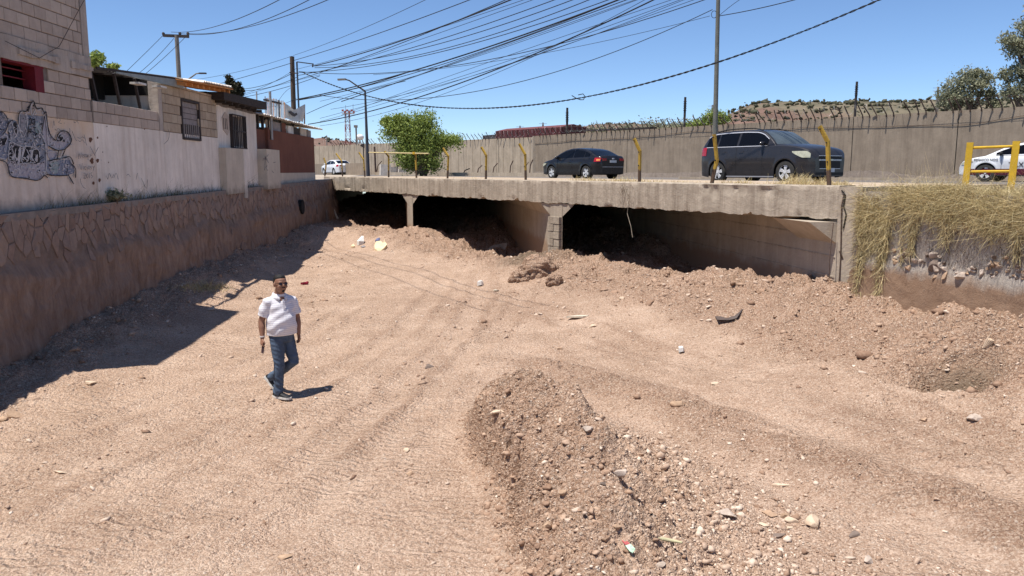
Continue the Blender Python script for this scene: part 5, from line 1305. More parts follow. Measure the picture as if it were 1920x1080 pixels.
t2, d2, n2, L2 = wall_run("boundary_wall", "sandy ribbed cast wall running away to the left behind the green tree", A2, B2, (320 - 258) / 1517 * 66, (320 - 276) / 1517 * 97, MAT['farwall2'], 0.3,
                          [along(A2, B2, px) for px in (935, 870, 800, 730, 665)])
# vertical board ribs on the sandy wall
k = 0; s_ = 0.6
while s_ < L2 - 1:
    p = A2 + d2 * s_; zt = (320 - 258) / 1517 * 66 + ((320 - 276) / 1517 * 97 - (320 - 258) / 1517 * 66) * s_ / L2
    mb = MB(); mb.box(p + n2 * 0.012 + Vector((0, 0, (zt - 0.5) / 2)), d2 * 0.03, n2 * 0.012, (0, 0, (zt + 0.4) / 2)); mb.build("board_rib", MAT['farwall2'], t2); s_ += 0.9 + 0.35 * random.random()
# sloping dusty toe of the wall
mb = MB(); q = []
m_toe = concrete("rough_render_toe", (0.27, 0.22, 0.18), bump=1.0)
for k in range(90):
    s_ = L1 * k / 89; p = A1 + d1 * s_; q.append((p + n1 * (0.10 + 0.04 * nz(s_, 1, 1.2)) + Vector((0, 0, -0.5)), p + n1 * (0.012 + 0.015 * nz(s_, 1, 3)) + Vector((0, 0, -0.05 + 0.25 * nz(s_, 4, 0.4)))))
mb.add([v for a in q for v in a], [(2*k, 2*k+2, 2*k+3, 2*k+1) for k in range(89)]); mb.build("rough_toe", m_toe, t1)
# bars
def wall_bars(t, A, d, n, z_at, s0, s1, step, hgt=0.5, out=0.36, fwd=0.12):
    base = rootloc(t); me = None; s_ = s0
    while s_ < s1:
        p = A + d * s_; z = z_at(s_)
        if me is None:
            mb = MB(); mb.tube([Vector((0, 0, -0.1)), Vector((0, 0, 0.04)) + n * 0.03, n * out + d * fwd + Vector((0, 0, hgt))], 0.030, 5); me = mb.mesh("leaning_bar"); me.materials.append(MAT['steel'])
        o = bpy.data.objects.new("leaning_bar", me); COL.objects.link(o); o.parent = t; o.location = p + n * 0.02 + Vector((0, 0, z)) - base
        o.rotation_euler = (random.gauss(0, 0.10), random.gauss(0, 0.10), random.gauss(0, 0.15)); o.scale = (1, 1, random.uniform(0.85, 1.1))
        s_ += step * random.uniform(0.8, 1.2) * (2 if random.random() < 0.06 else 1)
zt1 = lambda s_: zr + (zl - zr) * s_ / L1
sA = along(A1, B1, 1960)
wall_bars(t1, A1, d1, n1, zt1, sA, L1 - 0.3, 0.42)
zt2 = lambda s_: (320 - 258) / 1517 * 66 + ((320 - 276) / 1517 * 97 - (320 - 258) / 1517 * 66) * s_ / L2
wall_bars(t2, A2, d2, n2, zt2, 0.3, L2 * 0.8, 0.55)
# the coil of razor wire and the sagging strand
def coil(t, A, d, n, z_at, s0, s1, pitch, r, off):
    mb = MB(); pts = []; L = s1 - s0; m_ = int(L / pitch * 10)
    for i in range(m_):
        s_ = s0 + L * i / m_; a = i / 10 * 2 * math.pi; p = A + d * s_ + n * (off + r * 0.6 * math.cos(a)) + Vector((0, 0, z_at(s_) + 0.33 + r * math.sin(a))); pts.append(p)
    mb.tube(pts, 0.006, 3, caps=False); o = mb.build("razor_wire", MAT['galv'], t)
coil(t1, A1, d1, n1, zt1, sA + 6, L1, 0.55, 0.24, 0.18)
coil(t2, A2, d2, n2, zt2, 0, L2 * 0.9, 0.5, 0.26, 0.18)
mb = MB(); pts = []
for i in range(60):
    s_ = sA + (L1 - sA) * i / 59; pts.append(A1 + d1 * s_ + n1 * 0.36 + Vector((0, 0, zt1(s_) + 0.42 + 0.10 * nz(s_, 3, 0.35, 5))))
mb.tube(pts, 0.005, 4, caps=False); mb.build("strand", MAT['steel'], t1)
mb = MB(); pts = []
for i in range(60):
    s_ = sA + (L1 - sA) * i / 59; pts.append(A1 + d1 * s_ + n1 * 0.03 + Vector((0, 0, zt1(s_) - 0.42 + 0.32 * nz(s_, 3, 0.22, 2))))
mb.tube(pts, 0.010, 4, caps=False); mb.build("strand", MAT['steel'], t1)
# step where the two walls meet
mb = MB(); p = B1; mb.box(p + Vector((0, 1.5, (zl - 0.5) / 2)), (0.12, 0, 0), (0, 1.6, 0), (0, 0, (zl + 0.5) / 2)); mb.build("end_return", MAT['farwall2'], t1)
# low kerb wall along the far side of the road
ka, kb_ = at_z(1000, 334.5, -0.40), None
K0, K1 = wallpt(1040, 52), wallpt(705, 74)
dk = (K1 - K0).normalized()
mb = MB(); mb.box((K0 + K1) / 2 + Vector((0, 0, -0.30)), dk * (K1 - K0).length / 2, Vector((dk.y, -dk.x, 0)) * 0.15, (0, 0, 0.16)); o = mb.build("kerb", MAT['farwall2'], None, loc=tuple((K0 + K1) / 2 + Vector((0, 0, -0.43)))); setp(o, "low concrete kerb wall along the far side of the road", None, None, 'structure')
K2 = wallpt(1300, 36); K3 = wallpt(2200, 27.5); dk2 = (K3 - K2).normalized()
mb = MB(); mb.box((K2 + K3) / 2 + Vector((0, 3.0, -0.36)), dk2 * (K3 - K2).length / 2, Vector((dk2.y, -dk2.x, 0)) * 0.10, (0, 0, 0.06)); o = mb.build("kerb", MAT['farwall2'], None, loc=tuple((K2 + K3) / 2 + Vector((0, 3, -0.43)))); setp(o, "pale kerb at the foot of the grey wall on the right", None, None, 'structure')
K4 = wallpt(690, 73); K5 = wallpt(590, 88)
mb = MB(); dk = (K5 - K4).normalized(); mb.box((K4 + K5) / 2 + Vector((0, 0, -0.05)), dk * (K5 - K4).length / 2, Vector((dk.y, -dk.x, 0)) * 0.15, (0, 0, 0.75)); o = mb.build("low_wall", MAT['farwall'], None, loc=tuple((K4 + K5) / 2 + Vector((0, 0, -0.43)))); setp(o, "low grey wall behind the white sedan at the far end of the road", "wall")

# ================================================================== yellow guard posts
def post_mat():
    m = M_("worn_yellow_paint", 0.6, 0.35)
    y = m.ramp(m.noise(9, 5, 0.7), [(0.3, (0.28, 0.17, 0.025)), (0.7, (0.43, 0.28, 0.04))])
    f = m.math('ADD', m.math('MULTIPLY', m.z(), -4.0), 0.62); f = m.math('ADD', f, m.math('MULTIPLY', m.math('SUBTRACT', m.noise(8, 4), 0.5), 0.6))
    c = m.mix(m.ramp(f, [(0.45, (0, 0, 0)), (0.6, (1, 1, 1))]), y, (0.09, 0.055, 0.035))
    c = m.mix(m.ramp(m.noise(25, 4), [(0.6, (0, 0, 0)), (0.7, (1, 1, 1))]), c, (0.14, 0.08, 0.03)); m.base(c); m.bump(m.noise(40, 3), 0.3, 0.01); return m.m
MAT['ypost'] = post_mat()
m_ = simple("flat_yellow_paint", (0.58, 0.36, 0.025), 0.6, 0.15, 5); MAT['yellow'] = m_
def guard_post(bx, kx, ky, tx, ty, label, wd=0.062, fork=False):
    b = on_w(bx, 338, W0 + 0.25); b.z = -0.28
    t = thing("guard_post", label, "guard post", b, 0, "bent yellow posts along the bridge edge")
    k = on_w(kx, ky, W0 + 0.25); tp = on_w(tx, ty, W0 + 0.25)
    k = k + N * 0.0; tp = tp - N * 0.06
    mb = MB(); d_ = (k - b).normalized()
    def chan(mb, p, q):
        dd = (q - p).normalized(); s_ = dd.cross(-N).normalized(); nn = s_.cross(dd).normalized()
        mb.box((p + q) / 2, dd * (q - p).length / 2, s_ * wd / 2, nn * 0.008)
        for sg in (-1, 1): mb.box((p + q) / 2 + s_ * sg * (wd / 2 - 0.004) - nn * 0.022, dd * (q - p).length / 2, s_ * 0.004, nn * 0.018)
    chan(mb, b + Vector((0, 0, -0.1)), k + (k - b).normalized() * 0.02); mb.build("shaft", MAT['ypost'], t)
    mb = MB(); chan(mb, k, tp); mb.build("bent_head", MAT['ypost'], t)
    s_ = (tp - k).normalized()
    for q in (tp - s_ * 0.06, k.lerp(b, 0.02), k.lerp(b, 0.45)):
        mb = MB(); mb.tube([q - N * 0.03, q - N * 0.012 + Vector((0, 0, 0))], 0.013, 8); mb.build("bolt_hole", MAT['dark'], t)
    if fork:
        mb = MB(); f0 = k.lerp(b, 0.5); mb.bar(f0, f0 + Vector((0.1, 0, 0.16)), 0.02, 0.02); mb.build("side_prong", MAT['steel'], t)
    return t
for a in [(1555,1551,266,1540,237,"yellow channel post with bent head in front of the dark SUV's grille",0.066),
          (1332,1343,300,1342,252,"leaning yellow channel post in front of the dark SUV's rear wheel",0.066),
          (1198,1199,284,1192,260,"yellow channel post with bent head between the dark sedan and the dark SUV",0.064),
          (985,984,290,976,270,"forked bent yellow post just left of the dark sedan",0.058,True),
          (910,911,292,905,276,"bent yellow post against the sandy wall, second left of the dark sedan",0.058),
          (838,840,293,833,278,"bent yellow post standing just right of the green tree's shade",0.056),
          (728,728,293,723,284,"bent yellow post under the left end of the pale rail, left of the tree",0.055),
          (684,681,299,675,286,"bent yellow post beside the foot of the dark street lamp",0.052),
          (642,640,302,632,288,"tilted yellow post covering the white sedan's tail",0.052),
          (608,611,308,609,296,"darker bent post at the far left end of the bridge by the white sedan's nose",0.052)]:
    guard_post(*a)
# post with the horizontal rail under the tree
t = thing("barrier", "yellow post carrying a long thin pale rail in front of the tree", "barrier", on_w(781, 334, W0 + 0.25) * 1.0)
t.location.z = -0.28
b = on_w(781, 334, W0 + 0.25); mb = MB(); mb.bar(Vector((b.x, b.y, -0.4)), on_w(779, 288, W0 + 0.25), 0.10, 0.03, up=N); mb.build("post", MAT['ypost'], t)
mb = MB(); mb.tube([on_w(692, 286, W0 + 0.2), on_w(745, 287, W0 + 0.2), on_w(804, 288, W0 + 0.2)], 0.028, 6); mb.build("rail", simple("pale_yellow_rail", (0.62, 0.5, 0.25), 0.6, 0.2), t)
mb = MB(); c_ = on_w(776, 287, W0 + 0.18); mb.box(c_, U * 0.08, N * 0.02, (0, 0, 0.045)); mb.build("clamp_plate", MAT['yellow'], t)
# small dark bent stubs on the far kerb
for i, (px, h_, ln, lab) in enumerate([(706,22,7,"dark bent stub leaning right beside the lamp foot"), (744,18,2,"short upright stub in front of the white painted blocks"), (813,20,4,"dark stub in the shade under the tree"),
      (869,9,8,"lowest curled stub right of the tree"), (895,15,6,"dark stub curling right, second from the tree's shade"), (924,19,6,"dark stub leaning right between two yellow posts"), (956,24,4,"tall thin stub left of the forked yellow post"), (993,26,4,"thin dark stub behind the forked yellow post")]):
    s_ = along(K0, K1, px); p = K0 + (K1 - K0).normalized() * s_; m1 = p.y / 1517; mb = MB()
    mb.tube([p + Vector((0, 0, -0.2)), p + Vector((ln * 0.35 * m1, 0, h_ * 0.6 * m1 - 0.2)), p + Vector((ln * 1.5 * m1, -0.1, h_ * m1 - 0.2))], 0.045, 6)
    o = mb.build("bent_stub", MAT['steel'], None, 50, loc=tuple(p + Vector((0, 0, -0.2)))); setp(o, lab, "post", "dark bent stubs along the far kerb")
for i, (px, w_, h_, lab) in enumerate([(722,18,20,"whitewashed concrete block left of the tree's shade"), (737,16,15,"smaller whitewashed block behind the short stub"), (754,14,11,"low whitewashed block at the edge of the tree's shade")]):
    p = wallpt(px, 72 + i); m1 = p.y / 1517; mb = MB(); mb.box(p + Vector((0, 0, -0.4 + h_ * m1 / 2)), (w_ * m1 / 2, 0.1, 0), (-0.1, 0.3, 0), (0.02, 0, h_ * m1 / 2)); o = mb.build("white_block", simple("limewash", (0.62, 0.55, 0.47), 0.9, 0.2, 3), None, loc=tuple(p + Vector((0, 0, -0.4)))); setp(o, lab, "concrete block")
# yellow frame barrier on the right bank
F0 = wallpt(1814, 15.2); F1 = F0 + (-U) * 0.82
t = thing("frame_barrier", "bright yellow two-post steel frame with two tube rails on the grassy right bank", "barrier", (F0 + F1) / 2 + Vector((0, 0, -0.43)))
zt_ = (320 - 268) / 1517 * 15.2
for i, f_ in enumerate((F0, F1)):
    lean = Vector((0.022, 0, 0)); mb = MB(); c0_, c1_ = f_ + Vector((0, 0, -0.5)) - lean, f_ + Vector((0, 0, zt_)) + lean * 0.6
    e1 = Vector((0.86, -0.5, 0)) * 0.055; e2 = Vector((0.5, 0.86, 0)) * 0.075
    for o_, a1, a2 in ((Vector((0, 0, 0)) - e2, e1, e2 * 0.08), (e1, e1 * 0.08, e2), (-e1 * 0.0 + e2, e1, e2 * 0.08)):
        mb.hexa([c0_ + o_ - a1 - a2, c0_ + o_ + a1 - a2, c0_ + o_ + a1 + a2, c0_ + o_ - a1 + a2, c1_ + o_ - a1 - a2, c1_ + o_ + a1 - a2, c1_ + o_ + a1 + a2, c1_ + o_ - a1 + a2])
    mb.build("post", MAT['yellow'], t)
for z in (zt_ - 0.10, -0.02):
    mb = MB(); mb.tube([F0 + Vector((0.0, 0, z)), F1 + Vector((0.0, 0, z + 0.01))], 0.026, 10); mb.build("rail", MAT['yellow'], t, 40)

# ================================================================== trees
def leaf_mat(name, pal):
    m = M_(name, 0.65, 0.25)
    c = m.ramp(m.isl(), [(i / (len(pal) - 1), p) for i, p in enumerate(pal)])
    m.base(m.mix(0.3, c, m.ramp(m.noise(0.8, 3), [(0.35, pal[0]), (0.65, pal[-1])]))); 
    m.b.inputs["Transmission Weight"].default_value = 0.0
    tr = m.n("ShaderNodeBsdfTranslucent"); mx = m.n("ShaderNodeMixShader"); mx.inputs[0].default_value = 0.28
    m.l(m.b.inputs["Base Color"].links[0].from_socket, tr.inputs[0]); out = [n for n in m.nt.nodes if n.type == 'OUTPUT_MATERIAL'][0]
    m.l(m.b.outputs[0], mx.inputs[1]); m.l(tr.outputs[0], mx.inputs[2]); m.l(mx.outputs[0], out.inputs[0]); return m.m
MAT['leaf_green'] = leaf_mat("fresh_green_leaves", [(0.14, 0.19, 0.04), (0.29, 0.36, 0.08), (0.43, 0.48, 0.13), (0.21, 0.27, 0.06)])
MAT['leaf_olive'] = leaf_mat("grey_olive_leaves", [(0.16, 0.17, 0.10), (0.32, 0.32, 0.20), (0.46, 0.44, 0.31), (0.23, 0.24, 0.14)])
MAT['leaf_dark'] = leaf_mat("dark_dry_leaves", [(0.03, 0.028, 0.015), (0.06, 0.05, 0.03), (0.04, 0.045, 0.02)])
MAT['bark'] = simple("bark", (0.12, 0.085, 0.06), 0.9, 0.3, 10, bump=0.8)
def tree(label, lobes, Yv, zbase, trunk_px, leafmat, nleaf, lsz, name="tree", hang=0.0, depth=0.75, cat="tree", clump=0.16, limbs=True):
    """lobes: (px, py, rx_px, ry_px) of the crown in the photograph, at distance Yv"""
    k = Yv / 1517; base = wallpt(trunk_px, Yv); base.z = zbase
    t = thing(name, label, cat, base)
    L = []; tot = sum(l[2] * l[3] for l in lobes)
    mbt = MB(); Pn = []; Dn = []
    for (px, py, rx, ry) in lobes:
        c = wallpt(px, Yv); c.z = (320 - py) * k; RX, RY, RZ = rx * k, rx * k * depth, ry * k
        ncl = max(6, int(70 * rx * ry / tot * len(lobes) / 3)); cl = []
        for _ in range(ncl):
            v = Vector((random.gauss(0, 1), random.gauss(0, 1), random.gauss(0, 1))).normalized() * (random.random() ** 0.33 * random.uniform(0.75, 1.08))
            cl.append(c + Vector((v.x * RX, v.y * RY, v.z * RZ)))
        n_ = int(nleaf * rx * ry / tot)
        ci = rng.integers(0, ncl, n_); Cc = np.array([tuple(x) for x in cl])[ci]
        sp = clump * (RX + RZ); P_ = Cc + rng.normal(size=(n_, 3)) * np.array([sp, sp, sp * 0.8]); P_[:, 2] -= hang * np.abs(rng.normal(size=n_))
        Pn.append(P_)
        if limbs:
            st = base + Vector((0, 0, 0.3 * (c.z - zbase)))
            md = st.lerp(c, 0.5) + Vector((random.uniform(-.2, .2), random.uniform(-.2, .2), 0.15)); mbt.tube([st, md, c], [0.012 * Yv * k * 18, 0.05 * Yv * k * 2.2, 0.012], 6)
            for q in cl[:6]: mbt.tube([md.lerp(c, 0.6), (c + q) / 2 + Vector((0, 0, .05)), q], [0.03, 0.02, 0.008], 4)
    P_ = np.concatenate(Pn); n_ = len(P_)
    a = rng.normal(size=(n_, 3)); a /= np.linalg.norm(a, axis=1)[:, None]; b = np.cross(a, rng.normal(size=(n_, 3))); b /= np.linalg.norm(b, axis=1)[:, None]
    s_ = lsz * rng.uniform(0.6, 1.5, n_)[:, None]
    V = np.stack([P_ - a * s_, P_ + b * s_ * 0.45, P_ + a * s_, P_ - b * s_ * 0.45], 1).reshape(-1, 3)
    F_ = np.arange(n_ * 4).reshape(n_, 4)
    link("crown", mesh_np("crown", V, F_), leafmat, t)
    zt_ = max((320 - l[1]) * k for l in lobes)
    mbt.tube([base + Vector((0, 0, -0.1)), base + Vector((0.05, 0, 0.3 * (zt_ - zbase))), base + Vector((0.1, 0.05, 0.6 * (zt_ - zbase)))], [0.16 * k * 24, 0.12 * k * 24, 0.05 * k * 24], 8)
    mbt.build("trunk", MAT['bark'], t, 60)
    return t
tree("bushy fresh green tree drooping over the sandy wall beyond the bridge", [(768,248,34,30),(795,232,26,22),(738,240,22,20),(812,262,30,22),(785,285,40,24),(843,262,24,12),(760,300,26,14),(725,228,10,9),(752,222,16,12),(800,305,30,12)], 61, -0.42, 790, MAT['leaf_green'], 23000, 0.085, hang=0.15)
tree("round olive tree behind the wall, between the hill and the tallest tree", [(1800,160,34,26),(1772,182,28,20),(1832,160,22,26),(1790,190,36,16),(1848,190,26,16),(1760,198,18,10),(1815,140,16,10)], 46, -0.4, 1806, MAT['leaf_olive'], 8500, 0.07, clump=0.11)
tree("tall thin-leaved eucalyptus reaching out of frame at the right edge", [(1898,98,30,26),(1912,58,32,26),(1878,80,24,17),(1918,30,22,20),(1905,140,30,18),(1872,150,14,18),(1940,90,40,50),(1935,150,40,36),(1895,178,30,18),(1920,25,16,14),(1945,200,30,20)], 44, -0.4, 1938, MAT['leaf_olive'], 16000, 0.075, clump=0.12)
tree("round green tree peeking over the wall beside the tall pole", [(1335,222,20,11),(1352,225,14,9),(1322,228,12,8),(1300,234,20,6)], 75, -0.4, 1335, MAT['leaf_green'], 3500, 0.10, limbs=False)
tree("sparse small tree poking above the terrace roof on the left", [(196,118,14,11),(186,126,10,8),(222,130,14,4)], 24, -0.5, 196, MAT['leaf_green'], 900, 0.06, limbs=False)
tree("dark dried shrub standing behind the black roof", [(440,165,9,17),(452,172,10,12),(436,155,5,10),(458,178,8,6)], 26.5, -0.5, 445, MAT['leaf_dark'], 2600, 0.05, name="shrub", cat="shrub", clump=0.10)
tree("low green bushes along the wall top left of the tall pole", [(1240,240,50,4),(1290,238,30,6),(1120,244,30,3),(1180,243,40,3)], 80, -0.4, 1240, MAT['leaf_olive'], 3000, 0.11, name="shrub", cat="shrub", limbs=False)
t_ = tree("small dark green weed rooted on the ledge below the graffiti tags", [(228,364,20,9),(218,369,16,6),(240,368,14,5)], 15.6, -0.60, 226, MAT['leaf_olive'], 420, 0.035, name="weed", cat="weed", limbs=False)
dlt = wl(15.6, -0.6, 0.1) - t_.location; t_.location = t_.location + dlt
# thin dry stems along the ledge
VV = []; FF = []; off = 0; P = []; D = []; L = []
for k in range(900):
    y = random.choice([random.uniform(13, 22), random.gauss(15.5, 0.8), random.gauss(18.5, 1), random.gauss(24, 1)]); z = ledge_z(y)
    P.append(wl(y, z, 0.03 + 0.08 * random.random())); D.append((random.gauss(0.1, 0.15), random.gauss(0, 0.35), 1)); L.append(random.uniform(0.04, 0.16) if random.random() < .85 else random.uniform(.2, .4))
addb(P, D, L, np.full(len(P), 0.0035), 0.5)
o = link("weeds", mesh_np("weeds", np.concatenate(VV), np.concatenate(FF)), simple("dry_weeds", (0.16, 0.14, 0.07), 0.9)); setp(o, "thin dry weeds along the ledge under the left houses", None, None, 'stuff')
# dry weeds on the sunlit bump by the left wall
VV = []; FF = []; off = 0; P = []; D = []; L = []
for k in range(800):
    p = hit_ground(random.gauss(385, 26), random.gauss(541, 4)); P.append(p); D.append((random.gauss(0, 0.7), random.gauss(0, 0.5), 0.7)); L.append(random.uniform(0.03, 0.12))
addb(P, D, L, np.full(len(P), 0.004), 0.7)
o = link("dry_grass", mesh_np("dry_grass", np.concatenate(VV), np.concatenate(FF)), MAT['grass']); setp(o, "flattened dry weeds at the sunlit foot of the left wall", None, None, 'stuff')

# ================================================================== hills and far things
def hill(label, prof, Yf, Yc, mat_, seed, nshrub=0):
    xs_ = np.linspace(prof[0][0], prof[-1][0], 260); yy = np.interp(xs_, [p[0] for p in prof], [p[1] for p in prof])
    rows_ = []
    T = np.linspace(0, 1, 14)
    for t in list(T) + [1.25, 1.6]:
        Yv = Yf + (Yc - Yf) * min(t, 1) + (max(t, 1) - 1) * (Yc - Yf) * 0.8; X = (xs_ - 960) / 1517 * Yc * (Yv / Yc)
        zc = (320 - yy) / 1517 * Yc; h = np.where(t <= 1, np.sin(min(t, 1) * math.pi / 2) ** 0.9, 1 - (t - 1) * 1.2)
        z = -1 + (zc + 1) * h + (fbm(X * 0.03, np.full_like(X, Yv * 0.03), 4, seed) * 5 * (Yc / 400) * math.sin(min(t, 1) * math.pi) ) + fbm(X * 0.12, np.full_like(X, Yv * 0.12), 3, seed + 3) * 0.7 * t
        rows_.append(np.stack([X, np.full_like(X, Yv), z], -1))
    V = np.array(rows_); nr_, nc_ = V.shape[:2]; ii = np.arange(nr_ * nc_).reshape(nr_, nc_)
    F_ = np.stack([ii[:-1, :-1], ii[:-1, 1:], ii[1:, 1:], ii[1:, :-1]], -1).reshape(-1, 4)
    o = link("hill", mesh_np("hill", V, F_, smooth=True), mat_); setp(o, label, None, None, 'structure')
    if nshrub:
        r_ = rng.integers(1, 14, nshrub); r_ = np.where(rng.uniform(0, 1, nshrub) < 0.25, 13, r_); c_ = rng.integers(0, nc_, nshrub); P_ = V[r_, c_] + rng.normal(size=(nshrub, 3)) * np.array([2.5, 3, 0.0])
        keep_ = P_[:, 2] > 1; P_ = P_[keep_]; S_ = rng.uniform(0.35, 1.0, len(P_)) ** 1.5 * 1.3 * Yc / 420
        VV_, F3_ = scatter_mesh(P_ + np.array([0, 0, 0.4]), S_, IV, IF, 0.8)
        o = link("hill_scrub", mesh_np("hill_scrub", VV_, F3_), MAT['scrub']); setp(o, "dark scrub dotted over " + label.split(",")[0], None, None, 'stuff')
MAT['scrub'] = leaf_mat("grey_green_scrub", [(0.05, 0.055, 0.035), (0.09, 0.09, 0.05), (0.13, 0.12, 0.07)])
mh = M_("dry_hillside", 0.95, 0.1)
gx = mh.n("ShaderNodeNewGeometry"); sx = mh.n("ShaderNodeSeparateXYZ"); mh.l(gx.outputs["Position"], sx.inputs[0])
fx = mh.math('ADD', mh.math('MULTIPLY', sx.outputs[0], -1 / 40.0), 3.6); fx = mh.math('ADD', fx, mh.math('MULTIPLY', mh.math('SUBTRACT', mh.noise(0.03, 4), 0.5), 3.0))
mh.base(mh.mix(mh.ramp(fx, [(0.2, (0, 0, 0)), (0.8, (1, 1, 1))]), mh.ramp(mh.noise(0.12, 6), [(0.35, (0.11, 0.10, 0.065)), (0.65, (0.20, 0.165, 0.115))]), mh.ramp(mh.noise(0.09, 5), [(0.3, (0.13, 0.08, 0.062)), (0.7, (0.21, 0.135, 0.105))])))
hill("scrubby brown hill, beyond the wall on the right", [(1330,240),(1352,228),(1368,219),(1392,208),(1425,203),(1470,202),(1520,199),(1565,197),(1590,193),(1630,196),(1680,198),(1705,196),(1740,194),(1790,198),(1900,192),(2050,200),(2200,230)], 300, 430, mh.m, 5, 2600)
hill("low grey hill, beyond the middle of the wall", [(1040,252),(1080,243),(1120,237),(1180,236),(1240,238),(1300,236),(1350,232),(1400,240)], 500, 640, mh.m, 8, 500)
hill("low built-up hill, past the end of the road", [(470,262),(540,266),(585,267),(610,266),(640,270),(668,274),(700,277),(760,284)], 500, 640, mh.m, 9, 300)
# ================================================================== poles, lamps, towers
MAT['wood'] = simple("old_creosoted_wood", (0.085, 0.06, 0.045), 0.9, 0.35, 12, scale=(1, 1, 0.2))
MAT['polegrey'] = simple("grey_green_pole_paint", (0.16, 0.155, 0.13), 0.7, 0.2, 4)
MAT['polec'] = simple("weathered_concrete_pole", (0.20, 0.18, 0.16), 0.85, 0.2, 4)
def at(px, py, Yv): return at_y(px, py, Yv)
def pole(name, label, cat, pts, Yv, r0, r1, mat_, part="shaft"):
    q = [at(x, y, Yv) for x, y in pts]
    top = q[0]; bot = Vector((q[-1].x, q[-1].y, -0.45))
    t = thing(name, label, cat, bot); mb = MB(); mb.tube([bot, bot.lerp(top, 0.5), top], [r0, (r0 + r1) / 2, r1], 10); mb.build(part, mat_, t, 50); return t, top, bot
# left pole with crossarm
t, top, bot = pole("utility_pole", "slim grey utility pole with one crossarm rising behind the orange rafter roof", "utility pole", [(331, 66), (331, 66)], 34, 0.11, 0.08, MAT['polec'])
mb = MB(); mb.bar(at(306, 66.5, 34), at(354, 68.5, 34), 0.10, 0.11); mb.build("crossarm", MAT['ironbar'], t)
for x in (306.5, 337.5, 352.5):
    mb = MB(); p = at(x, 66, 34); mb.tube([p, p + Vector((0, 0, 0.08)), p + Vector((0, 0, 0.12))], [0.05, 0.065, 0.03], 8); mb.build("insulator", MAT['ironbar'], t, 50)
# lamp behind the roof
t = thing("street_lamp", "street lamp whose curved arm alone shows above the left roofs", "street lamp", (at(347, 150, 38).x, 38, -0.45))
b = at(347, 152, 38); mb = MB(); mb.tube([Vector((b.x, 38, -0.45)), b, at(357, 146, 38), at(368, 138, 38), at(380, 137, 38)], [0.07, 0.05, 0.035, 0.03, 0.03], 8); mb.build("arm", MAT['polec'], t, 60)
mb = MB(); mb.box(at(380, 137.5, 38), (0.16, 0, 0), (0, 0.07, 0), (0, 0, 0.03)); mb.build("lamp_head", MAT['ironbar'], t)
# wooden pole and the thin steel mast beside it
t, top, bot = pole("utility_pole", "stout dark wooden pole gathering the cables above the torn banner", "utility pole", [(547.5, 106), (551, 240)], 47, 0.16, 0.125, MAT['wood'])
mb = MB(); mb.bar(top + Vector((-0.15, -0.1, -0.9)), top + Vector((0.35, -0.1, -0.95)), 0.06, 0.06); mb.build("cable_bracket", MAT['steel'], t)
t, top, bot = pole("steel_mast", "thin blue-grey mast with a braced side arm beside the wooden pole", "mast", [(556.5, 116), (562, 240)], 45, 0.055, 0.045, simple("blue_grey_paint", (0.06, 0.075, 0.10), 0.6))
mb = MB(); mb.bar(at(557, 116, 45), at(587, 120, 45), 0.05, 0.05); mb.build("side_arm", MAT['ironbar'], t)
mb = MB(); mb.bar(at(587, 119, 45), at(586, 126, 45), 0.06, 0.06); mb.build("arm_end", MAT['ironbar'], t)
# dark street lamp
t, top, bot = pole("street_lamp", "dark tapered street lamp with a long bent arm left of the green tree", "street lamp", [(684.5, 170), (690.5, 330)], 52, 0.125, 0.06, simple("dark_lamp_paint", (0.055, 0.055, 0.065), 0.6))
mb = MB(); mb.tube([at(684.5, 171, 52), at(668, 160, 52), at(655, 151, 52), at(648, 149, 52)], [0.055, 0.045, 0.04, 0.04], 8); mb.build("arm", MAT['ironbar'], t, 60)
mb = MB(); mb.box(at(641, 149, 52), (0.26, 0, 0.01), (0, 0.12, 0), (0, 0, 0.05)); mb.build("lamp_head", MAT['polec'], t)
# tall pole at the right
t, top, bot = pole("utility_pole", "tall slim greenish pole rising out of frame behind the dark SUV", "utility pole", [(1347.5, -40), (1339, 330)], 33, 0.105, 0.075, MAT['polegrey'])
mb = MB(); c = at(1339, 27, 33); mb.tube([c + Vector((0.11 * math.cos(a), 0, 0.14 * math.sin(a))) for a in [i * 0.628 for i in range(10)]], 0.012, 5); mb.build("cable_loop", MAT['wire'], t)
# insulator posts behind the wall
for px, y0, y1, Yv, lab in ((1063,202,248,70,"thin dark mast with ringed neck behind the red freight roof"), (1283,182,236,50,"thin dark mast with ringed neck left of the tall pole"), (1603,153,212,47,"nearest ringed dark mast, in front of the brown hill")):
    t, top, bot = pole("ringed_mast", lab, "mast", [(px + (px - 960) * 0.006, y0), (px, y1)], Yv, 0.0016 * Yv, 0.0014 * Yv, MAT['ironbar'])
    for k in range(6):
        z = top.z - (top.z - 0.02 * Yv) * 0.0 - (8 + k * 3.2) / 1517 * Yv; f_ = (z - bot.z) / (top.z - bot.z); p = bot.lerp(top, f_); mb = MB(); mb.tube([p - Vector((0, 0, 0.0006 * Yv)), p, p + Vector((0, 0, 0.0006 * Yv))], [0.001 * Yv, 0.0025 * Yv, 0.001 * Yv], 8); mb.build("ring", MAT['ironbar'], t)
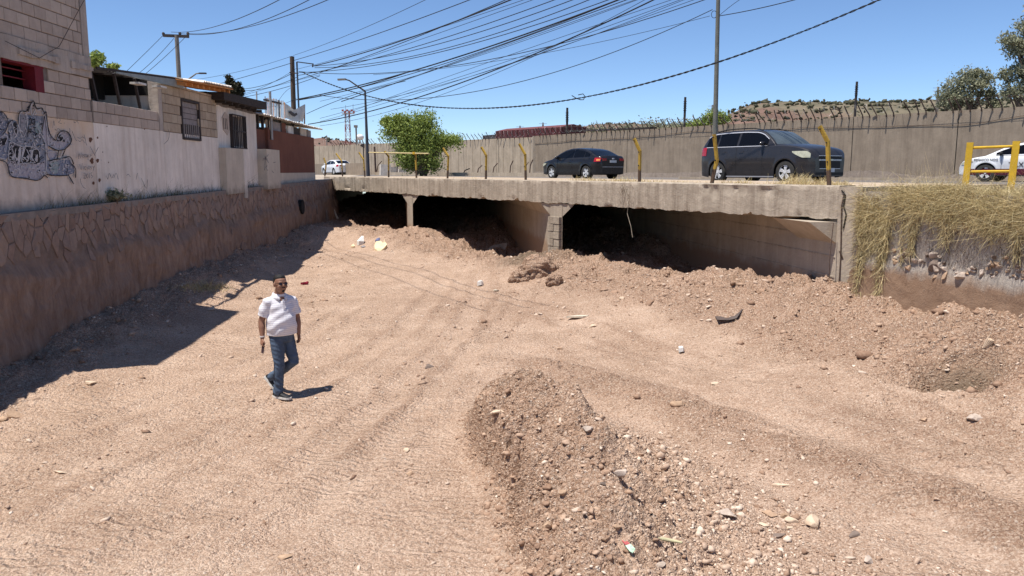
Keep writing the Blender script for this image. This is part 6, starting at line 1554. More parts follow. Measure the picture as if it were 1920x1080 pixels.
# floodlight lattice mast
def lattice(name, label, cat, px, y0, y1, Yv, w0, w1, mats, nseg):
    b = at(px, y1, Yv); top = at(px, y0, Yv); t = thing(name, label, cat, (b.x, Yv, -0.5)); H = top.z + 0.5
    for k in range(nseg):
        mb = MB(); za, zb = -0.5 + H * k / nseg, -0.5 + H * (k + 1) / nseg; wa, wb = w0 + (w1 - w0) * k / nseg, w0 + (w1 - w0) * (k + 1) / nseg; r = 0.035 * Yv / 150
        ca = [Vector((b.x + sx_ * wa / 2, Yv + sy_ * wa / 2, za)) for sx_, sy_ in ((-1,-1),(1,-1),(1,1),(-1,1))]; cb = [Vector((b.x + sx_ * wb / 2, Yv + sy_ * wb / 2, zb)) for sx_, sy_ in ((-1,-1),(1,-1),(1,1),(-1,1))]
        for j in range(4):
            mb.bar(ca[j], cb[j], r * 2.4, r * 2.4); mb.bar(ca[j], cb[(j + 1) % 4], r * 1.6, r * 1.6); mb.bar(cb[j], cb[(j + 1) % 4], r * 1.6, r * 1.6)
        mb.build("lattice_section", mats[k % len(mats)], t)
    return t, top
MAT['mred'] = simple("aviation_red", (0.35, 0.10, 0.08), 0.7); MAT['mwhite'] = simple("aviation_white", (0.62, 0.6, 0.58), 0.7)
t, top = lattice("floodlight_tower", "red and white lattice mast crowned with floodlights left of the dark lamp", "tower", 653, 208, 276, 150, 1.1, 0.7, [MAT['mred'], MAT['mwhite']], 9)
mb = MB(); mb.box(at(653, 213, 150), (1.05, 0, 0), (0, 0.7, 0), (0, 0, 0.06)); mb.build("platform", MAT['mwhite'], t)
for k in range(6):
    mb = MB(); p = at(642.5 + k * 4.2, 207 + (k % 2) * 3, 149.4); mb.box(p, (0.17, 0, 0), (0, 0.12, 0.02), (0, 0, 0.17)); mb.build("floodlight", MAT['mred'], t)
for px, y0 in ((648, 197), (662, 195)):
    mb = MB(); mb.tube([at(px, 212, 150), at(px, y0, 150)], 0.035, 5); mb.build("antenna", MAT['polec'], t)
# water tower
Yw = 260; c = at(675, 257, Yw); t = thing("water_tower", "white mushroom water tank on legs beyond the wall, behind the lamp", "water tower", (c.x, Yw, -0.5)); r = 7.2 / 1517 * Yw
mb = MB(); n_ = 14; pts = [c + Vector((0, 0, z * r)) for z in (-0.75, -0.6, -0.3, 0, 0.25, 0.5, 0.68, 0.75)]; mb.tube(pts, [r * x for x in (0.25, 0.7, 0.95, 1.0, 0.96, 0.75, 0.4, 0.05)], 20); mb.build("tank", simple("white_tank_paint", (0.74, 0.71, 0.68), 0.6, 0.08), t, 60)
for a in (0.4, 1.9, 3.5, 5.0):
    mb = MB(); mb.tube([Vector((c.x + 0.8 * r * math.cos(a), Yw + 0.8 * r * math.sin(a), -0.5)), Vector((c.x + 0.6 * r * math.cos(a), Yw + 0.6 * r * math.sin(a), c.z - 0.5 * r))], 0.13, 6); mb.build("leg", MAT['mwhite'], t)
t, top, bot = pole("pole_mast", "thin distant mast with a boxy head beside the white water tower", "mast", [(667.5, 236), (669, 275)], 200, 0.22, 0.2, MAT['polec'])
mb = MB(); mb.box(at(667, 237, 200), (0.42, 0, 0), (0, 0.3, 0), (0, 0, 0.3)); mb.build("mast_head", MAT['polec'], t)
t, top, bot = pole("distant_pole", "faint distant pole above the far left hill", "utility pole", [(612.5, 254), (612.5, 270)], 300, 0.22, 0.18, MAT['polec'])
for px, y0, y1, Yv, lab in ((975,236,252,330,"tiny far pylon left of the red freight roof's peak"), (1018,230,250,330,"tiny far pylon above the red freight roof"), (1757,163,196,330,"far pylon standing left of the round olive tree"), (1335,197,230,330,"tiny far pylon beside the tall pole")):
    t, top = lattice("pylon", lab, "pylon", px, y0, y1, Yv, 1.8, 0.4, [MAT['polec']], 5)
    for dz in (0.4, 1.6): mb = MB(); mb.bar(top + Vector((-1.6, 0, -dz)), top + Vector((1.6, 0, -dz)), 0.12, 0.12); mb.build("crossarm", MAT['polec'], t)
# sign seen from behind, left of the tree
t, top, bot = pole("road_sign", "small dark road sign seen from behind beside the lamp pole", "road sign", [(681, 274), (683, 320)], 60, 0.04, 0.04, MAT['ironbar'], "sign_post")
mb = MB(); c = at(680, 273, 59.9); mb.slab([c + Vector((-0.22, 0, 0)), c + Vector((0.12, 0, 0.2)), c + Vector((0.12, 0, -0.2))], (0, 0.03, 0)); mb.build("sign_plate", MAT['ironbar'], t)
t, top, bot = pole("wall_post", "rusty post leaning on the sandy wall between lamp and tree", "post", [(702, 275), (704, 295)], 74, 0.09, 0.09, MAT['steel'])
# red freight roof behind the wall
t = thing("freight_wagon", "dark red freight wagon roof showing above the wall left of the dark sedan", "railway wagon", wallpt(995, 76) + Vector((0, 0, -0.5)))
MAT['wagon'] = simple("dull_red_wagon", (0.10, 0.025, 0.025), 0.75, 0.3, 3)
pa, pb = at(929, 246, 84), at(1052, 238, 72); d_ = (pb - pa).normalized(); n_ = Vector((d_.y, -d_.x, 0)).normalized(); n_ = -n_ if n_.y < 0 else n_
mb = MB(); q = [pa, pb, pb + n_ * 2.6, pa + n_ * 2.6]; mb.hexa([Vector((v.x, v.y, 0)) for v in q] + [v for v in q]); mb.build("wagon_side", MAT['wagon'], t)
mb = MB(); q = [pa, pa + n_ * 2.6, pa + n_ * 1.3 + Vector((0, 0, 0.28))]; mb.slab(q, pb - pa); mb.build("wagon_roof", simple("sun_faded_red_roof", (0.15, 0.05, 0.045), 0.7), t)
for k in range(12):
    p = pa.lerp(pb, (k + 0.5) / 12); mb = MB(); mb.box(p - n_ * 0.03 + Vector((0, 0, -0.3)), d_ * 0.05, n_ * 0.03, (0, 0, 0.28)); mb.build("wagon_rib", MAT['wagon'], t)
pa, pb = at(905, 254, 92), at(931, 252, 86); mb = MB(); d_ = pb - pa; mb.hexa([Vector((pa.x, pa.y, 0)), Vector((pb.x, pb.y, 0)), Vector((pb.x, pb.y + 2, 0)), Vector((pa.x, pa.y + 2, 0)), pa, pb, pb + Vector((0, 2, 0)), pa + Vector((0, 2, 0))]); o = mb.build("freight_wagon", MAT['ironbar'], None, loc=(pa.x, pa.y, -0.4)); setp(o, "grey-black wagon end left of the dark red wagon roof", "railway wagon")
pa, pb = at(1065, 246, 66), at(1225, 240, 52); d_ = (pb - pa).normalized(); mb = MB(); mb.bar(pa, pb, 0.5, 0.12); o = mb.build("shed_roof", MAT['roofdark'], None, loc=tuple(pa)); setp(o, "long dark shed roof edge showing just above the wall behind the dark sedan", "shed roof")
# ================================================================== cars
def paint(name, c, metal=0.0, rough=0.25):
    m = M_(name, rough, 0.35); m.base(c); m.b.inputs["Metallic"].default_value = metal
    m.b.inputs["Coat Weight"].default_value = 0.25; m.b.inputs["Coat Roughness"].default_value = 0.08
    d = m.noise(3, 5); m.base(m.mix(m.math('MULTIPLY', d, 0.05 if max(c) < 0.1 else 0.12), c, (0.30, 0.25, 0.2)))
    m.l(m.ramp(m.noise(6, 4), [(0.3, rough), (0.7, rough + 0.15)]), m.b.inputs["Roughness"]); return m.m
MAT['p_suv'] = paint("charcoal_paint", (0.030, 0.029, 0.033), 0.3)
MAT['p_black'] = paint("black_paint", (0.003, 0.0035, 0.006), 0.0)
MAT['p_white'] = paint("white_paint", (0.74, 0.75, 0.76))
MAT['glass'] = simple("tinted_glass", (0.004, 0.004, 0.005), 0.12, 0.1, spec=0.22, bump=0)
MAT['glass2'] = simple("windscreen_glass", (0.07, 0.085, 0.09), 0.06, 0.3, 2, spec=0.7, bump=0)
MAT['tyre'] = simple("dusty_tyre", (0.045, 0.042, 0.038), 0.9, 0.3, 8)
MAT['rim'] = simple("silver_alloy", (0.72, 0.71, 0.7), 0.3, 0.05, metal=0.15, bump=0)
MAT['chrome'] = simple("chrome_trim", (0.62, 0.62, 0.64), 0.25, 0.05, metal=0.3, bump=0)
MAT['trim'] = simple("black_plastic", (0.015, 0.015, 0.015), 0.6, 0.1, bump=0)
MAT['lamp_r'] = simple("red_tail_lens", (0.35, 0.012, 0.018), 0.2, 0.1, bump=0, spec=0.6)
MAT['lamp_o'] = simple("orange_lens", (0.85, 0.30, 0.08), 0.2, 0.1, bump=0, spec=0.6)
MAT['lamp_w'] = simple("hazy_headlight_lens", (0.50, 0.49, 0.36), 0.15, 0.3, bump=0, spec=0.6)
MAT['plate'] = simple("number_plate", (0.55, 0.56, 0.56), 0.5, 0.1, bump=0)
MAT['maroon'] = simple("maroon_band", (0.10, 0.012, 0.03), 0.4, 0.1, bump=0)
def car(label, cat, P, loc, heading, paintm, group=None, extra=None):
    L, H, Wd, wb, rw_ = P['L'], P['H'], P['W'], P['wb'], P['rw']; hl = L / 2
    t = thing(P['name'], label, cat, loc, heading, group)
    deck = lambda x: float(np.interp(x, P['deck'][0], P['deck'][1]))
    roof = lambda x: float(np.interp(x, P['roof'][0], P['roof'][1]))
    sm = lambda f: (lambda x: sum(f(x + d) for d in (-0.06, -0.03, 0, 0.03, 0.06)) / 5)
    deck_s, roof_s = sm(deck), sm(roof); belt = lambda x: float(np.interp(x, P['belt'][0], P['belt'][1]))
    def plan(x):
        tt = abs(x) / hl; return Wd / 2 * (1 - 0.05 * tt ** 3 - (0.12 if x > 0 else 0.09) * tt ** 8 - 0.12 * tt ** 24)
    wx = (wb / 2 + P['wo'], -wb / 2 + P['wo'])
    def Wz(x, z):                           # half width at a height
        zz = np.interp(z, [0.15, 0.3, 0.5, 0.62, 0.8, P['bz'], P['bz'] + 0.02], [0.93, 0.965, 0.975, 0.995, 1.0, 0.955, 0.95])
        w = plan(x) * zz
        if z > P['bz']: w -= (z - P['bz']) * P['tum']
        for xw in wx:                       # flared arches
            d = math.hypot(x - xw, z - rw_); w += 0.022 * math.exp(-((d - rw_ * 1.22) / 0.06) ** 2)
        return float(w)
    def zb(x):
        z = P.get('sill', 0.20) + 0.06 * sstep(0.72, 1.0, abs(x) / hl)
        for xw in wx:
            a = rw_ * 1.16
            if abs(x - xw) < a: z = max(z, rw_ * 0.98 + math.sqrt(a * a - (x - xw) ** 2) - rw_ * 0.0)
        return float(z)
    xs_ = sorted(set([round(v, 4) for v in np.linspace(-hl, hl, 64)] + [round(xw + s_ * rw_ * 1.16 * c, 4) for xw in wx for s_ in (-1, 1) for c in (0.999, 0.97, 0.9, 0.78, 0.6, 0.4, 0.2, 0)]))
    nz_, nt = 12, 9; rings = []
    for x in xs_:
        z0, z1 = zb(x), deck_s(x); z1 = max(z1, z0 + 0.04); r = []
        for k in range(nz_):
            z = z0 + (z1 - 0.035 - z0) * k / (nz_ - 1); r.append((x, Wz(x, z), z))
        wtop = Wz(x, z1 - 0.035) - 0.03
        for k in range(nt):
            f = 1 - k / (nt - 1) * 1.0; r.append((x, wtop * f, z1 - 0.03 * f ** 3 * 0.3 + P['crown'] * (1 - f * f)))
        full = [(a, b, c) for a, b, c in r] + [(a, -b, c) for a, b, c in reversed(r[:-1])]; rings.append(full)
    mb = MB(); n_ = len(rings[0]); mb.add([p for r in rings for p in r], [(i*n_+k, (i+1)*n_+k, (i+1)*n_+k+1, i*n_+k+1) for i in range(len(rings)-1) for k in range(n_-1)])
    b0 = len(mb.v)
    for r in (rings[0], rings[-1]): mb.add(r, [tuple(range(n_))])
    body = mb.build("body", paintm, t, 38, world=False)
    # cabin
    xa, xb = P['roof'][0][0], P['roof'][0][-1]; xs2 = np.linspace(xa, xb, 44); rings = []
    for x in xs2:
        z0 = deck_s(x) - 0.05; z1 = max(roof_s(x), z0 + 0.02); r = []
        for k in range(8):
            z = z0 + (z1 - 0.05 - z0) * k / 7; r.append((x, Wz(x, max(z, P['bz'] + .001)) - 0.01, z))
        wt = r[-1][1]
        for k, (f, dz) in enumerate(((0.97, 0.025), (0.90, 0.042), (0.75, 0.05), (0.5, 0.058), (0.25, 0.063), (0, 0.065))): r.append((x, wt * f, z1 - 0.05 + dz))
        rings.append(r + [(a, -b, c) for a, b, c in reversed(r[:-1])])
    mb = MB(); n_ = len(rings[0]); mb.add([p for r in rings for p in r], [(i*n_+k, (i+1)*n_+k, (i+1)*n_+k+1, i*n_+k+1) for i in range(len(rings)-1) for k in range(n_-1)])
    for r in (rings[0], rings[-1]): mb.add(r, [tuple(range(n_))])
    mb.build("cabin", paintm, t, 40, world=False)
    def side_panel(name, x0, x1, zlo, zhi, m, off=0.006, nx=14, nz2=4, parent=t, sides=(1, -1)):
        for sg in sides:
            mb = MB(); vs = []
            for i in range(nx + 1):
                x = x0 + (x1 - x0) * i / nx; a = zlo(x) if callable(zlo) else zlo; b = zhi(x) if callable(zhi) else zhi; b = max(b, a + 0.002)
                for k in range(nz2 + 1):
                    z = a + (b - a) * k / nz2; vs.append((x, sg * (Wz(x, z) - (0.01 if z > P['bz'] else 0) + off), z))
            mb.add(vs, [(i*(nz2+1)+k, (i+1)*(nz2+1)+k, (i+1)*(nz2+1)+k+1, i*(nz2+1)+k+1) for i in range(nx) for k in range(nz2)])
            mb.build(name, m, parent, 60, world=False)
    def top_panel(name, x0, x1, fy, m, off=0.008):
        mb = MB(); vs = []; nx, ny = 8, 8
        for i in range(nx + 1):
            x = x0 + (x1 - x0) * i / nx; z1 = roof_s(x)
            wt = Wz(x, max(z1 - 0.05, P['bz'] + .001)) - 0.01
            for k in range(ny + 1):
                f = (k / ny * 2 - 1) * fy; dz = float(np.interp(abs(f), [0, 0.25, 0.5, 0.75, 0.9, 0.97, 1.0], [0.065, 0.063, 0.058, 0.05, 0.042, 0.025, 0.0]))
                vs.append((x, wt * f, z1 - 0.05 + dz + off))
        mb.add(vs, [(i*(ny+1)+k, (i+1)*(ny+1)+k, (i+1)*(ny+1)+k+1, i*(ny+1)+k+1) for i in range(nx) for k in range(ny)]); mb.build(name, m, t, 60, world=False)
    gb = lambda x: max(deck_s(x) + 0.02, P['bz'] + 0.035); gt = lambda x: roof_s(x) - 0.085
    for (x0, x1) in P['win']: side_panel("window", x0, x1, gb, gt, MAT['glass'], 0.008)
    side_panel("window_trim", P['win'][0][0], P['win'][-1][1], lambda x: P['bz'] + 0.012, lambda x: P['bz'] + 0.03, MAT['chrome'] if P.get('archtrim') else MAT['trim'], 0.012, 20, 1)
    if P.get('archtrim'): side_panel("window_trim", P['win'][0][0], P['win'][-1][1], lambda x: max(gt(x), gb(x)), lambda x: max(gt(x), gb(x)) + 0.026, MAT['chrome'], 0.012, 24, 1)
    top_panel("windscreen", *P['ws'], 0.90, MAT['glass2']); top_panel("rear_window", *P['rs'], 0.84, MAT['glass'])
    for xd in P['doors']: side_panel("door_gap", xd - 0.006, xd + 0.006, lambda x: zb(x) + 0.06, lambda x: P['bz'] - 0.0, MAT['trim'], 0.003, 1, 10)
    for xd in P['handles']: side_panel("door_handle", xd - 0.09, xd + 0.09, P['bz'] - 0.16, P['bz'] - 0.13, MAT['chrome'] if P.get('chromeh') else paintm, 0.03, 4, 1)
    side_panel("sill", wx[1] + rw_ * 1.2, wx[0] - rw_ * 1.2, 0.2, 0.235, P.get('sillm', MAT['trim']), 0.012, 10, 1)
    hx = P['head']; side_panel("headlight", hx[0], hx[1], lambda x: hx[3] - (hx[3] - hx[2]) * (0.15 + 0.85 * min(1, (x - hx[0]) / (hx[1] - hx[0]) * 1.6) ** 0.8), lambda x: min(hx[3], deck_s(x) - 0.05), MAT['lamp_w'], 0.012, 14, 5)
    tx = P['tail']; side_panel("tail_light", tx[1], tx[0], tx[2], tx[3], MAT['lamp_r'], 0.012, 10, 4)
    # ends
    def endbox(name, sx, y0, y1, z0, z1, m, out=0.012, dep=0.03):
        mb = MB(); vs = []; n = 10
        for i in range(n + 1):
            y = y0 + (y1 - y0) * i / n; x = sx * (hl - 0.0 * y * y + out)
            vs += [(x - sx * dep, y, z0), (x, y, z0), (x, y, z1), (x - sx * dep, y, z1)]
        mb.add(vs, [(i*4+k, (i+1)*4+k, (i+1)*4+(k+1) % 4, i*4+(k+1) % 4) for i in range(n) for k in range(4)] + [(0, 1, 2, 3), (n*4, n*4+3, n*4+2, n*4+1)]); mb.build(name, m, t, world=False)
    for g in P['front']: endbox(g[0], 1, *g[1:5], MAT[g[5]], *(g[6:] or ()))
    for g in P['rear']: endbox(g[0], -1, *g[1:5], MAT[g[5]], *(g[6:] or ()))
    # underside and wheels
    mb = MB(); mb.abox(-hl + 0.25, hl - 0.25, -Wd / 2 + 0.26, Wd / 2 - 0.26, 0.22, P['bz'] - 0.25); mb.build("underbody", MAT['trim'], t, world=False)
    for xw in wx:
        for sg in (-1, 1):
            yc = sg * (Wd / 2 - 0.13); ang = random.uniform(0, 1.2)
            mb = MB(); prof = [(0.62, -0.10), (0.66, -0.115), (0.95, -0.105), (1.0, -0.08), (1.0, 0.08), (0.95, 0.105), (0.66, 0.115), (0.62, 0.10)]; n = 28; vs = []
            for k in range(n):
                a = 2 * math.pi * k / n
                for rr, yy in prof: vs.append((xw + rw_ * rr * math.cos(a), yc + yy, rw_ + rw_ * rr * math.sin(a)))
            m_ = len(prof); mb.add(vs, [(k*m_+j, ((k+1) % n)*m_+j, ((k+1) % n)*m_+(j+1) % m_, k*m_+(j+1) % m_) for k in range(n) for j in range(m_)])
            whl = thing("wheel", None, None, (0, 0, 0)); whl.parent = t; whl.location = (xw, yc, rw_); me = mb.mesh("tyre", 40); me.transform(Matrix.Translation((-xw, -yc, -rw_)))
            o = link("tyre", me, MAT['tyre'], whl, world=False)
            mb = MB(); yo = sg * 0.085; ri = rw_ * 0.66
            ns_ = P['spokes']
            for k in range(ns_):
                for da in ((-0.14, 0.14) if P.get('twin') else (0,)):
                    a = ang + 2 * math.pi * k / ns_ + da; e = Vector((math.cos(a), 0, math.sin(a))); f = Vector((-math.sin(a), 0, math.cos(a)))
                    w0_, w1_ = 0.022, 0.034 if P.get('twin') else 0.05
                    vs = [e * ri * 0.12 - f * w0_, e * ri * 0.12 + f * w0_, e * ri + f * w1_, e * ri - f * w1_]
                    mb.hexa([v + Vector((0, yo - sg * 0.03, 0)) for v in vs] + [v + Vector((0, yo + sg * 0.004, 0)) for v in vs])
            mb.tube([(0, yo - sg * 0.02, 0), (0, yo + sg * 0.015, 0)], ri * 0.2, 12)
            n = 28; vs = []
            for k in range(n):
                a = 2 * math.pi * k / n
                for rr, yy in ((0.93, 0.03), (1.0, 0.03), (1.0, -0.05), (0.93, -0.05)): vs.append((ri * rr * math.cos(a), yo + sg * yy * 0.5, ri * rr * math.sin(a)))
            mb.add(vs, [(k*4+j, ((k+1) % n)*4+j, ((k+1) % n)*4+(j+1) % 4, k*4+(j+1) % 4) for k in range(n) for j in range(4)])
            mb.build("rim", MAT['rim'], whl, 40, world=False)
            mb = MB(); mb.tube([(0, sg * 0.02, 0), (0, sg * 0.03, 0)], ri, 20); mb.build("brake_disc", MAT['trim'], whl, world=False)
    for sg in (-1, 1):                       # mirrors
        xm = P['mirror']; y = sg * (Wz(xm, P['bz'] + 0.05) + 0.09); mb = MB(); bm = bmesh.new(); bmesh.ops.create_icosphere(bm, subdivisions=2, radius=1)
        for v in bm.verts: v.co = Vector((xm + v.co.x * 0.07, y + v.co.y * 0.11, P['bz'] + 0.09 + v.co.z * 0.075))
        me = bpy.data.meshes.new("mirror"); bm.to_mesh(me); bm.free(); me.shade_smooth(); link("mirror", me, P.get('mirm', paintm), t, world=False)
    if P.get('rails'):
        for sg in (-1, 1):
            mb = MB(); pts = [(x, sg * (Wz(x, roof_s(x)) - 0.10), roof_s(x) + 0.055 - (0.035 if i in (0, 5) else 0)) for i, x in enumerate(np.linspace(-1.75, 0.25, 6))]; mb.tube(pts, 0.02, 6); mb.build("roof_rail", MAT['trim'], t, 60, world=False)
    if P.get('antenna'): mb = MB(); mb.tube([(P['antenna'], 0, roof_s(P['antenna']) + 0.01), (P['antenna'] - 0.05, 0, roof_s(P['antenna']) + 0.12)], [0.012, 0.005], 6); mb.build("antenna", MAT['trim'], t, world=False)
    if extra: extra(t, side_panel, Wz, endbox)
    return t
SUV = dict(name="parked_suv", L=4.77, H=1.68, W=1.86, wb=2.86, wo=0.02, rw=0.355, bz=1.16, tum=0.40, crown=0.05, sill=0.17,
    deck=([-2.385, -2.33, -2.25, 0.8, 1.15, 1.6, 2.0, 2.22, 2.34, 2.385], [0.78, 1.08, 1.18, 1.18, 1.20, 1.17, 1.10, 1.03, 0.92, 0.74]),
    roof=([-2.30, -2.18, -1.98, -1.7, -1.0, -0.3, 0.2, 0.45, 0.8, 1.08], [1.18, 1.38, 1.63, 1.69, 1.715, 1.715, 1.69, 1.62, 1.40, 1.17]),
    belt=([-3, 3], [1.16, 1.16]), win=[(-2.02, -1.52), (-1.44, -0.62), (-0.52, 0.70)], ws=(0.36, 1.02), rs=(-2.27, -2.0), doors=(-1.35, -0.57, 0.55), handles=(-1.15, -0.35),
    head=(1.70, 2.29, 0.79, 0.99), tail=(-2.32, -1.98, 0.90, 1.18), mirror=0.55, spokes=5, twin=True, rails=True, archtrim=True, sillm=MAT['chrome'],
    front=[("grille", -0.50, 0.50, 0.74, 0.84, 'trim'), ("grille_bar", -0.50, 0.50, 0.84, 0.855, 'chrome', 0.02), ("grille_bar", -0.50, 0.50, 0.725, 0.74, 'chrome', 0.02), ("grille", -0.46, 0.46, 0.47, 0.70, 'trim'), ("grille_bar", -0.46, 0.46, 0.455, 0.47, 'chrome', 0.02),
           ("grille_bar", -0.50, 0.50, 0.70, 0.713, 'chrome', 0.02), ("emblem", -0.10, 0.10, 0.705, 0.75, 'lamp_w', 0.03), ("number_plate", -0.18, 0.18, 0.36, 0.48, 'plate', 0.04), ("lower_intake", -0.62, 0.62, 0.27, 0.35, 'trim', 0.015)],
    rear=[("number_plate", -0.2, 0.2, 0.75, 0.87, 'plate', 0.02), ("bumper_strip", -0.5, 0.5, 0.38, 0.50, 'trim', 0.012)])
SED = dict(name="parked_sedan", L=4.50, H=1.46, W=1.74, wb=2.62, wo=-0.02, rw=0.325, bz=0.93, tum=0.40, crown=0.035,
    deck=([-2.25, -2.22, -2.15, -1.95, -1.5, 0.9, 1.25, 1.7, 2.0, 2.15, 2.25], [0.80, 1.00, 1.065, 1.06, 1.03, 0.96, 0.95, 0.88, 0.80, 0.72, 0.52]),
    roof=([-1.98, -1.7, -1.3, -0.9, -0.4, 0.0, 0.4, 0.8, 1.2, 1.38], [1.04, 1.15, 1.32, 1.41, 1.445, 1.44, 1.37, 1.22, 1.02, 0.93]),
    belt=([-3, 3], [0.93, 0.93]), win=[(-1.48, -1.15), (-1.10, -0.36), (-0.28, 0.98)], ws=(0.42, 1.26), rs=(-1.88, -1.12), doors=(-1.12, -0.32, 0.78), handles=(-0.95, -0.1),
    head=(1.72, 2.16, 0.62, 0.76), tail=(-2.2, -1.88, 0.80, 0.98), mirror=0.80, spokes=5, twin=True, antenna=-0.75,
    front=[("grille", -0.42, 0.42, 0.42, 0.66, 'trim'), ("lower_intake", -0.6, 0.6, 0.24, 0.34, 'trim')],
    rear=[("number_plate", -0.19, 0.19, 0.76, 0.87, 'plate', 0.02), ("tail_light", 0.40, 0.62, 0.84, 0.95, 'lamp_r', 0.015), ("tail_light", -0.62, -0.40, 0.84, 0.95, 'lamp_r', 0.015), ("emblem", -0.05, 0.05, 0.91, 0.97, 'chrome', 0.02), ("bumper_strip", -0.62, 0.62, 0.56, 0.575, 'chrome', 0.015)])
HAT = dict(SED); HAT.update(name="taxi", mirm=MAT['trim'])
HEAD = math.atan2(U.y, U.x)
def place(px, Yv): v = wallpt(px, Yv); v.z = -0.402; return v
car("dark charcoal SUV facing right, chrome window trim, passing behind two yellow posts", "SUV", SUV, place(1441, 26.6), HEAD + math.pi - 0.02, MAT['p_suv'])
def lit(t, sp, Wz, eb): sp("indicator_lens", -2.19, -2.02, 0.84, 0.92, MAT['lamp_o'], 0.02, 4, 2)
car("glossy black sedan seen from behind, red tail lights, left of the dark SUV", "sedan", SED, place(1091, 38.6), HEAD + 0.04, MAT['p_black'], extra=lit)
car("small white sedan driving away at the far left end of the road", "sedan", SED, place(631, 80), HEAD + 0.05, MAT['p_white'])
def taxi_extra(t, sp, Wz, eb):
    sp("maroon_band", -2.0, 2.02, lambda x: 0.24, lambda x: 0.47, MAT['maroon'], 0.006, 60, 4)
    for sg in (1,):
        for txt, x, z, sz, sh in (("PEÑASCO NOG", 1.70, 0.76, 0.115, 0.0), ("TAXI", 0.55, 0.54, 0.25, 0.0)):
            cu = bpy.data.curves.new("lettering", 'FONT'); cu.body = txt; cu.size = sz; cu.extrude = 0.002; cu.resolution_u = 3
            tmp = bpy.data.objects.new("tmp", cu); COL.objects.link(tmp); dg = bpy.context.evaluated_depsgraph_get()
            me = bpy.data.meshes.new_from_object(tmp.evaluated_get(dg)); bpy.data.objects.remove(tmp); bpy.data.curves.remove(cu)
            for v in me.vertices:            # lay the letters on the flank (left side of the car, read towards the tail)
                X, Yt, Zt = v.co; xx = x - X; zz = z + Yt; v.co = Vector((xx, Wz(xx, zz) + 0.012 + Zt, zz))
            me.materials.clear(); link("lettering", me, MAT['trim'], t, world=False)
tx_ = place(1935, 29.6)
car("white taxi with maroon lower band and black lettering behind the yellow frame", "taxi", HAT, tx_, HEAD + 0.22, MAT['p_white'], extra=taxi_extra)
# ================================================================== the man
FOOT = at_z(523, 750, -3.085); FOOT.z = ground_z(FOOT.x, FOOT.y) + 0.005
Ft = Vector((0.60, -0.80, 0)); Rt = Vector((Ft.y, -Ft.x, 0))          # torso faces the viewer's right
Fl = Vector((0.90, -0.43, 0)); Rl = Vector((Fl.y, -Fl.x, 0))
Fh = Vector((0.66, -0.75, 0)).normalized(); Rh = Vector((Fh.y, -Fh.x, 0))
man = thing("person", "man in a pale striped polo shirt, jeans and sunglasses walking with a phone in hand", "person", FOOT)
O = FOOT - Rl * 0.10 + Vector((0, 0, 0)) - Fl * 0.0
def T(f, r, z): return O + Ft * f + Rt * r + Vector((0, 0, z))
def Lg(f, r, z): return O + Fl * f + Rl * r + Vector((0, 0, z))
def loft(mb, secs, n=20, caps=True):
    """secs: (centre, axis_a, axis_b) ellipse half-axes"""
    vs = []; fs = []
    for c, a, b in secs:
        for k in range(n):
            t = 2 * math.pi * k / n; vs.append(c + a * math.cos(t) + b * math.sin(t))
    for i in range(len(secs) - 1):
        for k in range(n): k2 = (k + 1) % n; fs.append((i*n+k, i*n+k2, (i+1)*n+k2, (i+1)*n+k))
    if caps: fs.append(tuple(range(n - 1, -1, -1))); fs.append(tuple(range((len(secs)-1)*n, len(secs)*n)))
    mb.add(vs, fs)
def limb(mb, pts, rs, n=16):
    mb.tube(pts, rs, n)
    for p, r in ((pts[0], rs[0]), (pts[-1], rs[-1])): ball(mb, p, r)
def ball(mb, c, r, sc=(1, 1, 1)):
    bm = bmesh.new(); bmesh.ops.create_icosphere(bm, subdivisions=2, radius=1)
    mb.add([Vector(c) + Vector((v.co.x * r * sc[0], v.co.y * r * sc[1], v.co.z * r * sc[2])) for v in bm.verts], [tuple(v.index for v in f.verts) for f in bm.faces]); bm.free()
def remesh(mb, name, vox, mats, parent, smooth_it=4, disp=None):
    me = mb.mesh(name); tmp = bpy.data.objects.new("tmp", me); COL.objects.link(tmp)
    m = tmp.modifiers.new("r", 'REMESH'); m.mode = 'VOXEL'; m.voxel_size = vox
    s = tmp.modifiers.new("s", 'SMOOTH'); s.factor = 0.5; s.iterations = smooth_it
    dg = bpy.context.evaluated_depsgraph_get(); dg.update(); out = bpy.data.meshes.new_from_object(tmp.evaluated_get(dg)); bpy.data.objects.remove(tmp)
    if disp:
        for v in out.vertices: v.co += disp(v.co)
    out.materials.clear(); out.shade_smooth(); out.name = name
    return link(name, out, mats, parent)
MAT['skin'] = simple("brown_skin", (0.27, 0.135, 0.085), 0.55, 0.12, 12, bump=0.15, bsc=60, spec=0.4)
MAT['hair'] = simple("black_hair", (0.012, 0.010, 0.009), 0.6, 0.2, 60, bump=0.8, bsc=90)
ms = M_("striped_polo_cotton", 0.85, 0.2); z_ = ms.z(); st = ms.math('FRACT', ms.math('MULTIPLY', z_, 38.0))
ms.base(ms.mix(ms.ramp(st, [(0.0, (0, 0, 0)), (0.62, (0, 0, 0)), (0.68, (1, 1, 1)), (0.95, (1, 1, 1)), (1.0, (0, 0, 0))]), (0.74, 0.72, 0.73), (0.59, 0.56, 0.61))); ms.bump(ms.noise(9, 5), 0.5, 0.03); MAT['polo'] = ms.m
MAT['denim'] = simple("faded_denim", (0.07, 0.10, 0.15), 0.85, 0.35, 7, bump=0.8, bsc=14)
MAT['shoe'] = simple("black_trainer", (0.015, 0.015, 0.018), 0.6, 0.2, 20)
MAT['sole'] = simple("white_sole", (0.62, 0.6, 0.56), 0.7, 0.1)
MAT['lens'] = simple("brown_sunglass_lens", (0.03, 0.014, 0.010), 0.1, 0.1, bump=0, spec=0.8)
Zv = Vector((0, 0, 1))
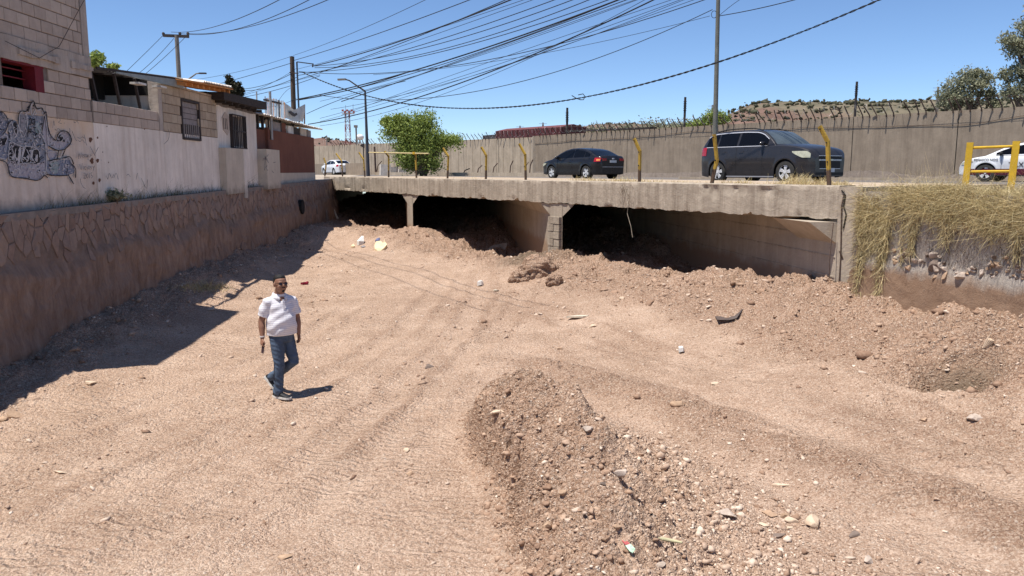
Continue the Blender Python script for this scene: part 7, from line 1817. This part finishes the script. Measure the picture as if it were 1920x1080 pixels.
# body: torso core, neck, head, arms with fingers
mb = MB()
loft(mb, [(T(0, 0, 0.95), Rt * 0.13, Ft * 0.10), (T(0.01, 0, 1.2), Rt * 0.14, Ft * 0.11), (T(0, 0, 1.40), Rt * 0.16, Ft * 0.10), (T(-0.01, 0, 1.46), Rt * 0.10, Ft * 0.08)])
HC = T(0.045, 0.0, 1.635)                       # head centre
loft(mb, [(T(-0.01, 0, 1.42), Rt * 0.075, Ft * 0.075), (T(0.0, 0, 1.48), Rt * 0.066, Ft * 0.068), (T(0.015, 0, 1.54), Rh * 0.064, Fh * 0.068), (HC - Zv * 0.05, Rh * 0.06, Fh * 0.07)], 16)
hs = [(-0.115, 0.030, 0.030, 0.045), (-0.105, 0.045, 0.045, 0.038), (-0.08, 0.062, 0.066, 0.026), (-0.045, 0.073, 0.083, 0.012), (-0.01, 0.078, 0.092, 0.003), (0.03, 0.080, 0.097, -0.002), (0.065, 0.077, 0.094, -0.006), (0.095, 0.064, 0.078, -0.010), (0.115, 0.042, 0.052, -0.012), (0.124, 0.012, 0.016, -0.012)]
loft(mb, [(HC + Zv * z + Fh * o, Rh * a, Fh * b) for z, a, b, o in hs], 20)
ball(mb, HC + Fh * 0.098 - Zv * 0.022, 0.016, (1, 1, 1.2)); mb.tube([HC + Fh * 0.088 + Zv * 0.02, HC + Fh * 0.108 - Zv * 0.022], [0.008, 0.014], 8)   # nose
ball(mb, HC + Fh * 0.082 - Zv * 0.058, 0.022, (1.0, 1.0, 0.5))       # lips
ball(mb, HC + Fh * 0.070 - Zv * 0.092, 0.024)                          # chin
for sg in (-1, 1):
    ball(mb, HC + Rh * sg * 0.080 - Fh * 0.008 - Zv * 0.012, 0.03, (0.55, 0.8, 1.15)); ball(mb, HC + Rh * sg * 0.042 + Fh * 0.066 - Zv * 0.035, 0.03)
    mb.tube([HC + Rh * sg * 0.015 + Fh * 0.088 + Zv * 0.028, HC + Rh * sg * 0.055 + Fh * 0.074 + Zv * 0.028], 0.011, 8)
def arm(mb, sh, el, wr, r=(0.058, 0.05, 0.043, 0.046, 0.028)):
    limb(mb, [sh, sh.lerp(el, 0.5), el, el.lerp(wr, 0.35), wr], list(r))
sR, eR, wR = T(0, 0.175, 1.375), T(-0.05, 0.245, 1.115), T(0.0, 0.262, 0.88)
sL, eL, wL = T(0, -0.175, 1.375), T(0.0, -0.235, 1.115), T(0.06, -0.225, 0.89)
arm(mb, sR, eR, wR); arm(mb, sL, eL, wL)
def hand(mb, wr, dirn, palm_n, across, curl):
    """palm plus four unequal fingers and a thumb; across points to the thumb side"""
    d = dirn.normalized(); ac = across.normalized(); pn = palm_n.normalized()
    loft(mb, [(wr, ac * 0.026, pn * 0.02), (wr + d * 0.035, ac * 0.038, pn * 0.019), (wr + d * 0.07, ac * 0.044, pn * 0.017), (wr + d * 0.09, ac * 0.040, pn * 0.014)], 12)
    for i, (o, l) in enumerate(((0.031, 0.068), (0.0105, 0.076), (-0.0105, 0.071), (-0.031, 0.055))):
        b = wr + d * 0.078 + ac * o; a1 = curl[0]; a2 = curl[1] + 0.1 * i
        p1 = b + (d * math.cos(a1) + pn * math.sin(a1)) * l * 0.45; p2 = p1 + (d * math.cos(a1 + a2) + pn * math.sin(a1 + a2)) * l * 0.32; p3 = p2 + (d * math.cos(a1 + 1.7 * a2) + pn * math.sin(a1 + 1.7 * a2)) * l * 0.24
        mb.tube([b, p1, p2, p3], [0.0095, 0.009, 0.008, 0.0065], 8)
    b = wr + d * 0.025 + ac * 0.03; p1 = b + (d * 0.7 + ac * 0.6 + pn * 0.25).normalized() * 0.038; p2 = p1 + (d * 0.85 + ac * 0.05 + pn * 0.5).normalized() * 0.032
    mb.tube([b, p1, p2], [0.013, 0.0105, 0.008], 8)
dR = (Vector((0, 0, -1)) + Ft * 0.25 + Rt * 0.25).normalized()
hand(mb, wR, dR, -Rt * 1.0 + Ft * 0.15, Ft, (0.35, 0.5))
hand(mb, wL, Vector((0.05, 0, -1)), Rt, Ft, (0.35, 0.45))
remesh(mb, "body", 0.0065, MAT['skin'], man, 2)
# polo shirt
mb = MB()
loft(mb, [(T(0.02, 0.0, 0.905), Rt * 0.205, Ft * 0.160), (T(0.03, 0, 1.0), Rt * 0.208, Ft * 0.172), (T(0.035, 0, 1.10), Rt * 0.202, Ft * 0.172), (T(0.025, 0, 1.22), Rt * 0.190, Ft * 0.145), (T(0.01, 0, 1.32), Rt * 0.190, Ft * 0.130),
          (T(0, 0, 1.385), Rt * 0.180, Ft * 0.112), (T(-0.005, 0, 1.43), Rt * 0.150, Ft * 0.092), (T(-0.008, 0, 1.462), Rt * 0.110, Ft * 0.080), (T(-0.008, 0, 1.49), Rt * 0.078, Ft * 0.074)], 28)
for s_, e_ in ((sR, eR), (sL, eL)):
    q = s_.lerp(e_, 0.80); mb.tube([T(-0.005, 0, 1.415) * 0.45 + s_ * 0.55, s_ + Vector((0, 0, -0.004)), s_.lerp(e_, 0.35), s_.lerp(e_, 0.75)], [0.068, 0.080, 0.076, 0.078], 18)
def wr_(co):
    r = co - O; a = r.dot(Rt); f = r.dot(Ft); n = Vector((co.x - O.x, co.y - O.y, 0)).normalized()
    return n * (0.004 * math.sin(r.z * 46 + a * 20 + 2 * math.sin(f * 18)) + 0.005 * math.sin(r.z * 17 - a * 34 + 2 * math.sin(a * 9)))
remesh(mb, "polo_shirt", 0.009, MAT['polo'], man, 4, wr_)
mb = MB()                                      # collar
for sg in (-1, 1):
    q = [T(-0.085, 0.0, 1.505), T(-0.05, sg * 0.072, 1.505), T(0.03, sg * 0.078, 1.485), T(0.098, sg * 0.03, 1.44), T(0.115, sg * 0.05, 1.39), T(0.055, sg * 0.108, 1.435), T(-0.05, sg * 0.10, 1.46), T(-0.10, 0, 1.462)]
    mb.add(q, [(0, 1, 6, 7), (1, 2, 5, 6), (2, 3, 4, 5)]); 
o = mb.build("collar", MAT['polo'], man, 60); m_ = o.modifiers.new("solid", 'SOLIDIFY'); m_.thickness = 0.007
mb = MB(); mb.bar(T(0.135, 0.0, 1.42), T(0.160, 0.0, 1.27), 0.028, 0.006, up=Ft); mb.build("placket", MAT['polo'], man)
# jeans
mb = MB()
loft(mb, [(T(0.01, 0, 0.80), Rt * 0.15, Ft * 0.125), (T(0.012, 0, 0.88), Rt * 0.172, Ft * 0.138), (T(0.012, 0, 0.965), Rt * 0.165, Ft * 0.132)], 24)
hpR, knR, anR = Lg(0, 0.088, 0.86), Lg(0.035, 0.10, 0.485), Lg(0.0, 0.105, 0.085)
hpL, knL, anL = Lg(0.02, -0.085, 0.86), Lg(0.115, -0.10, 0.49), Lg(-0.29, -0.10, 0.215)
for h_, k_, a_ in ((hpR, knR, anR), (hpL, knL, anL)):
    limb(mb, [h_, h_.lerp(k_, 0.45), k_, k_.lerp(a_, 0.4), k_.lerp(a_, 0.8), a_], [0.100, 0.090, 0.073, 0.070, 0.064, 0.070], 20)
def jw(co):
    r = co - O; n = Vector((math.sin(r.z * 40 + r.x * 30), math.cos(r.z * 33 + r.y * 25), 0))
    k = 1.6 if (r.z < 0.33 or abs(r.z - 0.52) < 0.08) else 0.7
    return n * 0.004 * k * math.sin(r.z * 52 + r.x * 40 + 3 * math.sin(r.y * 25 + r.z * 6))
remesh(mb, "jeans", 0.010, MAT['denim'], man, 3, jw)
# shoes
def shoe(an, fwd, up, ang=0.0):
    f = fwd.normalized(); u = up.normalized(); s_ = f.cross(u).normalized(); c0 = an - u * 0.085
    mb = MB(); S = [(-0.075, 0.036, 0.030, 0.045), (-0.05, 0.040, 0.052, 0.055), (0.0, 0.042, 0.058, 0.060), (0.06, 0.045, 0.040, 0.044), (0.12, 0.050, 0.030, 0.032), (0.17, 0.046, 0.024, 0.028), (0.205, 0.026, 0.014, 0.020)]
    loft(mb, [(c0 + f * x + u * zc, s_ * w_, u * h_) for x, w_, h_, zc in S], 16); ball(mb, c0 + u * 0.075, 0.048)
    remesh(mb, "shoe", 0.008, MAT['shoe'], man, 2)
    mb = MB(); n = 16; pr_ = [(-0.085, 0.026), (-0.07, 0.042), (-0.02, 0.044), (0.04, 0.045), (0.11, 0.054), (0.17, 0.050), (0.205, 0.03), (0.215, 0.008)]
    out = [c0 + f * x + s_ * w_ for x, w_ in pr_] + [c0 + f * x - s_ * w_ for x, w_ in reversed(pr_)]
    mb.slab([p - u * 0.004 for p in out], u * 0.028); mb.build("sole", MAT['sole'], man)
shoe(anR + Vector((0, 0, 0.0)), Fl, Zv)
shoe(anL + Fl * 0.0, (Fl * 0.72 - Zv * 0.69), (Zv * 0.72 + Fl * 0.69))
# hair, beard, sunglasses
mb = MB(); loft(mb, [(HC + Zv * z + Fh * o, Rh * a, Fh * b) for z, a, b, o in ((-0.045, 0.068, 0.045, -0.055), (-0.01, 0.081, 0.064, -0.042), (0.03, 0.084, 0.078, -0.030), (0.06, 0.082, 0.088, -0.020), (0.085, 0.077, 0.090, -0.012), (0.108, 0.064, 0.078, -0.008), (0.126, 0.042, 0.052, -0.008), (0.134, 0.012, 0.016, -0.010))], 20)
remesh(mb, "hair", 0.008, MAT['hair'], man, 2)
mb = MB(); ball(mb, HC + Fh * 0.082 - Zv * 0.098, 0.022, (0.9, 0.9, 0.8)); mb.tube([HC + Fh * 0.096 - Zv * 0.045 + Rh * 0.022, HC + Fh * 0.101 - Zv * 0.043, HC + Fh * 0.096 - Zv * 0.045 - Rh * 0.022], 0.005, 6); mb.build("goatee", MAT['hair'], man, 60)
for sg in (-1, 1):
    mb = MB(); c = HC + Rh * sg * 0.036 + Fh * 0.098 + Zv * 0.006; q = [c + Rh * (0.030 * math.cos(a)) * 1 + Zv * 0.022 * math.sin(a) - Fh * 0.012 * abs(math.cos(a)) for a in [i * 0.5236 for i in range(12)]]
    mb.slab(q, Fh * 0.004); mb.build("sunglass_lens", MAT['lens'], man)
mb = MB(); mb.tube([HC + Rh * 0.008 + Fh * 0.102 + Zv * 0.012, HC - Rh * 0.008 + Fh * 0.102 + Zv * 0.012], 0.003, 5)
for sg in (-1, 1): mb.tube([HC + Rh * sg * 0.066 + Fh * 0.088 + Zv * 0.012, HC + Rh * sg * 0.084 + Fh * 0.03 + Zv * 0.012, HC + Rh * sg * 0.084 - Fh * 0.01 + Zv * 0.005], 0.003, 5)
mb.build("sunglass_frame", MAT['trim'], man)
mb = MB(); mb.tube([wR + Zv * 0.015 - dR * 0.0, wR + Zv * 0.03], 0.034, 14); mb.build("bracelet", MAT['rim'], man)
# phone in the right hand: a thing of its own
man.scale = (0.99, 0.99, 0.95)
pc = wR + dR * 0.105 - Rt * 0.018; pc = FOOT + Vector(((pc - FOOT).x * 0.99, (pc - FOOT).y * 0.99, (pc - FOOT).z * 0.95))
o = MB().box(pc - Zv * 0.03, Ft * 0.036, dR * 0.074, Rt * 0.0045).build("phone", simple("dark_phone_case", (0.05, 0.03, 0.035), 0.4, 0.1, bump=0), None, loc=tuple(pc)); setp(o, "dark phone held low in the walking man's right hand", "phone")
# ================================================================== overhead cables
def cable(pts, Ya, Yb, r, label, group, ext=0.35, extl=0.0, twist=0, name="overhead_cable", cat="cable"):
    A = at(*pts[0], Ya); B = at(*pts[-1], Yb)
    if len(pts) == 3:
        # place the middle point on the vertical plane through A and B
        d = ray(*pts[1]); h = Vector((B.x - A.x, B.y - A.y, 0)); nn = Vector((-h.y, h.x, 0)).normalized()
        M = d * (A.dot(nn) / d.dot(nn)); t = (M - A).dot(h) / h.length_squared
        zlin = A.z + (B.z - A.z) * t; s = (zlin - M.z) / (t * (1 - t)) if 0.02 < t < 0.98 else 0
    else: s = (B - A).length * 0.05
    P_ = []; n = 44
    for i in range(n + 1):
        t = -extl + (1 + ext + extl) * i / n; p = A.lerp(B, t) if 0 <= t <= 1 else A + (B - A) * t; P_.append(p + Vector((0, 0, -s * t * (1 - t))))
    mb = MB()
    if twist:
        for ph in (0, math.pi):
            Q = []
            for i in range(n * 14):
                f = i / 14; k = min(int(f), n - 1); p = P_[k].lerp(P_[k + 1], f - k); a = i * 0.75 + ph; Q.append(p + Vector((0.0, 0.0, 1)) * twist * math.cos(a) + Vector((0.6, 0.8, 0)) * twist * math.sin(a))
            mb.tube(Q, r * 0.75, 4)
    else: mb.tube(P_, r, 5)
    o = mb.build(name, MAT['wire'], None, 80, loc=tuple(A)); setp(o, label, cat, group); return o
G = "black cables fanning from the wooden pole to the upper right"
THIN = "hair-thin black cable among those fanning from the wooden pole to the upper right"
MED = "medium black cable among those fanning from the wooden pole to the upper right"
R1, R2, R3 = 0.010, 0.016, 0.026
LY, RY = 46.5, 29
cab = [([(550,104),(700,45),(797,0)], R1, "highest thin cable leaving the wooden pole's top, reaching the top edge left of centre", None),
 ([(552,113),(700,66),(880,0)], R2, "second highest cable leaving the wooden pole's top", None),
 ([(587,124),(760,74),(952,2)], R3, "stout cable running from the mast's side arm to the top edge", None),
 ([(556,150),(700,101),(975,-12)], R2, MED, G), ([(556,150),(700,104),(998,0)], R1, THIN, G), ([(556,142),(700,110),(1039,0)], R2, MED, G), ([(590,124),(760,98),(1073,0)], R2, MED, G), ([(590,127),(780,104),(1104,0)], R2, MED, G),
 ([(560,136),(760,112),(1140,0)], R2, MED, G), ([(558,186),(919,87),(1159,0)], R3 * 1.15, "thickest cable bundle crossing the middle of the sky", None), ([(560,188),(700,158),(1170,-4)], R2, MED, G), ([(640,190),(955,80),(1174,0)], R2, MED, G), ([(640,191),(940,88),(1190,0)], R1, THIN, G),
 ([(560,134),(900,115),(1320,0)], R2, "cable dipping below the fan and rising shallowly to the top edge at right", None), ([(578,233),(919,135),(1225,0)], R3, "lowest stout cable of the fan, passing above the green tree", None),
 ([(640,216),(930,112),(1258,0)], R1, THIN, G), ([(600,222),(930,122),(1275,0)], R1, THIN, G), ([(600,228),(960,118),(1300,0)], R1, THIN, G), ([(600,236),(900,150),(1262,-30)], R1, THIN, G), ([(620,205),(860,150),(1330,-20)], R1, THIN, G), ([(556,130),(800,60),(1010,-10)], R1, THIN, G), ([(600,190),(960,84),(1210,-6)], R1, THIN, G)]
for p, r, lab, g in cab: cable(p, LY, RY, r, lab, g)
cable([(596,178),(820,182),(1336,18)], LY, 33, R2, "slack cable climbing to the loop near the tall pole's top", None, ext=0.0)
cable([(700,140),(1060,92),(1331,30)], 43, 33, R1, "straight thin cable ending at the tall pole's side", None, ext=0.0)
cable([(1348,30),(1440,12),(1560,-20)], 33, 26, R2, "cable leaving the tall pole toward the upper right", None, ext=0.05)
cable([(1350,28),(1372,10),(1640,4)], 33, 28, R1, "short bowed cable above the tall pole's right side", None, ext=0.0)
cable([(566,135),(855,203),(1648,0)], LY, 24, 0.022, "twisted drop cable sagging low over the tree and rising right", None, ext=0.25, twist=0.018)
# spliced loop on the twisted cable
mb = MB(); Q = [at(x, y, 36.5) for x, y in ((1072,179),(1080,184),(1088,187),(1094,187),(1097,181),(1093,176),(1084,178))]; mb.tube(Q, 0.02, 5); o = mb.build("cable_splice", MAT['wire'], None, 60, loc=tuple(Q[0])); setp(o, "small loop of loose wire spliced into the twisted cable", "cable")
for p, lab in (([(321,60),(410,48),(523,0)], "upper of three wires from the left pole's crossarm to the top edge"), ([(335,62),(460,50),(579,0)], "middle of three wires from the left pole's crossarm to the top edge"), ([(353,63),(430,58),(614,0)], "lower of three wires from the left pole's crossarm to the top edge")):
    cable(p, 34, 20, 0.010, lab, None)
for p, lab in (([(306,66),(272,100),(240,131)], "leftmost wire dropping left from the crossarm"), ([(326,72),(296,105),(262,136)], "middle wire dropping left from the crossarm"), ([(346,71),(310,106),(272,139)], "right wire dropping left from the crossarm")):
    cable(p, 34, 33, 0.010, lab, None, ext=0.3)
G2 = "cables running left from the wooden pole behind the roofs"
for p, r in (([(548,105),(480,126),(360,150)], R1), ([(550,117),(480,138),(415,156)], R2), ([(552,135),(500,158),(464,166)], R2), ([(556,128),(500,160),(470,172)], R1), ([(556,145),(500,165),(464,170)], R2), ([(600,142),(520,168),(468,180)], R2), ([(600,140),(500,166),(466,176)], R1), ([(552,162),(530,178),(522,190)], R1), ([(556,184),(520,198),(478,200)], R1)):
    cable(p, LY, 50, r, "cable running left from the wooden pole and dropping behind the low roofs", G2, ext=0.3)
cable([(760,137),(640,172),(556,187)], 42, LY, R3, "stout cable meeting the wooden pole low, above the banner", None, ext=0.05)
cable([(760,152),(640,186),(578,212)], 42, LY, R2, "kinked cable sagging right of the torn banner", None, ext=0.02)
# hanging root under the beam
mb = MB(); Q = [on_w(x, y, W0 - 0.05) for x, y in ((1168,345),(1174,362),(1178,385),(1176,400),(1183,425),(1186,445))]; mb.tube(Q, 0.006, 4); o = mb.build("hanging_root", simple("pale_root", (0.4, 0.34, 0.26), 0.9), None, loc=tuple(Q[0])); setp(o, "pale root dangling from the beam into the right opening", "root")
VV = []; FF = []; off = 0; P = []; D = []; L = []
for k in range(60): p = on_w(1172 + random.gauss(0, 9), random.uniform(344, 380), W0 - 0.02); P.append(p); D.append((random.gauss(0, 0.5), -0.1, -1)); L.append(random.uniform(0.1, 0.3))
addb(P, D, L, np.full(len(P), 0.003), 0.5)
o = link("roots", mesh_np("roots", np.concatenate(VV), np.concatenate(FF)), bpy.data.materials["dry_roots"]); setp(o, "fine dry roots hanging over the beam above the pale root", None, None, 'stuff')

# ================================================================== litter on the floor
def sheet(px, py, poly, mat_, name, label, cat, thick=0.02, tilt=(0, 0), lift=0.01, rot=0.0):
    """poly in picture pixels about (px,py); laid on the ground"""
    c = hit_ground(px, py); k = c.y / 1517; sl = (320 - py) and 1.0
    e = Vector((1, 0, 0)); f = Vector((0, 1, 0)); g_ = min(c.y / (-c.z), 2.2) * k       # ground metres per pixel of height
    pts = [c + Vector((x * k, -y * g_, 0)) for x, y in poly]
    pts = [p + Vector((0, 0, lift + (p.x - c.x) * tilt[0] + (p.y - c.y) * tilt[1] + thick * 0.4 * math.sin(i * 2.3))) for i, p in enumerate(pts)]
    mb = MB(); mb.slab(pts, (0, 0, thick)); o = mb.build(name, mat_, None, loc=tuple(c)); return setp(o, label, cat)
FOAM = simple("yellowed_foam", (0.74, 0.60, 0.38), 0.9, 0.15, 6, bump=0.6); WHT = simple("white_plastic_scrap", (0.75, 0.73, 0.68), 0.6, 0.12, 5); RAG = simple("red_rag", (0.26, 0.02, 0.04), 0.9, 0.3, 12); WD_ = simple("grey_weathered_plank", (0.60, 0.52, 0.40), 0.85, 0.3, 8, scale=(1, 6, 1)); DKM = simple("bent_dark_sheet", (0.10, 0.075, 0.065), 0.6, 0.2, 8)
sheet(714, 467, [(-12, 0), (-9, 7), (0, 9), (8, 6), (12, -1), (7, -6), (4, -8), (3, -4), (-3, -8), (-10, -4)], FOAM, "foam_slab", "broken cream foam slab on the debris slope under the left opening", "foam slab", 0.10, (0, 0.45), 0.03)
sheet(676, 458, [(-6, 2), (-1, 5), (7, 1), (5, -4), (0, -6), (-5, -3)], WHT, "plastic_scrap", "crumpled white plastic left of the foam slab", "litter", 0.14, (0.1, 0.4), 0.02)
sheet(662, 464, [(-4, 1), (2, 3), (4, 0), (0, -3)], FOAM, "foam_scrap", "small cream scrap left of the white plastic", "litter", 0.05, (0, 0.3), 0.02)
sheet(681, 464, [(-5, 0), (0, 2), (5, 0), (1, -2)], MAT['shutter'], "cardboard_scrap", "grey flat scrap just under the white plastic", "litter", 0.02, (0, 0.4), 0.02)
sheet(709, 454, [(-5, 1), (0, 3), (4, 0), (2, -3), (-3, -2)], simple("blue_plastic", (0.12, 0.13, 0.22), 0.6), "blue_scrap", "small blue scrap above the cream foam slab", "litter", 0.06, (0, 0.4), 0.02)
sheet(571, 534, [(-7, 1), (-2, 2), (5, 0), (7, -2), (3, -3), (-3, -1)], RAG, "red_rag", "crumpled dark red rag on the floor behind the man", "rag", 0.05, (0, 0.1), 0.01)
sheet(901, 536, [(-6, 2), (2, 3), (6, 0), (3, -3), (-4, -2)], WHT, "white_block", "white chunk of plaster on the mid floor before the middle opening", "litter", 0.10, (0, 0), 0.0)
sheet(930, 546, [(-6, 0), (2, 2), (6, 0), (-1, -2)], WD_, "flat_scrap", "flat pale scrap right of the white plaster chunk", "litter", 0.02)
sheet(1083, 597, [(-22, 2), (10, 4), (19, 0), (22, -3), (0, -3), (-16, -2)], WD_, "board", "flat pale board lying on the mid floor below the right opening", "board", 0.03)
sheet(1277, 661, [(-5, 3), (2, 4), (6, 1), (3, -3), (-4, -3)], WHT, "white_cup", "small white crumpled cup on the right of the floor", "litter", 0.07)
c = hit_ground(1372, 602); k = c.y / 1517; mb = MB()
q = [c + Vector((x * k, y * 0.02, z * k)) for x, y, z in ((-28, 0, 2), (-6, -3, 3), (8, -2, 6), (23, 6, 19), (26, 8, 18), (10, 4, 0), (-8, 4, -3))]; mb.slab(q, (0.02, 0.25, 0.02)); o = mb.build("metal_sheet", DKM, None, loc=tuple(c)); setp(o, "dark bent strip of sheet metal on the slope below the right opening", "metal sheet")
c = hit_ground(938, 472); q = [c + Vector((x * 0.015, 0.1 * i, z * 0.015 + 0.05)) for i, (x, z) in enumerate(((-30, -2), (10, -6), (16, 8), (-16, 6)))]; mb = MB(); mb.slab([q[0], q[1], q[2] + Vector((0, .1, .05)), q[3]], (0, 0.05, 0.03)); o = mb.build("slab", MAT['concrete'], None, loc=tuple(c)); setp(o, "shaded grey slab lying inside the middle opening", "slab")
# palm stalk and wrapper in the foreground
c = hit_ground(1245, 1020); k = c.y / 1517; mb = MB(); pts = [c + Vector((x * k, -y * k * 1.9, 0.02 + 0.01 * math.sin(x))) for x, y in ((-34, -2), (-20, -5), (0, -4), (18, -2), (34, 6))]
mb.tube(pts, [0.008, 0.012, 0.014, 0.013, 0.008], 6); o = mb.build("stalk", simple("pale_green_stalk", (0.50, 0.46, 0.28), 0.8), None, 60, loc=tuple(c)); setp(o, "curved pale stalk lying right of the wrapper", "stalk")
c = hit_ground(1179, 1035); k = c.y / 1517
for nm_, poly, m_ in (("w", [(-8, -15), (0, -12), (6, -3), (-3, -1), (-7, -6)], None),): pass
t = thing("wrapper", "torn food wrapper, red at one end and green and white at the other", "wrapper", c)
for nm_, poly, m_ in (("red_end", [(-8, -14), (-1, -12), (4, -5), (-5, -3)], simple("faded_red_print", (0.5, 0.12, 0.12), 0.5)), ("green_end", [(-5, -3), (4, -5), (9, 4), (7, 8), (3, 12), (-1, 10), (-3, 3)], simple("green_white_print", (0.45, 0.62, 0.45), 0.5, 0.4, 40))):
    mb = MB(); mb.slab([c + Vector((1.3 * x * k, -y * k * 2.1, 0.03 + 0.006 * (i % 2))) for i, (x, y) in enumerate(poly)], (0, 0, 0.003)); mb.build(nm_, m_, t)
# sticks on the right bank
c = hit_ground(1850, 655); k = c.y / 1517; t = thing("dry_sticks", "bundle of pale dry sticks standing in the right bank", "sticks", c)
for i in range(5):
    mb = MB(); mb.tube([c + Vector((-8 * k + i * 2 * k, 0, -0.03)), c + Vector(((-2 + i * 2) * k, -0.02 * i, 12 * k)), c + Vector(((5 + i * 1.5) * k, 0.03 * i, (24 - 2 * i) * k))], [0.008, 0.008, 0.004], 5); mb.build("stick", simple("bleached_stick_%d" % i, (0.55, 0.42, 0.30), 0.9), t)
c = hit_ground(628, 412); mb = MB(); mb.tube([at(633, 410, 36.5), at(628, 398, 36.6), at(626, 391, 36.6)], [0.05, 0.035, 0.02], 5); o = mb.build("stick", WD_, None, loc=tuple(at(633, 410, 36.5))); setp(o, "pale stump of wood standing on the debris at the bridge's left end", "stick")
# dark damp clod heap before the middle pier
for k, (px, py, w_, lab) in enumerate(((1008, 512, 70, "big lump of damp earth heaped against the middle pier's foot"), (975, 525, 40, "lower damp lump left of the big earth heap by the middle pier"), (1040, 530, 34, "reddish lump right of the big earth heap by the middle pier"))):
    p = hit_ground(px, py); r = w_ / 1517 * p.y / 2; bm = bmesh.new(); bmesh.ops.create_icosphere(bm, subdivisions=5, radius=1)
    for v in bm.verts:
        q = v.co.copy(); v.co *= 1 + 0.35 * nz(q.x * 2 + k, q.y * 2 + q.z * 1.7, 1.0, 5) + 0.10 * nz(q.x * 7, q.y * 7 + q.z * 6, 1.0, 7); v.co = Vector((v.co.x * r, v.co.y * r * 0.9, v.co.z * r * 0.85))
    me = bpy.data.meshes.new("earth_lump"); bm.to_mesh(me); bm.free(); me.shade_smooth()
    a = me.attributes.new("brown", 'FLOAT', 'POINT'); a.data.foreach_set('value', np.full(len(me.vertices), 0.8, dtype=np.float32))
    a = me.attributes.new("damp", 'FLOAT', 'POINT'); a.data.foreach_set('value', np.full(len(me.vertices), 0.12 if k < 2 else 0.0, dtype=np.float32))
    o = bpy.data.objects.new("earth_lump", me); COL.objects.link(o); me.materials.append(MAT['soil']); o.location = p + Vector((0, 0, r * 0.05)); setp(o, lab, "earth heap")
for im in bpy.data.meshes:
    pass
bpy.context.view_layer.update()
